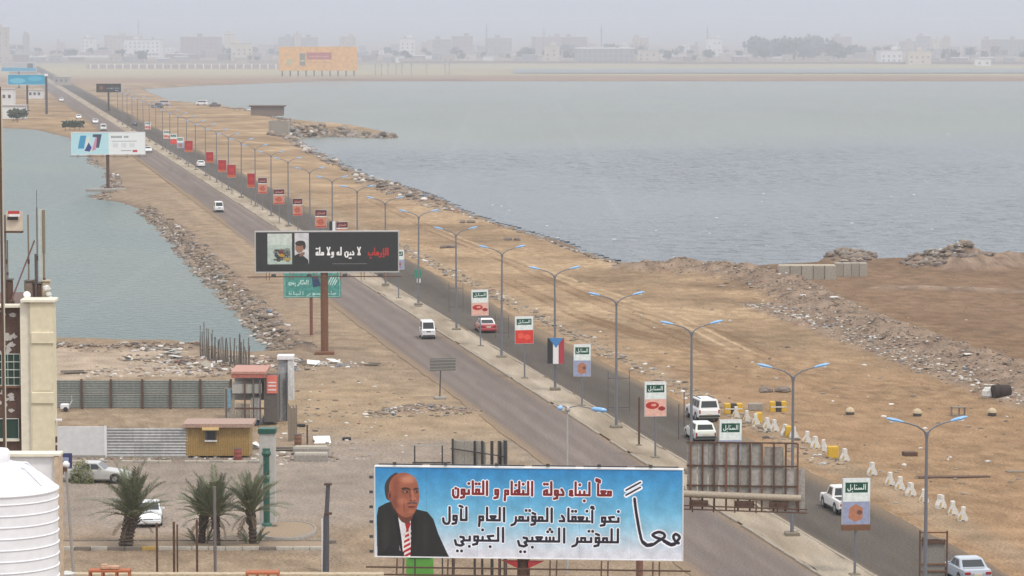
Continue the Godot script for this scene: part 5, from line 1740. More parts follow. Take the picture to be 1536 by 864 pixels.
	var ob := thing("burnt_barrel", "dark burnt barrel lying beside white litter at the right edge", "barrel", at(1502, 598), 0.3)
	part(ob, "drum", MB.new().tube([Vector3(-0.75, 0.6, 0), Vector3(-0.3, 0.62, 0), Vector3(-0.28, 0.66, 0), Vector3(-0.24, 0.62, 0), Vector3(0.72, 0.6, 0)], [0.6, 0.62, 0.66, 0.62, 0.58], 18), mat("burnt_steel", Color(0.045, 0.03, 0.025), 0.9, 0.2, "rough"))
	part(ob, "bung", MB.new().tube([Vector3(0.70, 0.6, 0), Vector3(0.76, 0.6, 0)], [0.1], 8), blk)
	var sack := thing("litter_sack", "crumpled white sack of litter beside the burnt barrel", "sack", at(1481, 597))
	part(sack, "sack", rock_mesh(31), mat("white_plastic", Color(0.62, 0.62, 0.6), 0.7, 0, "rough"), Vector3(0, 0.4, 0)).scale = Vector3(0.55, 0.75, 0.5)
	var logs := [[1363, 683, 1.0, 0.3, "dark brown log lying on the sand under the near lamp"], [1270, 790, 0.6, 0.1, "brown stump lying in the right carriageway's edge"], [1428, 716, 5.2, 0.12, "long row of dark planks lying flat on the sand"], [1520, 708, 1.2, 0.12, "pale plank lying at the sand's right edge"]]
	for q in logs.slice(0, 4):
		if q[0] == 1270: continue
		var t := thing("timber", q[4], "timber", at(q[0], q[1]), 0.05)
		for k in 2:
			part(t, "plank", MB.new().cbox(Vector3(0.1 * k, q[3] * (0.5 + 0.0 * k), 0.35 * k), Vector3(q[2], q[3], 0.28), 0.03, Basis(Vector3.UP, 0.05 * k)), mats["rusty_brown"] if q[0] != 1520 else cw)
	# concrete block walls at the water's edge
	var cm := [mat("grey_block", Color(0.34, 0.305, 0.26), 0.9, 0, "rough", 0.5), mat("grey_block_b", Color(0.30, 0.27, 0.225), 0.9, 0, "rough", 0.6)]
	var w1 := thing("block_wall", "low wall of grey concrete blocks near the water, left of the taller one", "wall", at(1210, 419))
	for i in 5:
		part(w1, "block", MB.new().cbox(Vector3(-2.9 + i * 1.45, 0.87, 0.02 * (i % 2)), Vector3(1.40, 1.75 + 0.04 * (i % 3), 1.6), 0.06), cm[i % 2])
	part(w1, "capping", MB.new().box(Vector3(0, 1.79, 0), Vector3(7.0, 0.06, 1.5)), mat("pale_capping", Color(0.52, 0.46, 0.36), 0.9, 0, "rough"))
	var w2 := thing("block_wall", "taller wall of grey concrete blocks in front of the boulders", "wall", at(1276, 414))
	for i in 4:
		part(w2, "block", MB.new().cbox(Vector3(-1.55 + i * 1.02, 0.85, 0.02 * (i % 2)), Vector3(1.0, 1.72, 1.8), 0.06), cm[(i + 1) % 2])
	# litter heaps on the flat
	for q in [[700, 334, "small heap of rubbish above the far lamp heads"], [766, 360, "small heap of rubbish on the sand near the shore"], [672, 372, "long flat heap of rubbish beside the median lamps"], [1160, 588, "heap of pale stones behind the yellow barrier blocks"]]:
		var c := at(q[0], q[1])
		var hp := thing("rubbish_heap", q[2], "rubbish heap", c)
		for k in 7:
			var s := rng.randf_range(0.25, 0.5)
			var o := part(hp, "lump", rock_mesh(40 + k % 3), mats["boulder_stone"], Vector3(rng.randf_range(-1.1, 1.1), s * 0.4, rng.randf_range(-0.8, 0.8)))
			o.scale = Vector3(s * 1.2, s * 0.8, s)
	# bare sign frames beyond the right carriageway, and posts on the median
	var fm := mat("thin_dark_steel", Color(0.09, 0.08, 0.085), 0.6, 0.3, "")
	for q in [[684, 425, 461, 694, 673, 468, "empty rectangular sign frame behind the lamp by the food signs"], [753, 473, 500, 763, 743, 507, "empty sign frame straddling the lamp pole right of the taxi"], [928, 556, 612, 943, 911, 617, "empty two-legged sign frame beyond the right carriageway by the rubble verge"]]:
		var b := at(q[0], q[5])
		var z := -b.z
		var t := thing("empty_frame", q[6], "sign frame", b)
		var w: float = dep(q[3], q[1], z).x - dep(q[4], q[1], z).x
		var top := dep(q[0], q[1], z).y
		var low := dep(q[0], q[2], z).y
		for x in [-w / 2, w / 2]:
			part(t, "upright", MB.new().box(Vector3(x, top / 2, 0), Vector3(0.05, top, 0.05)), fm)
		for y in [low + 0.05, low + (top - low) * 0.8]:
			part(t, "cross_bar", MB.new().box(Vector3(0, y, 0), Vector3(w, 0.05, 0.05)), fm)
	var post := thing("timber_post", "brown upright post on the median left of the meat sign", "post", at(958.5, 668, 0.1))
	part(post, "upright", MB.new().cbox(Vector3(0, 1.85, 0), Vector3(0.16, 3.7, 0.12), 0.02), mats["rusty_brown"])
	part(post, "footing", MB.new().cbox(Vector3(0, 0.02, 0), Vector3(0.45, 0.1, 0.45), 0.03), mats["lamp_footing"])
	for k in 2:
		var p2 := thing("thin_post", ["thin steel post left of the parked verge cars, nearer one", "thin steel post left of the parked verge cars, farther one"][k], "post", at([1018, 1026][k], [659, 640][k]))
		part(p2, "upright", MB.new().tube([Vector3(0, 0, 0), Vector3(0, 2.7, 0)], [0.04], 8), fm)
		part(p2, "cap", MB.new().tube([Vector3(0, 2.68, 0), Vector3(0, 2.74, 0)], [0.06], 8), fm)
	# small board on a single post left of the road
	var sb := at(660, 598)
	var s := thing("roadside_board", "small weathered grey board on one post at the left verge", "sign", sb, 0.25)
	part(s, "panel", MB.new().cbox(Vector3(0.25, 2.95, 0), Vector3(2.25, 1.1, 0.07), 0.02), mat("weathered_board", Color(0.155, 0.150, 0.135), 0.8, 0, "rough", 0.8))
	for k in 4:
		part(s, "slat", MB.new().box(Vector3(0.25, 2.55 + 0.27 * k, 0.045), Vector3(2.2, 0.05, 0.03)), mat("weathered_slat", Color(0.28, 0.27, 0.25), 0.8))
	part(s, "post", MB.new().tube([Vector3(0, 0, -0.08), Vector3(0.1, 3.1, -0.08)], [0.06], 8), fm)
	part(s, "footing", MB.new().cbox(Vector3(0, 0.08, 0), Vector3(1.0, 0.2, 0.8), 0.05), mats["concrete"])
	# rusty sign frame at the bottom right, seen from behind
	var z2 := 178.0
	var a := dep(1380, 796, z2)
	var b2 := dep(1420, 864, z2)
	var rf := thing("rusty_sign_frame", "rusty sign frame with a torn grey sheet behind the nearest lamp pole", "sign frame", Vector3((a.x + b2.x) / 2, 0, a.z))
	var fw := b2.x - a.x
	for x in [-fw / 2, fw / 2]:
		part(rf, "upright", MB.new().box(Vector3(x, a.y / 2, 0), Vector3(0.09, a.y, 0.10)), mats["rusty_brown"])
	for y in [0.1, 0.55, 1.9, 2.3]:
		part(rf, "cross_bar", MB.new().box(Vector3(0, a.y - y, 0.02), Vector3(fw - 0.1, 0.08, 0.08)), mats["rust_orange"])
	part(rf, "sheet", MB.new().cbox(Vector3(0, a.y - 1.5, -0.06), Vector3(fw - 0.2, 2.1, 0.05), 0.01), mat("torn_grey_sheet", Color(0.23, 0.215, 0.195), 0.8, 0, "rough", 1.1))
	part(rf, "valance", MB.new().prism([Vector2(-fw / 2 + 0.1, 0), Vector2(-0.3, -0.15), Vector2(0.1, -0.08), Vector2(fw / 2 - 0.1, -0.2), Vector2(fw / 2 - 0.1, -0.42), Vector2(0.2, -0.32), Vector2(-fw / 2 + 0.1, -0.5)], Vector3(0, a.y - 0.35, 0.07), Vector3.RIGHT, Vector3.UP, Vector3(0, 0, 0.03)), mats["rusty_brown"])
	# tall dark pole and a few far posts
	var tp := thing("tall_pole", "tall dark pole beside the far end of the causeway road", "pole", at(70, 171))
	part(tp, "mast", MB.new().tube([Vector3.ZERO, Vector3(0, 13.5, 0)], [0.45, 0.38], 8), fm)
	part(tp, "head", MB.new().cbox(Vector3(0, 13.6, 0), Vector3(1.2, 0.8, 1.2), 0.2), mats["white_steel"])
	var hut := thing("white_hut", "low white hut beside dark trees at the far left shore", "hut", at(18, 178))
	part(hut, "wall", MB.new().box(Vector3(0, 2, -3), Vector3(8.5, 4.4, 6)), mat("far_white", Color(0.62, 0.62, 0.62), 0.9))
	part(hut, "roof", MB.new().box(Vector3(0, 4.35, -3), Vector3(9, 0.3, 6.6)), mat("far_grey", Color(0.38, 0.36, 0.35), 0.9))
	for q in [[6, 160, 7.0, 6.5, "pale two-storey house at the far left edge of the picture"], [34, 126, 14.0, 7.0, "grey house with a flat roof behind the light blue hoardings"], [92, 128, 8.0, 4.0, "low brown kiosk beside the far end of the road"], [52, 148, 6.0, 3.4, "low pale kiosk between the hoardings and the lagoon"]]:
		var hs := thing("small_house", q[4], "house", at(q[0], q[1]))
		var hw: float = q[2]
		var hh: float = q[3]
		part(hs, "wall", MB.new().box(Vector3(0, hh / 2 - 0.3, -3), Vector3(hw, hh + 0.6, 6)), mats["far_white"] if q[0] < 10 or q[0] == 52 else mats["shed_brown_far"] if mats.has("shed_brown_far") else mat("shed_brown_far", Color(0.34, 0.30, 0.27), 0.9))
		part(hs, "roof", MB.new().box(Vector3(0, hh + 0.15, -3), Vector3(hw + 0.5, 0.3, 6.5)), mats["far_grey"])
		for k in 3:
			part(hs, "window", MB.new().box(Vector3(hw * (k - 1) * 0.3, hh * 0.6, 0.02), Vector3(1.0, 1.2, 0.1)), mats["thin_dark_steel"])
	var st := thing("stone_hut", "roofless stone hut at the root of the jetty", "hut", at(418, 202))
	for x in [[-2.6, 0.5, 5.0], [2.6, 0.5, 5.0]]:
		part(st, "wall", MB.new().box(Vector3(x[0], 1.8, -2.5), Vector3(0.5, 4.4, 5.0)), mats["grey_block"])
	part(st, "wall", MB.new().box(Vector3(0, 1.8, 0), Vector3(4.7, 4.4, 0.5)), mats["grey_block_b"])
	part(st, "wall", MB.new().box(Vector3(0, 1.6, -5.0), Vector3(4.7, 4.0, 0.5)), mats["grey_block_b"])
	var sh := thing("low_shed", "low brown shed with a flat roof on the far shore spit", "shed", at(400, 173))
	part(sh, "wall", MB.new().box(Vector3(0, 1.4, -4), Vector3(11, 3.2, 7)), mat("shed_brown", Color(0.20, 0.15, 0.12), 0.9, 0, "rough"))
	part(sh, "roof", MB.new().box(Vector3(0, 3.15, -4), Vector3(12.5, 0.35, 8.5)), mats["rusty_brown"])

# ---------------------------------------------------------------- the far city
func make_far_city() -> void:
	var cols := {
		"cream": mat("wall_cream", Color(0.58, 0.51, 0.40), 0.9, 0, "soft", 0.05), "white": mat("wall_white", Color(0.70, 0.70, 0.69), 0.9, 0, "soft", 0.05), "grey": mat("wall_grey", Color(0.30, 0.30, 0.31), 0.9, 0, "soft", 0.05),
		"pinkish": mat("wall_pink", Color(0.34, 0.265, 0.255), 0.9, 0, "soft", 0.05), "beige": mat("wall_beige", Color(0.44, 0.37, 0.29), 0.9, 0, "soft", 0.05), "brown": mat("wall_brown", Color(0.26, 0.20, 0.16), 0.9, 0, "soft", 0.05)}
	var roofm := mat("roof_slab", Color(0.42, 0.40, 0.37), 0.9)
	var win := mat("far_window", Color(0.16, 0.16, 0.17), 0.5, 0, "")
	# [px left, px right, y top, y base, colour]
	var list := [[-6, 13, 42, 90, "beige"], [34, 43, 53, 88, "grey"], [122, 142, 58, 82, "white"], [158, 209, 54, 80, "beige"], [186, 240, 60, 84, "white"], [272, 329, 56, 86, "pinkish"], [338, 349, 52, 84, "cream"], [346, 378, 66, 90, "cream"], [419, 440, 56, 80, "grey"], [440, 452, 52, 80, "beige"], [452, 476, 57, 82, "grey"],
		[510, 533, 56, 84, "beige"], [600, 622, 58, 86, "white"], [650, 678, 60, 84, "grey"], [678, 708, 55, 82, "pinkish"], [730, 766, 58, 84, "grey"], [800, 846, 56, 80, "pinkish"], [846, 880, 56, 80, "brown"], [864, 950, 73, 94, "grey"], [818, 838, 69, 92, "cream"], [950, 972, 58, 84, "beige"], [958, 987, 76, 92, "cream"], [1060, 1082, 58, 84, "white"], [1202, 1221, 56, 82, "beige"],
		[1250, 1276, 56, 80, "pinkish"], [1318, 1352, 76, 94, "white"], [1362, 1396, 77, 96, "cream"], [1376, 1396, 55, 80, "grey"], [1398, 1412, 60, 82, "cream"], [1414, 1426, 58, 82, "beige"], [1474, 1500, 60, 84, "pinkish"], [1500, 1540, 60, 84, "grey"], [1464, 1487, 89, 98, "white"]]
	var r := RandomNumberGenerator.new()
	r.seed = 12
	var keys := ["cream", "white", "grey", "pinkish", "beige", "brown", "beige", "grey"]
	for k in 170:
		var x := -40.0 + 1620.0 * (k + r.randf()) / 170.0
		var w := r.randf_range(6, 26)
		var base := r.randf_range(76, 94)
		var high := r.randf_range(5, 15) if base < 84 else r.randf_range(4, 10)
		list.append([x, x + w, base - high, base, keys[r.randi() % 8]])
	list.sort_custom(func(a, b): return a[0] < b[0])
	var n := 0
	for q in list:
		n += 1
		var b := at((q[0] + q[1]) / 2.0, q[3], 0.2)
		var z := -b.z
		var w: float = (q[1] - q[0]) * z / FOCAL
		var h := dep(q[0], q[2], z).y
		var d := clampf(w * 0.6, 10, 30)
		var shape := "tower" if h > w * 1.1 else ("long low hall" if w > h * 3.2 else "flat-roofed block")
		var t := thing("far_building", "%s %s, %s from the left in the hazy far skyline" % [q[4], shape, ordinal(n)], "building", Vector3(b.x, 0, b.z - d / 2), r.randf_range(-0.25, 0.25), "buildings of the far city")
		part(t, "wall", MB.new().box(Vector3(0, h / 2 - 0.5, 0), Vector3(w, h + 1, d)), cols[q[4]])
		var rf := part(t, "roof", MB.new().box(Vector3(0, h + 0.3, 0), Vector3(w + 0.6, 0.7, d + 0.6)), roofm if shape != "long low hall" else cols["white"])
		if h > 9 and shape != "long low hall":
			part(rf, "stair_head", MB.new().box(Vector3(w * r.randf_range(-0.3, 0.3), h + 1.9, 0), Vector3(minf(4, w * 0.3), 2.7, 4)), cols[q[4]])
			if r.randf() < 0.5: part(rf, "water_tank", MB.new().lathe(Vector3(w * r.randf_range(-0.3, 0.3), h + 0.6, 2), [Vector2(1.0, 0), Vector2(1.0, 1.8), Vector2(0.4, 2.2)], 8), cols["grey"])
		var floors := int(h / 3.4)
		var per := int(w / 4.0)
		if (q[1] - q[0]) >= 13:
			for f in floors:
				for c in per:
					if r.randf() < 0.8:
						part(t, "window", MB.new().box(Vector3(-w / 2 + w * (c + 0.5) / per, 1.9 + 3.4 * f, d / 2), Vector3(1.5, 1.5, 0.12)), win)
	# masts
	var i := 0
	for q in [[208, 30, 78], [730, 36, 84], [816, 42, 84], [902, 37, 84], [1061, 40, 84]]:
		var b := at(q[0], q[2])
		var h := dep(q[0], q[1], -b.z).y
		var t := thing("radio_mast", "thin radio mast over the far city, %s from the left" % ordinal(i + 1), "mast", b, 0, "radio masts over the far city")
		part(t, "shaft", MB.new().tube([Vector3.ZERO, Vector3(0, h, 0)], [0.8, 0.35], 5), cols["grey"])
		part(t, "platform", MB.new().lathe(Vector3(0, h * 0.8, 0), [Vector2(1.5, 0), Vector2(1.5, 0.8)], 8), cols["grey"])
		i += 1
	# long boundary walls and posts on the far shore
	for q in [[130, 420, 97, 103, "pale pinkish boundary wall along the far shore left of the yellow hoarding", "pinkish"], [40, 350, 83, 86, "long white wall across the far plain at left", "white"], [600, 1000, 92, 95, "long dark wall along the far plain behind the beach field", "brown"], [1000, 1560, 93, 96, "long dark wall along the far plain at right", "brown"], [600, 690, 84, 88, "white wall right of the yellow hoarding on the far plain", "white"]]:
		var a := at(q[0], q[3])
		var b := at(q[1], q[3])
		var t := thing("boundary_wall", q[4], "wall", (a + b) / 2)
		var h := dep(q[0], q[2], -a.z).y
		var w := b.x - a.x
		part(t, "run", MB.new().box(Vector3(0, h / 2, 0), Vector3(w, h, 0.6)), cols[q[5]])
		for k in 24:
			part(t, "pillar", MB.new().box(Vector3(-w / 2 + w * (k + 0.5) / 24.0, h / 2 + 0.2, 0), Vector3(0.9, h + 0.6, 0.9)), cols["white" if q[5] != "brown" else "brown"])
	for k in 9:
		var b := at([563, 572, 582, 594, 603, 617, 640, 668, 674][k], 113)
		var t := thing("shore_post", "dark post on the far shore right of the yellow hoarding, %s from the left" % ordinal(k + 1), "post", b, 0, "posts on the far shore")
		part(t, "shaft", MB.new().box(Vector3(0, 3.0, 0), Vector3(0.5, 6.0 + (k % 3) * 0.8, 0.5)), cols["grey"])
		part(t, "head", MB.new().box(Vector3(0, 6.2, 0), Vector3(1.2, 0.5, 0.5)), cols["grey"])
	# trees: trunk and a crown of leaf clumps
	var leaf := mat("far_leaves", Color(0.050, 0.068, 0.040), 0.9, 0, "rough", 0.4)
	var bark := mat("bark", Color(0.10, 0.08, 0.06), 0.9)
	var protos := []
	for v in 4:
		var rr := RandomNumberGenerator.new()
		rr.seed = 50 + v
		var mb := MB.new()
		for k in 80:
			var dir := Vector3(rr.randf_range(-1, 1), rr.randf_range(-1.0, 1), rr.randf_range(-1, 1))
			var c := dir * Vector3(2.6, 2.1, 2.6) * rr.randf_range(0.5, 1.0) + Vector3(0, 3.6, 0)
			var s := rr.randf_range(0.35, 0.85)
			var p := []
			for e in [Vector3.RIGHT, Vector3.BACK, Vector3.LEFT, Vector3.FORWARD, Vector3.UP, Vector3.DOWN]:
				p.append(c + (e * s * rr.randf_range(0.6, 1.3)).rotated(Vector3.UP, rr.randf()))
			mb.st.set_smooth_group(-1)
			for f in [[0, 1], [1, 2], [2, 3], [3, 0]]:
				mb.tri(p[f[0]], p[f[1]], p[4])
				mb.tri(p[f[1]], p[f[0]], p[5])
		protos.append([mb.done(), MB.new().tube([Vector3(0, -0.3, 0), Vector3(0.1, 2, 0), Vector3(0.3, 4, 0)], [0.3, 0.22, 0.12], 7).done()])
	var spots := []
	for k in 30: spots.append([r.randf_range(1128, 1260), r.randf_range(82, 92), r.randf_range(2.2, 3.6) if k < 18 else 1.7])
	for k in 16: spots.append([r.randf_range(1240, 1350), r.randf_range(82, 90), r.randf_range(1.2, 2.2)])
	for k in 70: spots.append([r.randf_range(0, 1536), r.randf_range(80, 94), r.randf_range(0.8, 1.9)])
	for k in 20: spots.append([r.randf_range(760, 1130), r.randf_range(80, 90), r.randf_range(1.1, 2.0)])
	for k in 70: spots.append([-10.0 + 22.3 * (k + r.randf()), r.randf_range(82, 91), r.randf_range(0.7, 1.6)])
	for k in 7: spots.append([r.randf_range(18, 44), 177 + k, r.randf_range(0.5, 0.8)])
	for k in 4: spots.append([98 + k * 7, 195, 0.5])
	spots.sort_custom(func(a, b): return a[0] < b[0])
	for k in spots.size():
		var q: Array = spots[k]
		var near: bool = q[1] > 150
		var t := thing("far_tree", ("dusty dark green tree, %s from the left among the far trees" % ordinal(k + 1)), "tree", at(q[0], q[1]), r.randf() * TAU, "trees of the far shore")
		t.scale = Vector3.ONE * q[2]
		part(t, "crown", protos[k % 4][0], leaf)
		part(t, "trunk", protos[k % 4][1], bark)

# ---------------------------------------------------------------- the yard left of the road
func pbox(t: Node3D, called: String, x0: float, y0: float, x1: float, y1: float, z: float, depth: float, m: Material, cham := 0.0) -> MeshInstance3D:
	var a := dep(x0, y0, z)
	var b := dep(x1, y1, z)
	var row := (y0 + minf(y1, y0 + 200.0)) / 2        # plumb sides, measured half-way up what shows
	a.x = dep(x0, row, z).x
	b.x = dep(x1, row, z).x
	var c := Vector3((a.x + b.x) / 2, (a.y + b.y) / 2, -z - depth / 2) - t.position
	var s := Vector3(absf(b.x - a.x), absf(a.y - b.y), depth)
	return part(t, called, MB.new().cbox(c, s, cham) if cham > 0 else MB.new().box(c, s), m)

func ribbed(w: float, h: float, pitch_: float, amp: float, upright := true) -> MB:    # a corrugated sheet, standing on its base line
	var mb := MB.new()
	var n := int((w if upright else h) / pitch_) * 2
	var pts := []
	for i in n + 1:
		pts.append(Vector2((w if upright else h) * i / n, amp if i % 2 else -amp))
	for i in n:
		var a: Vector2 = pts[i]
		var b: Vector2 = pts[i + 1]
		if upright:
			mb.quad(Vector3(a.x - w / 2, h, a.y), Vector3(b.x - w / 2, h, b.y), Vector3(b.x - w / 2, 0, b.y), Vector3(a.x - w / 2, 0, a.y))
			mb.quad(Vector3(b.x - w / 2, h, b.y - 0.03), Vector3(a.x - w / 2, h, a.y - 0.03), Vector3(a.x - w / 2, 0, a.y - 0.03), Vector3(b.x - w / 2, 0, b.y - 0.03))
		else:
			mb.quad(Vector3(-w / 2, b.x, b.y), Vector3(w / 2, b.x, b.y), Vector3(w / 2, a.x, a.y), Vector3(-w / 2, a.x, a.y))
			mb.quad(Vector3(w / 2, b.x, b.y - 0.03), Vector3(-w / 2, b.x, b.y - 0.03), Vector3(-w / 2, a.x, a.y - 0.03), Vector3(w / 2, a.x, a.y - 0.03))
	return mb

func make_yard() -> void:
	var rusty: Material = mats["rusty_brown"]
	var conc: Material = mats["concrete"]
	# grey green corrugated fence
	var f0 := at(60, 613)
	var z := -f0.z
	var fm := [mat("fence_sheet", Color(0.185, 0.205, 0.19), 0.6, 0.2, "rough", 0.5), mat("fence_sheet_b", Color(0.215, 0.23, 0.215), 0.6, 0.2, "rough", 0.4)]
	var fence := thing("sheet_fence", "grey green corrugated sheet fence with dark posts across the yard", "fence", f0)
	var xs := [40, 79, 123, 167, 214, 256, 301, 347]
	var fh := dep(60, 571, z).y
	for i in xs.size():
		var p := dep(xs[i], 613, z)
		part(fence, "post", MB.new().box(Vector3(p.x - f0.x, fh / 2 + 0.05, 0.14), Vector3(0.17, fh + 0.2, 0.14)), rusty)
		if i < xs.size() - 1:
			var q := dep(xs[i + 1], 613, z)
			for k in 2:
				var o := part(fence, "sheet", ribbed(q.x - p.x - 0.04, fh / 2 - 0.03, 0.14, 0.02, false), fm[(i + k) % 2], Vector3((p.x + q.x) / 2 - f0.x, 0.06 + k * fh / 2, 0.02 * k))
	# white wall, silver sheets and the yellow cabin along the asphalt
	z = -at(120, 687).z
	var ww := thing("white_wall", "plain white sheet wall along the asphalt yard beside the silver one", "wall", at(120, 687))
	pbox(ww, "panel", 70, 640, 158, 684, z, 0.15, mat("white_sheet", Color(0.52, 0.52, 0.53), 0.6, 0, "soft", 0.3))
	pbox(ww, "footing", 70, 683, 158, 690, z - 0.1, 0.4, conc)
	pbox(ww, "post", 156.5, 639, 160, 688, z - 0.05, 0.15, mats["white_steel"])
	var sw := thing("silver_wall", "silver corrugated sheet wall left of the yellow cabin", "wall", at(220, 687))
	var a := dep(160, 642, z)
	var b := dep(282, 686, z)
	var sm := [mat("silver_sheet", Color(0.40, 0.40, 0.405), 0.45, 0.45, "rough", 0.3), mat("silver_sheet_b", Color(0.35, 0.35, 0.355), 0.45, 0.45, "rough", 0.4)]
	for i in 3:
		for k in 2:
			part(sw, "sheet", ribbed((b.x - a.x) / 3 - 0.02, (a.y - b.y) / 2 - 0.02, 0.2, 0.022, false), sm[(i + k) % 2], Vector3(a.x + (b.x - a.x) * (i + 0.5) / 3 - sw.position.x, b.y + k * (a.y - b.y) / 2, 0.02 * k - 0.1))
	pbox(sw, "footing", 160, 684, 282, 690, z - 0.1, 0.3, conc)
	var cab := thing("yellow_cabin", "yellow ribbed steel cabin with an awning over its window", "cabin", at(330, 687))
	a = dep(278, 641, z)
	b = dep(375, 684, z)
	var cm := mat("cabin_yellow", Color(0.36, 0.235, 0.085), 0.6, 0.1, "rough", 0.5)
	var cw := b.x - a.x
	var ch := a.y - b.y
	part(cab, "body", MB.new().box(Vector3((a.x + b.x) / 2 - cab.position.x, b.y + ch / 2, -1.5), Vector3(cw - 0.05, ch, 2.6)), cm)
	part(cab, "front_sheet", ribbed(cw, ch, 0.17, 0.03), cm, Vector3((a.x + b.x) / 2 - cab.position.x, b.y, -0.08))
	pbox(cab, "roof", 274, 636, 379, 641.5, z - 0.3, 3.4, mat("pink_roof", Color(0.36, 0.24, 0.19), 0.8, 0, "rough"))
	var wnd := pbox(cab, "window_frame", 308.5, 645, 324, 661, z - 0.06, 0.1, mats["thin_dark_steel"])
	pbox(cab, "window_pane", 310.5, 648, 322.5, 659, z - 0.08, 0.05, mats["car_glass"])
	pbox(cab, "awning", 303, 642, 328, 645.5, z - 0.55, 0.5, mat("awning_yellow", Color(0.58, 0.42, 0.18), 0.7))
	pbox(cab, "sill", 307, 660.5, 325.5, 662.5, z - 0.10, 0.1, mats["white_steel"])
	# the cluttered shed beyond it
	var sz := -at(380, 640).z
	var shed := thing("tin_shed", "cluttered tin shed with a red roof edge and open front", "shed", at(380, 640))
	pbox(shed, "roof_edge", 347, 560, 398, 567, sz, 0.5, mat("roof_red", Color(0.40, 0.13, 0.10), 0.7, 0, "rough"))
	pbox(shed, "roof", 346, 557.5, 399, 561, sz - 0.05, 5.0, mat("roof_pink", Color(0.46, 0.24, 0.19), 0.8, 0, "rough"))
	pbox(shed, "wall", 352, 567, 397, 600, sz + 2.4, 0.1, mat("shed_grey", Color(0.30, 0.30, 0.28), 0.8, 0, "rough", 0.6))
	pbox(shed, "side_wall", 396, 567, 416, 633, sz + 0.8, 3.4, mat("shed_dark", Color(0.12, 0.105, 0.095), 0.9, 0, "rough", 0.6))
	pbox(shed, "side_wall", 337, 582, 352, 632, sz + 0.6, 0.1, mat("shed_pale", Color(0.36, 0.32, 0.27), 0.9, 0, "rough", 0.6))
	for x in [338, 366, 379, 389]:
		pbox(shed, "post", x, 566 if x > 340 else 583, x + 2.4, 636, sz + 0.1, 0.12, mats["shed_dark"] if x != 366 else rusty)
	pbox(shed, "blue_door", 341, 584, 346, 612, sz + 0.4, 0.08, mat("door_blue", Color(0.20, 0.36, 0.46), 0.7, 0, "rough"))
	pbox(shed, "canopy", 348, 576, 392, 590, sz + 0.3, 2.0, mat("canopy_grey", Color(0.40, 0.39, 0.36), 0.8, 0, "rough", 0.8))
	pbox(shed, "counter", 354, 606, 374, 631, sz + 0.5, 0.4, mats["shed_pale"])
	pbox(shed, "counter", 376, 597, 391, 630, sz + 0.6, 0.4, mat("counter_white", Color(0.48, 0.45, 0.42), 0.8, 0, "rough"))
	pbox(shed, "beam", 352, 611.5, 396, 614, sz + 0.05, 0.1, rusty)
	for q in [[394, 618, 401, 630, "blue_sack", Color(0.16, 0.22, 0.34)], [404, 618, 409, 626, "red_can", Color(0.36, 0.06, 0.05)], [409, 623, 416, 629, "white_bag", Color(0.6, 0.6, 0.58)]]:
		var it := thing(q[4], {"blue_sack": "faded blue sack standing at the tin shed's corner", "red_can": "small red can standing at the tin shed's corner", "white_bag": "small white bag lying by the tin shed's corner"}[q[4]], q[4].split("_")[1], at((q[0] + q[2]) / 2.0, q[3] + 5))
		var p := dep((q[0] + q[2]) / 2.0, q[3] + 4, sz - 0.4) - it.position
		part(it, "body", MB.new().lathe(Vector3(0, 0, 0), [Vector2(0.18, 0), Vector2(0.24, 0.2), Vector2(0.2, 0.5), Vector2(0.07, 0.62)], 10), mat("paint_" + q[4], q[5], 0.7, 0, "rough"))
	var poster := thing("red_poster", "red and white poster panel on the shed's end wall", "poster", at(408, 640))
	pbox(poster, "panel", 400, 563, 416, 590, sz + 0.7, 0.06, mat("poster_red", Color(0.60, 0.16, 0.12), 0.7, 0, "soft"))
	for y in [573, 578, 584]:
		pbox(poster, "white_line", 402, y, 414, y + 1.8, sz + 0.67, 0.03, mats["white_steel"])
	# white slab hoarding
	var hz := -at(428, 632).z
	var wh := thing("white_pylon", "tall white double slab pylon beside the tin shed", "pylon", at(428, 632))
	pbox(wh, "slab", 417, 538, 431, 632, hz + 0.5, 0.8, mat("pylon_grey", Color(0.36, 0.365, 0.37), 0.6, 0, "rough", 0.4))
	pbox(wh, "slab", 431.5, 540, 440, 600, hz + 0.2, 1.2, mat("pylon_white", Color(0.62, 0.62, 0.62), 0.6, 0, "rough", 0.4))
	pbox(wh, "cap", 415.5, 534, 440, 539.5, hz + 0.1, 1.6, mats["white_steel"])
	pbox(wh, "seam", 428.5, 560, 431, 634, hz + 0.05, 0.2, mats["thin_dark_steel"])
	# fence scrap, posts and slabs right of the shed
	var sf := thing("slat_fence", "short weathered plank fence right of the tin shed", "fence", at(438, 662))
	for i in 6:
		pbox(sf, "plank", 432 + i * 2.3, 606 + (i * 3) % 7, 434 + i * 2.3, 664, -at(438, 662).z + 0.3 * i, 0.06, mats["weathered_wood"])
	var sp := thing("steel_post", "single rusty post beside the white sheet on the sand", "post", at(461, 666))
	part(sp, "upright", MB.new().box(Vector3(0, 0.7, 0), Vector3(0.13, 1.45, 0.13)), rusty)
	part(sp, "cap", MB.new().box(Vector3(0, 1.44, 0), Vector3(0.17, 0.05, 0.17)), rusty)
	var wsht := thing("white_sheet", "white metal sheet lying on the sand behind the concrete slabs", "sheet", at(483, 662), 0.1)
	part(wsht, "panel", MB.new().cbox(Vector3(0, 0.12, 0), Vector3(1.3, 0.08, 2.2), 0.02, Basis(Vector3.RIGHT, 0.12)), mat("bright_sheet", Color(0.70, 0.70, 0.70), 0.5))
	part(wsht, "batten", MB.new().box(Vector3(-0.62, 0.05, 0), Vector3(0.1, 0.16, 1.6)), mats["shed_dark"])
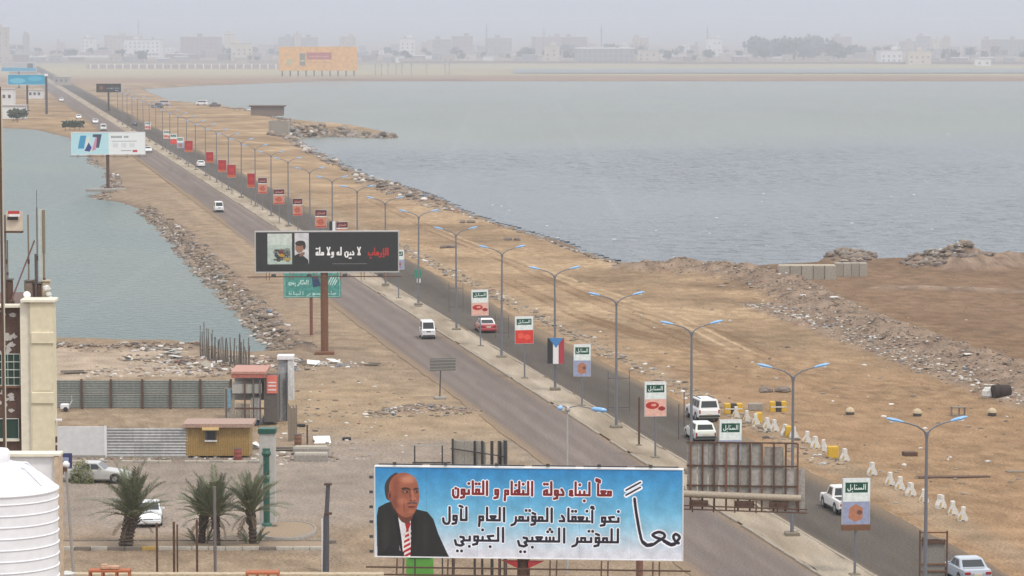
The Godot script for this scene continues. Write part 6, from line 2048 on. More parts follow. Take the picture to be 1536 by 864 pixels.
	for k in 2:
		var y: float = [682, 692][k]
		var sl := thing("concrete_slab", ["upper worn concrete slab beside the grey pylon", "lower worn concrete slab at the asphalt's edge beside the grey pylon"][k], "slab", at(466, y))
		part(sl, "slab", MB.new().cbox(Vector3(0, 0.25, -0.4), Vector3(2.7 - 0.2 * k, 0.55, 1.0), 0.07), conc)
		part(sl, "top_crust", MB.new().cbox(Vector3(0, 0.56, -0.45), Vector3(2.4, 0.08, 0.8), 0.03), mat("pale_crust", Color(0.40, 0.36, 0.30), 0.9, 0, "rough", 1.0))
	# grey pylon with the green column
	var pb := at(400, 789)
	var pz := -pb.z
	var py := thing("grey_pylon", "tall light grey pylon with a dark green cap at the asphalt yard", "pylon", pb)
	pbox(py, "shaft", 389, 650, 413, 789, pz + 0.4, 0.8, mat("pylon_stone", Color(0.40, 0.39, 0.37), 0.8, 0, "soft", 0.5), 0.04)
	var gm := mat("deep_green", Color(0.012, 0.075, 0.052), 0.5, 0, "soft", 1.0)
	pbox(py, "cap", 386.5, 643, 413.5, 650.5, pz + 0.3, 1.0, gm, 0.04)
	var gc := thing("green_column", "dark green painted column in front of the grey pylon", "column", pb + Vector3(0.05, 0, 0.6))
	var hh := dep(400, 673, pz - 0.6).y
	part(gc, "shaft", MB.new().tube([Vector3(0, 0.2, 0), Vector3(0, hh - 0.4, 0)], [0.21, 0.20], 14), gm)
	part(gc, "capital", MB.new().lathe(Vector3(0, hh - 0.5, 0), [Vector2(0.2, 0), Vector2(0.30, 0.12), Vector2(0.30, 0.3), Vector2(0.24, 0.32), Vector2(0.26, 0.5)], 14), gm)
	part(gc, "collar", MB.new().lathe(Vector3(0, hh * 0.62, 0), [Vector2(0.2, 0), Vector2(0.24, 0.05), Vector2(0.24, 0.2), Vector2(0.2, 0.25)], 14), mat("collar_green", Color(0.10, 0.20, 0.16), 0.5))
	part(gc, "base", MB.new().lathe(Vector3(0, 0.1, 0), [Vector2(0.34, 0), Vector2(0.34, 0.14), Vector2(0.24, 0.24)], 14), gm)
	var pd := thing("round_plinth", "low pale plinth ring under the green column", "plinth", pb + Vector3(0.05, 0, 0.6))
	part(pd, "step", MB.new().lathe(Vector3(0, -0.05, 0), [Vector2(0.75, 0), Vector2(0.75, 0.13), Vector2(0.70, 0.16)], 24), mats["pale_crust"])
	# traffic islands and the planted kerb
	var earth := mat("island_earth", Color(0.30, 0.22, 0.145), 0.95, 0, "rough", 0.7)
	var isl := thing("traffic_island", "rounded earth island with a worn kerb right of the green column", "traffic island", at(430, 797))
	var ring := []
	var ring2 := []
	for i in 24:
		var q := Vector3(cos(TAU * i / 24) * 1.9, 0, -sin(TAU * i / 24) * 3.6)
		ring.append(q); ring2.append(q * 0.93)
	var up := func(r: Array, h: float) -> Array: return r.map(func(v): return v + Vector3(0, h, 0))
	part(isl, "kerb", MB.new().loft([up.call(ring, -0.1), up.call(ring, 0.14), up.call(ring2, 0.16), up.call(ring2, 0.05)], false, false), conc)
	part(isl, "earth", MB.new().loft([up.call(ring2, -0.1), up.call(ring2, 0.11)], false, true), earth)
	var kb := thing("planted_kerb", "long planting strip with a worn white kerb under the palms", "planter", at(292, 822))
	var k0 := at(60, 826)
	var k1 := at(490, 824)
	var kl := k1.x - k0.x
	part(kb, "earth", MB.new().box(Vector3((k0.x + k1.x) / 2 - kb.position.x, 0.02, -0.6), Vector3(kl, 0.2, 2.6)), earth)
	var kw := [mat("kerb_white", Color(0.46, 0.43, 0.38), 0.9, 0, "rough", 1.0), mat("kerb_yellow", Color(0.44, 0.29, 0.08), 0.9, 0, "rough", 1.0), mat("kerb_dark", Color(0.20, 0.17, 0.145), 0.9, 0, "rough", 1.0)]
	var nk := int(kl / 1.0)
	for i in nk:
		var x := k0.x + kl * (i + 0.5) / nk
		var px := 60.0 + 430.0 * (i + 0.5) / nk
		var which := 1 if px > 218 and px < 245 else (2 if (px > 150 and px < 215) or (i * 7) % 11 == 3 else 0)  # darker stones in the stretch below the large palm and a few scattered
		part(kb, "kerb_stone", MB.new().cbox(Vector3(x - kb.position.x, 0.09, 0.78 + rng.randf_range(-0.02, 0.02)), Vector3(kl / nk - 0.03, 0.26, 0.22), 0.03), kw[which])
		if i % 2 == 0: part(kb, "back_stone", MB.new().cbox(Vector3(x - kb.position.x, 0.07, -2.0), Vector3(kl / nk * 1.9, 0.22, 0.2), 0.03), kw[2])
	# kerb line between asphalt and the cabins
	var kk := thing("yard_kerb", "low broken kerb along the far side of the asphalt yard", "kerb", at(240, 695))
	for i in 16:
		if i in [4, 9]: continue
		var p := at(96 + i * 19.0, 694 + rng.randf_range(-0.4, 0.4))
		part(kk, "kerb_stone", MB.new().cbox(p - kk.position + Vector3(0, 0.07, 0), Vector3(0.92, 0.2, 0.3), 0.04), mats["pale_crust"] if i % 3 else conc)
	# litter of white sheets on the rubble strip
	for q in [[268, 537, 2.0, "white scrap sheets lying among the rubble by the water, left ones"], [302, 543, 1.0, "white scrap sheet lying beside the pilings"], [262, 531, 2.6, "pale bluish sheet lying near the water's edge"]]:
		var t := thing("scrap_sheet", q[3], "scrap sheet", at(q[0], q[1]), rng.randf())
		for k in 3:
			part(t, "sheet", MB.new().cbox(Vector3(rng.randf_range(-0.6, 0.6), 0.25 + 0.1 * k, rng.randf_range(-1, 1)), Vector3(q[2] * 0.5, 0.05, 1.1), 0.01, Basis.from_euler(Vector3(rng.randf_range(-0.3, 0.3), rng.randf(), rng.randf_range(-0.3, 0.3)))), mats["white_plastic"])
	# the row of leaning pilings by the water
	var wood := mat("grey_wood", Color(0.15, 0.13, 0.11), 0.95, 0, "rough", 2.0)
	var pm := []
	for v in 3:
		pm.append(MB.new().tube([Vector3(0, -0.3, 0), Vector3(0.03 * v, 1.4, 0.02), Vector3(0.08 - 0.06 * v, 2.9, 0)], [0.085, 0.07, 0.045], 6).done())
	for k in 30:
		var f := k / 29.0
		var px := lerpf(301, 376, f)
		var py2 := lerpf(541, 563, f) + rng.randf_range(-3, 3)
		var b0 := at(px, py2)
		b0.y = maxf(land_height(b0.x, b0.z), -0.6)
		var t := thing("wooden_piling", "leaning wooden piling by the water, %s of the row from its left end" % ordinal(k + 1), "piling", b0, rng.randf() * TAU, "wooden pilings by the left shore")
		var o := part(t, "stake", pm[k % 3], wood)
		o.scale = Vector3(1.0, rng.randf_range(0.7, 1.05) * (1.25 if k < 3 else 1.0), 1.0)
		o.rotation = Vector3(rng.randf_range(-0.07, 0.07), 0, rng.randf_range(-0.09, 0.09))
		if k % 4 == 1: part(t, "tie_wire", MB.new().tube([Vector3(0, 0.9, 0), Vector3(0, 1.0, 0)], [0.1], 6), rusty)
	# scrap lying about the yard
	var tyres := [[346, 640, "worn tyre lying left of the tin shed's blue door"], [452, 640, "worn tyre lying on the sand right of the slat fence"], [520, 660, "worn tyre lying alone right of the white sheet on the sand"]]
	for q in tyres:
		var ty := thing("old_tyre", q[2], "tyre", at(q[0], q[1]))
		part(ty, "tread", MB.new().lathe(Vector3.ZERO, [Vector2(0.20, 0.0), Vector2(0.33, 0.02), Vector2(0.35, 0.11), Vector2(0.33, 0.20), Vector2(0.20, 0.22)], 16), mats["tyre"])
		part(ty, "hub_hole", MB.new().lathe(Vector3.ZERO, [Vector2(0.19, 0.01), Vector2(0.19, 0.20)], 12), mats["shed_dark"])
	var scrap := [[425, 676, 2.2, "stack of broken planks beside the grey pylon"], [362, 552, 2.6, "stack of grey planks behind the tin shed's roof"], [458, 545, 2.0, "stack of pale planks near the black billboard's column"], [110, 560, 2.4, "stack of dark planks on the pale rubble strip"], [560, 548, 1.6, "short planks lying left of the roadside board"]]
	for q in scrap:
		var st := thing("plank_stack", q[3], "planks", at(q[0], q[1]), rng.randf_range(-0.3, 0.3))
		for k in 5:
			part(st, "plank", MB.new().cbox(Vector3(rng.randf_range(-0.2, 0.2), 0.06 + 0.09 * (k / 2), (k % 2) * 0.35 + rng.randf_range(-0.1, 0.1)), Vector3(q[2] * rng.randf_range(0.7, 1.0), 0.07, 0.26), 0.01, Basis(Vector3.UP, rng.randf_range(-0.12, 0.12))), [mats["weathered_wood"], wood, mats["shed_pale"]][k % 3])
	var drums := [[384, 637, "blue steel drum standing in front of the tin shed", Color(0.07, 0.13, 0.22)], [447, 668, "rusty steel drum standing by the slat fence", Color(0.20, 0.10, 0.06)], [357, 690, "red steel drum lying low beside the yellow cabin", Color(0.28, 0.07, 0.06)]]
	for q in drums:
		var dr := thing("steel_drum", q[2], "drum", at(q[0], q[1]))
		part(dr, "barrel", MB.new().lathe(Vector3.ZERO, [Vector2(0.27, 0), Vector2(0.28, 0.26), Vector2(0.30, 0.29), Vector2(0.28, 0.32), Vector2(0.28, 0.56), Vector2(0.30, 0.59), Vector2(0.28, 0.62), Vector2(0.27, 0.86)], 16), mat("drum_%.2f" % q[3].r, q[3], 0.7, 0.1, "rough", 1.0))
		part(dr, "rim", MB.new().lathe(Vector3(0, 0.85, 0), [Vector2(0.29, 0), Vector2(0.29, 0.03), Vector2(0.25, 0.03)], 16), mats["shed_dark"])
	var bits := [[310, 552, "pale crumpled sheet on the rubble left of the pilings"], [330, 549, "dull crumpled sheet behind the pilings"], [500, 546, "white crumpled sheet on the pale debris right of the white pylon"], [470, 549, "bright scrap sheet on the pale debris by the white pylon"], [190, 541, "flat pale sheet in the middle of the rubble strip"], [352, 678, "white scrap sheet leaning by the yellow cabin's end"], [380, 672, "grey scrap sheet leaning between the yellow cabin and the grey pylon"]]
	for q in bits:
		var bt := thing("scrap_sheet", q[2], "scrap sheet", at(q[0], q[1]), rng.randf() * 2.0)
		part(bt, "sheet", MB.new().cbox(Vector3(0, 0.35, 0), Vector3(1.2, 0.04, 0.9), 0.01, Basis.from_euler(Vector3(rng.randf_range(0.2, 0.8), 0, rng.randf_range(-0.3, 0.3)))), [mats["white_plastic"], mats["shed_pale"], mats["bright_sheet"] if mats.has("bright_sheet") else mats["white_plastic"]][rng.randi() % 3])
		part(bt, "fold", MB.new().cbox(Vector3(0.3, 0.18, 0.2), Vector3(0.7, 0.04, 0.6), 0.01, Basis.from_euler(Vector3(-0.3, 0.4, 0.5))), mats["white_plastic"])
	# small wooden cart scrap by the fence
	var cart := thing("handcart", "small white handcart by the left end of the sheet fence", "handcart", at(101, 617))
	part(cart, "tub", MB.new().cbox(Vector3(-0.2, 0.45, 0), Vector3(0.7, 0.4, 0.6), 0.08), mats["white_steel"])
	part(cart, "handle", MB.new().tube([Vector3(0.2, 0.5, 0), Vector3(0.4, 0.9, 0), Vector3(0.35, 1.3, 0)], [0.03], 6), mats["white_steel"])
	part(cart, "wheel", MB.new().tube([Vector3(-0.1, 0.2, 0.3), Vector3(-0.1, 0.2, 0.36)], [0.2], 12), mats["tyre"])
	# dark rusty uprights and the grey pole in front of the palms, on the near roof's edge
	var rz := 71.0
	for q in [[236, 785, 1.6, "rusty square upright on the near roof, below the white parked car"], [261.5, 783, 1.7, "rusty upright on the near roof, left one of a close pair"], [266.5, 787, 1.2, "thin rusty upright on the near roof, right one of a close pair"], [296, 780, 1.6, "rusty upright on the near roof in front of the middle palm"]]:
		var p := dep(q[0], 880, rz)
		var t := thing("rusty_upright", q[3], "post", p)
		var h := dep(q[0], q[1], rz).y - p.y
		part(t, "bar", MB.new().cbox(Vector3(0, h / 2, 0), Vector3(q[2] * 2.0 / 68.0, h, q[2] * 2.0 / 68.0), 0.004), mats["rusty_brown"])
		part(t, "cut_end", MB.new().box(Vector3(0, h + 0.004, 0), Vector3(q[2] * 1.6 / 68.0, 0.012, q[2] * 1.6 / 68.0)), mats["rust_orange"])
	var g0 := dep(323, 880, 73.0)
	var gp := thing("grey_pipe", "thin grey pipe standing before the middle palms", "pipe", g0)
	var ghh := dep(323, 730, 73.0).y - g0.y
	part(gp, "tube", MB.new().tube([Vector3.ZERO, Vector3(0, ghh, 0)], [0.035], 10), mat("pipe_grey", Color(0.16, 0.14, 0.14), 0.6, 0.2))
	part(gp, "coupling", MB.new().tube([Vector3(0, ghh * 0.35, 0), Vector3(0, ghh * 0.40, 0)], [0.045], 10), mats["pipe_grey"])
	# steel telegraph pole
	var tz := 186.0
	var t0 := dep(490, 870, tz)
	var tp := thing("steel_pole", "stepped dark steel pole with bands standing right of the palms", "pole", Vector3(t0.x, 0, t0.z))
	var ty := dep(490, 724, tz).y
	part(tp, "lower_tube", MB.new().tube([Vector3(-0.05, -0.2, 0), Vector3(0, ty * 0.64, 0)], [0.2, 0.17], 12), mat("pole_grey", Color(0.085, 0.085, 0.10), 0.5, 0.3))
	part(tp, "upper_tube", MB.new().tube([Vector3(0, ty * 0.6, 0), Vector3(0.12, ty, 0)], [0.14, 0.12], 12), mats["pole_grey"])
	for y in [0.66, 0.985]:
		part(tp, "band", MB.new().cbox(Vector3(0.1, ty * y, 0), Vector3(0.46, 0.12, 0.36), 0.02), rusty)
	part(tp, "side_plate", MB.new().box(Vector3(-0.24, ty * 0.3, 0), Vector3(0.1, ty * 0.6, 0.08)), mats["white_steel"])
	# leaning lamp standard at the left
	var l0 := dep(112, 868, 92.0)
	var l1 := dep(99, 700, 92.0)
	var ls := thing("leaning_standard", "thin leaning lamp standard with a small white head right of the tank", "lamp standard", Vector3(l0.x, l0.y - 0.4, l0.z))
	part(ls, "stem", MB.new().tube([Vector3.ZERO, l1 - ls.position], [0.05, 0.038], 8), mat("stem_grey", Color(0.30, 0.28, 0.26), 0.6, 0.2))
	part(ls, "head", MB.new().lathe(l1 - ls.position, [Vector2(0.04, -0.05), Vector2(0.11, 0.0), Vector2(0.11, 0.1), Vector2(0.05, 0.16)], 12), mats["white_steel"])
	part(ls, "clamp", MB.new().cbox(l1 - ls.position + Vector3(-0.06, -0.05, 0.1), Vector3(0.2, 0.14, 0.14), 0.03), rusty)
	# green box sign below the banner
	var bz := 160.0
	var b0b := dep(630, 900, bz)
	var gb := thing("green_kiosk_sign", "bright green sign box just below the blue banner", "sign", Vector3(b0b.x, 0, b0b.z))
	var gtop := dep(630, 828, bz).y
	part(gb, "box", MB.new().cbox(Vector3(0, gtop - 1.2, 0), Vector3(1.38, 2.4, 0.3), 0.03), mat("bright_green", Color(0.10, 0.32, 0.05), 0.6, 0, "soft"))
	part(gb, "band", MB.new().box(Vector3(0, gtop - 0.25, 0.16), Vector3(1.1, 0.16, 0.02)), mat("dark_green", Color(0.03, 0.12, 0.03), 0.6))
	part(gb, "post", MB.new().tube([Vector3(0, -0.1, 0), Vector3(0, gtop - 1, 0)], [0.12], 10), mats["thin_dark_steel"])
	# bush in front of the parked saloon, navy panel behind the tank
	var np := thing("navy_panel", "upright navy blue panel beside the cream building", "panel", at(99, 722))
	pbox(np, "panel", 90, 680, 108, 718, -at(99, 722).z, 0.15, mat("navy", Color(0.022, 0.026, 0.10), 0.6, 0, "soft"))
	pbox(np, "post", 92, 716, 94, 724, -at(99, 722).z, 0.1, mats["thin_dark_steel"])
	pbox(np, "emblem", 94, 686, 103, 692, -at(99, 722).z - 0.03, 0.02, mat("pale_blue", Color(0.25, 0.28, 0.42), 0.6))
	var bu := thing("leafy_bush", "pale green leafy bush in front of the parked silver saloon", "bush", at(124, 724))
	var rr := RandomNumberGenerator.new()
	rr.seed = 5
	var lm := mat("bush_leaf", Color(0.16, 0.17, 0.06), 0.8, 0, "rough", 2.0)
	var leaf := MB.new()
	for k in 2400:
		var u := Vector3(rr.randf_range(-1, 1), rr.randf_range(-0.2, 1), rr.randf_range(-1, 1))
		if u.length() > 1.0: continue
		var p := Vector3(u.x * 0.95, 0.15 + u.y * 1.5, u.z * 0.8)
		var e := Vector3(rr.randf_range(-1, 1), rr.randf_range(-1, 1), rr.randf_range(-1, 1)).normalized() * 0.085
		var s := e.cross(Vector3(rr.randf(), rr.randf(), rr.randf()).normalized()).normalized() * 0.035
		leaf.quad(p - e, p + s, p + e, p - s)
	part(bu, "leaves", leaf, lm).set_meta("kind", "stuff")
	var tw := MB.new()
	for k in 12:
		var an := rr.randf() * TAU
		tw.tube([Vector3(0, 0, 0), Vector3(cos(an) * 0.3, 0.6, sin(an) * 0.25), Vector3(cos(an) * 0.6, rr.randf_range(0.9, 1.4), sin(an) * 0.5)], [0.025, 0.018, 0.008], 5)
	part(bu, "stems", tw, wood)

# ---------------------------------------------------------------- date palms
func frond_mesh(seed_: int, lift: float, length: float) -> ArrayMesh:
	var r := RandomNumberGenerator.new()
	r.seed = seed_
	var mb := MB.new()
	var pts := []
	var dir := lift
	var p := Vector3(0.12, 0, 0)
	var n := 14
	for i in n + 1:
		pts.append(p)
		p += Vector3(cos(dir), sin(dir), 0) * length / n
		dir -= (0.030 + 0.05 * i / n) * (1.15 if lift < 1.2 else 0.7)
	var rad := []
	for i in n + 1: rad.append(lerpf(0.035, 0.006, float(i) / n))
	mb.col = Color(0.17, 0.17, 0.085)
	mb.tube(pts, rad, 5)
	for k in 58:
		var f := lerpf(0.16, 1.0, k / 57.0)
		var i := mini(int(f * n), n - 1)
		var a: Vector3 = pts[i].lerp(pts[i + 1], f * n - i)
		var t: Vector3 = (pts[i + 1] - pts[i]).normalized()
		var up := Vector3(-t.y, t.x, 0)
		var ll := 0.62 * sqrt(clampf(f * 2.2, 0.2, 1)) * clampf(1.35 - f * 0.85, 0.3, 1.0) * r.randf_range(0.8, 1.1)
		for s in [-1.0, 1.0]:
			var d: Vector3 = (t * r.randf_range(0.62, 0.85) + Vector3(0, 0, s) * r.randf_range(0.6, 0.75) + up * r.randf_range(0.12, 0.5)).normalized()
			var e: Vector3 = a + d * ll - Vector3(0, r.randf_range(0.02, 0.22) * ll, 0)
			var w := d.cross(up).normalized() * 0.017
			var g := r.randf_range(0.75, 1.25)
			mb.col = Color(0.118, 0.138, 0.078) * g
			if r.randf() < 0.08: mb.col = Color(0.20, 0.16, 0.09) * g
			mb.quad(a, a.lerp(e, 0.4) + w, e, a.lerp(e, 0.4) - w)
	return mb.done()

func make_palms() -> void:
	var fm := StandardMaterial3D.new()
	fm.resource_name = "palm_leaf"
	fm.vertex_color_use_as_albedo = true
	fm.roughness = 0.65
	fm.backlight_enabled = true
	fm.backlight = Color(0.10, 0.11, 0.05)
	var tm := mat("palm_trunk_fibre", Color(0.105, 0.078, 0.058), 0.95, 0, "rough", 3.0)
	var lifts := [1.52, 1.40, 1.26, 1.10, 0.94, 0.78, 0.60, 0.40]
	var fr := []
	for i in 8: fr.append([frond_mesh(100 + i, lifts[i], 2.75), frond_mesh(120 + i, lifts[i] - 0.06, 2.35)])
	var dead := [frond_mesh(140, -0.3, 2.3), frond_mesh(141, -0.6, 2.1)]
	var dm := mat("dead_palm_leaf", Color(0.17, 0.125, 0.075), 0.9, 0, "soft", 1.0)
	# [foot x, y, lean m, trunk height m, trunk radius m, frond scale, fronds, seed, label]
	var list := [[188, 823, 0.45, 2.0, 0.46, 1.05, 46, 1, "large date palm with a thick trunk at the left of the row"],
		[302, 818, 0.15, 1.75, 0.25, 0.86, 30, 2, "smaller date palm behind the rusty upright, second from the left"],
		[325, 822, -0.1, 2.0, 0.23, 0.97, 34, 3, "date palm behind the thin grey pipe, third from the left"],
		[379, 819, -0.15, 2.15, 0.26, 1.0, 36, 4, "date palm with young suckers at its foot, in front of the grey pylon"]]
	for q in list:
		var r := RandomNumberGenerator.new()
		r.seed = q[7]
		var t := thing("date_palm", q[8], "palm tree", at(q[0], q[1]) + Vector3(0, 0.05, -0.3))
		var h: float = q[3]
		var rad: float = q[4]
		var rings := []
		var nn := 18
		for k in nn + 1:
			var f := float(k) / nn
			var c := Vector3(q[2] * f * f, h * f - 0.1, 0)
			var ring := []
			for i in 11:
				var a := TAU * i / 11 + (0.28 if k % 2 else 0.0)
				var rr: float = rad * (1.0 - 0.18 * f) * (1.12 if k % 2 else 0.86) * r.randf_range(0.94, 1.08)
				ring.append(c + Vector3(cos(a) * rr, 0.03 * sin(a * 3 + k), sin(a) * rr))
			rings.append(ring)
		part(t, "trunk", MB.new().loft(rings, true, true, true), tm)
		var top := Vector3(q[2], h - 0.05, 0)
		var boots := MB.new()
		for k in 26:     # the stubs of cut leaves under the crown
			var a := k * 2.4
			var y := h - 0.05 - k * 0.035
			var o := Vector3(cos(a), 0, sin(a)) * rad * 0.85
			boots.tube([Vector3(q[2] * (y / h) * (y / h), y, 0) + o, Vector3(q[2], y + 0.22, 0) + o * 1.45], [0.07, 0.03], 5)
		part(t, "leaf_stubs", boots, tm)
		for k in q[6]:
			var f: float = float(k) / (q[6] - 1)
			var li := clampi(int(f * 6.99 + r.randf_range(-0.4, 0.4)), 0, 7)
			var o := part(t, "frond", fr[li][k % 2], fm, top + Vector3(0, 0.1 - 0.25 * f, 0))
			o.rotation = Vector3(r.randf_range(-0.1, 0.1), k * 2.399 + r.randf_range(-0.25, 0.25), r.randf_range(-0.18, 0.08))
			o.scale = Vector3.ONE * q[5] * r.randf_range(0.78, 1.18)
		for k in 5:      # dead fronds hanging under the crown
			var o := part(t, "dead_frond", dead[k % 2], dm, top + Vector3(0, -0.12, 0))
			o.rotation = Vector3(r.randf_range(-0.2, 0.2), r.randf() * TAU, r.randf_range(-0.3, 0.1))
			o.scale = Vector3.ONE * q[5] * r.randf_range(0.45, 0.75)
		if q[7] == 4 or q[7] == 2:
			for k in 14:
				var side: float = -1.0 if k % 2 else 1.0
				var o := part(t, "young_frond", fr[1 + k % 4][1], fm, Vector3(side * 0.3, 0.05, 0.2))
				o.rotation.y = (PI if side < 0 else 0.0) + r.randf_range(-1.0, 1.0)
				o.scale = Vector3.ONE * r.randf_range(0.35, 0.5)

# ---------------------------------------------------------------- the near buildings
func make_near_buildings() -> void:
	var z := 165.0
	var cream := mat("cream_render", Color(0.600, 0.545, 0.400), 0.85, 0, "soft", 0.35)
	var pale := mat("pale_render", Color(0.64, 0.60, 0.50), 0.85, 0, "soft", 0.4)
	var brown := mat("brown_tile", Color(0.115, 0.062, 0.045), 0.8, 0, "rough", 0.7)
	var t := thing("cream_building", "cream rendered building with brown panels and green glass windows", "building", Vector3(dep(20, 600, z).x, 0, -z))
	pbox(t, "pier", 46, 452, 80, 1010, z, 1.2, cream)
	pbox(t, "pier_return", 31, 455, 46.2, 1010, z + 0.25, 0.9, pale)
	for y in [500, 590, 690]:
		pbox(t, "moulding", 46.5, y - 1.5, 80.5, y + 15, z - 0.12, 0.2, cream, 0.03)
		pbox(t, "inset_panel", 49, y + 16, 77.5, y + 86, z - 0.03, 0.1, cream)
	pbox(t, "pier_cap", 30, 449, 82, 453.5, z - 0.15, 1.4, pale, 0.04)
	pbox(t, "wall", -160, 460, 32.4, 1010, z + 0.9, 9.0, brown)
	# flaked white patches on the brown wall: real leftover plaster, some mm thick
	var plaster := mat("old_plaster", Color(0.50, 0.47, 0.45), 0.9, 0, "rough", 1.2)
	var r := RandomNumberGenerator.new()
	r.seed = 8
	for band in [[500, 529, 26], [464, 474, 8], [584, 616, 22]]:
		for k in band[2]:
			var x := r.randf_range(-60, 24)
			var y: float = r.randf_range(band[0], band[1])
			var c := dep(x, y, z + 0.88) - t.position
			var poly := []
			for i in 9:
				var a := TAU * i / 9
				poly.append(Vector2(cos(a) * r.randf_range(0.06, 0.26), sin(a) * r.randf_range(0.06, 0.20)))
			part(t, "plaster_patch", MB.new().prism(poly, c + Vector3(0, 0, -0.02), Vector3.RIGHT, Vector3.UP, Vector3(0, 0, 0.035 + 0.001 * k)), plaster)
	var frame := mat("window_white", Color(0.46, 0.50, 0.47), 0.6)
	var glass := mat("green_glass", Color(0.02, 0.055, 0.045), 0.1, 0, "")
	for w in [[-70, 30, 531, 578], [-70, 28, 628, 658], [-70, 30, 725, 775]]:
		var win := pbox(t, "window", w[0], w[2], w[1], w[3], z + 0.84, 0.1, glass)
		var n := 11 if w[2] < 600 else 5
		for i in n + 1:
			var x := lerpf(w[0], w[1], float(i) / n)
			var a := dep(x - 0.6, w[2], z + 0.78)
			var b := dep(x + 0.6, w[3], z + 0.78)
			part(win, "glazing_bar", MB.new().box((a + b) / 2 - t.position, Vector3(b.x - a.x, a.y - b.y, 0.06)), frame)
		var m := 4 if w[2] < 600 else 1
		for i in m + 1:
			var y := lerpf(w[2], w[3], float(i) / m)
			var a := dep(w[0], y - 0.6, z + 0.77)
			var b := dep(w[1], y + 0.6, z + 0.77)
			part(win, "glazing_bar", MB.new().box((a + b) / 2 - t.position, Vector3(b.x - a.x, a.y - b.y, 0.05)), frame)
		pbox(t, "sill", w[0], w[3] + 1, w[1] + 1, w[3] + 4, z + 0.7, 0.3, mats["rust_orange"] if w[2] < 600 else pale)
	pbox(t, "ledge", -160, 458, 31, 461.5, z + 0.3, 1.0, pale)
	pbox(t, "pier_lamp", 83, 629, 92, 632, z + 0.4, 0.3, mats["white_steel"], 0.02)
	for y in [655, 668]:
		pbox(t, "conduit", 83.2, y, 85.5, y + 9, z + 0.4, 0.15, brown)
	# things standing on its roof
	var rz := z + 2.0
	var ry := dep(20, 456, rz).y
	var wood := mat("roof_timber", Color(0.24, 0.20, 0.14), 0.9, 0, "rough", 1.5)
	for q in [[55, 311, 456, 2.2, 0, "tall grey roof post with a thin aerial on top"], [67, 315, 380, 4.5, 1, "thick brown upper roof post at the right end"], [66, 378, 456, 3.0, 1, "thin pale lower roof post at the right end"], [42, 322, 456, 2.6, 1, "brown banded roof post left of the tall grey one"], [7, 322, 456, 4.0, 0, "dark roof post under the rooftop flag panel"], [11, 360, 456, 2.0, 1, "pale thin roof post behind the dark one"], [55, 380, 458, 3.4, 2, "short dark pipe post in front of the tall grey one"]]:
		if q[2] == 380: continue
		var a := dep(q[0], q[1], rz)
		var p := thing("roof_post", q[5], "post", Vector3(a.x, ry, a.z + (0.4 if q[4] == 2 else 0.0)))
		var h := a.y - ry
		var rad: float = q[3] / 29.0 / 2
		part(p, "shaft", MB.new().tube([Vector3.ZERO, Vector3(0, h, 0)], [rad], 8), [mats["pipe_grey"], wood, mats["thin_dark_steel"]][q[4]])
		part(p, "collar", MB.new().tube([Vector3(0, h * 0.45, 0), Vector3(0, h * 0.5, 0)], [rad * 1.35], 8), mats["rusty_brown"])
		if q[0] == 55 and q[4] == 0: part(p, "aerial", MB.new().tube([Vector3(0, h, 0), Vector3(0, h + 0.9, 0)], [0.015], 5), mats["thin_dark_steel"])
		if q[0] == 66: part(p, "upper_sleeve", MB.new().tube([Vector3(0, h * 0.98, 0), Vector3(0, h + 2.2, 0)], [0.08], 10), wood)
		if q[0] == 55 and q[4] == 0: part(p, "board", MB.new().box(Vector3(0.2, h * 0.62, -0.05), Vector3(0.22, h * 0.72, 0.05)), mats["window_white"])
	var lean := thing("leaning_strut", "thin reddish strut leaning across the rooftop posts", "strut", Vector3(dep(18, 430, rz).x, ry, -rz + 0.3))
	part(lean, "bar", MB.new().tube([Vector3(0, 0.2, 0), dep(53, 360, rz) - lean.position + Vector3(0, 0, 0.3)], [0.045], 6), mat("strut_red", Color(0.17, 0.09, 0.09), 0.8))
	part(lean, "foot", MB.new().cbox(Vector3(0, 0.1, 0), Vector3(0.3, 0.25, 0.3), 0.03), mats["rusty_brown"])
	var fp := thing("rooftop_flag_panel", "cream rooftop panel with a small red, white and black flag over it", "panel", Vector3(dep(20, 350, rz).x, ry, -rz + 0.5))
	pbox(fp, "panel", 9, 318, 33, 349, rz - 0.8, 0.25, mat("panel_cream", Color(0.55, 0.47, 0.38), 0.8, 0, "soft"))
	pbox(fp, "foot_bar", 5, 346.5, 33.5, 349.5, rz - 0.9, 0.4, mats["rusty_brown"])
	pbox(fp, "flag_band", 12, 316.5, 29, 321, rz - 1.0, 0.04, mat("band_red", Color(0.42, 0.04, 0.04), 0.7))
	pbox(fp, "flag_band", 13, 321, 30, 325, rz - 1.0, 0.04, mats["flag_white"])
	pbox(fp, "flag_band", 11, 325, 27, 330, rz - 1.0, 0.04, mats["flag_black"])
	pbox(fp, "prop", 4, 349, 8, 458, rz - 0.6, 0.12, mats["pipe_grey"])
	var clut := [[9, 420, 18, 457, mats["rusty_brown"], "rusted upright drum at the roof's left end", "drum"], [36, 422, 50, 452, mats["shed_brown"], "brown box in the middle of the roof clutter", "box"], [50, 425, 62, 455, mats["rusty_brown"], "dark brown box beside the short pipe post", "box"], [62, 422, 74, 453, mat("cream_clutter", Color(0.45, 0.38, 0.27), 0.9, 0, "rough"), "cream sack at the roof's right end", "sack"]]
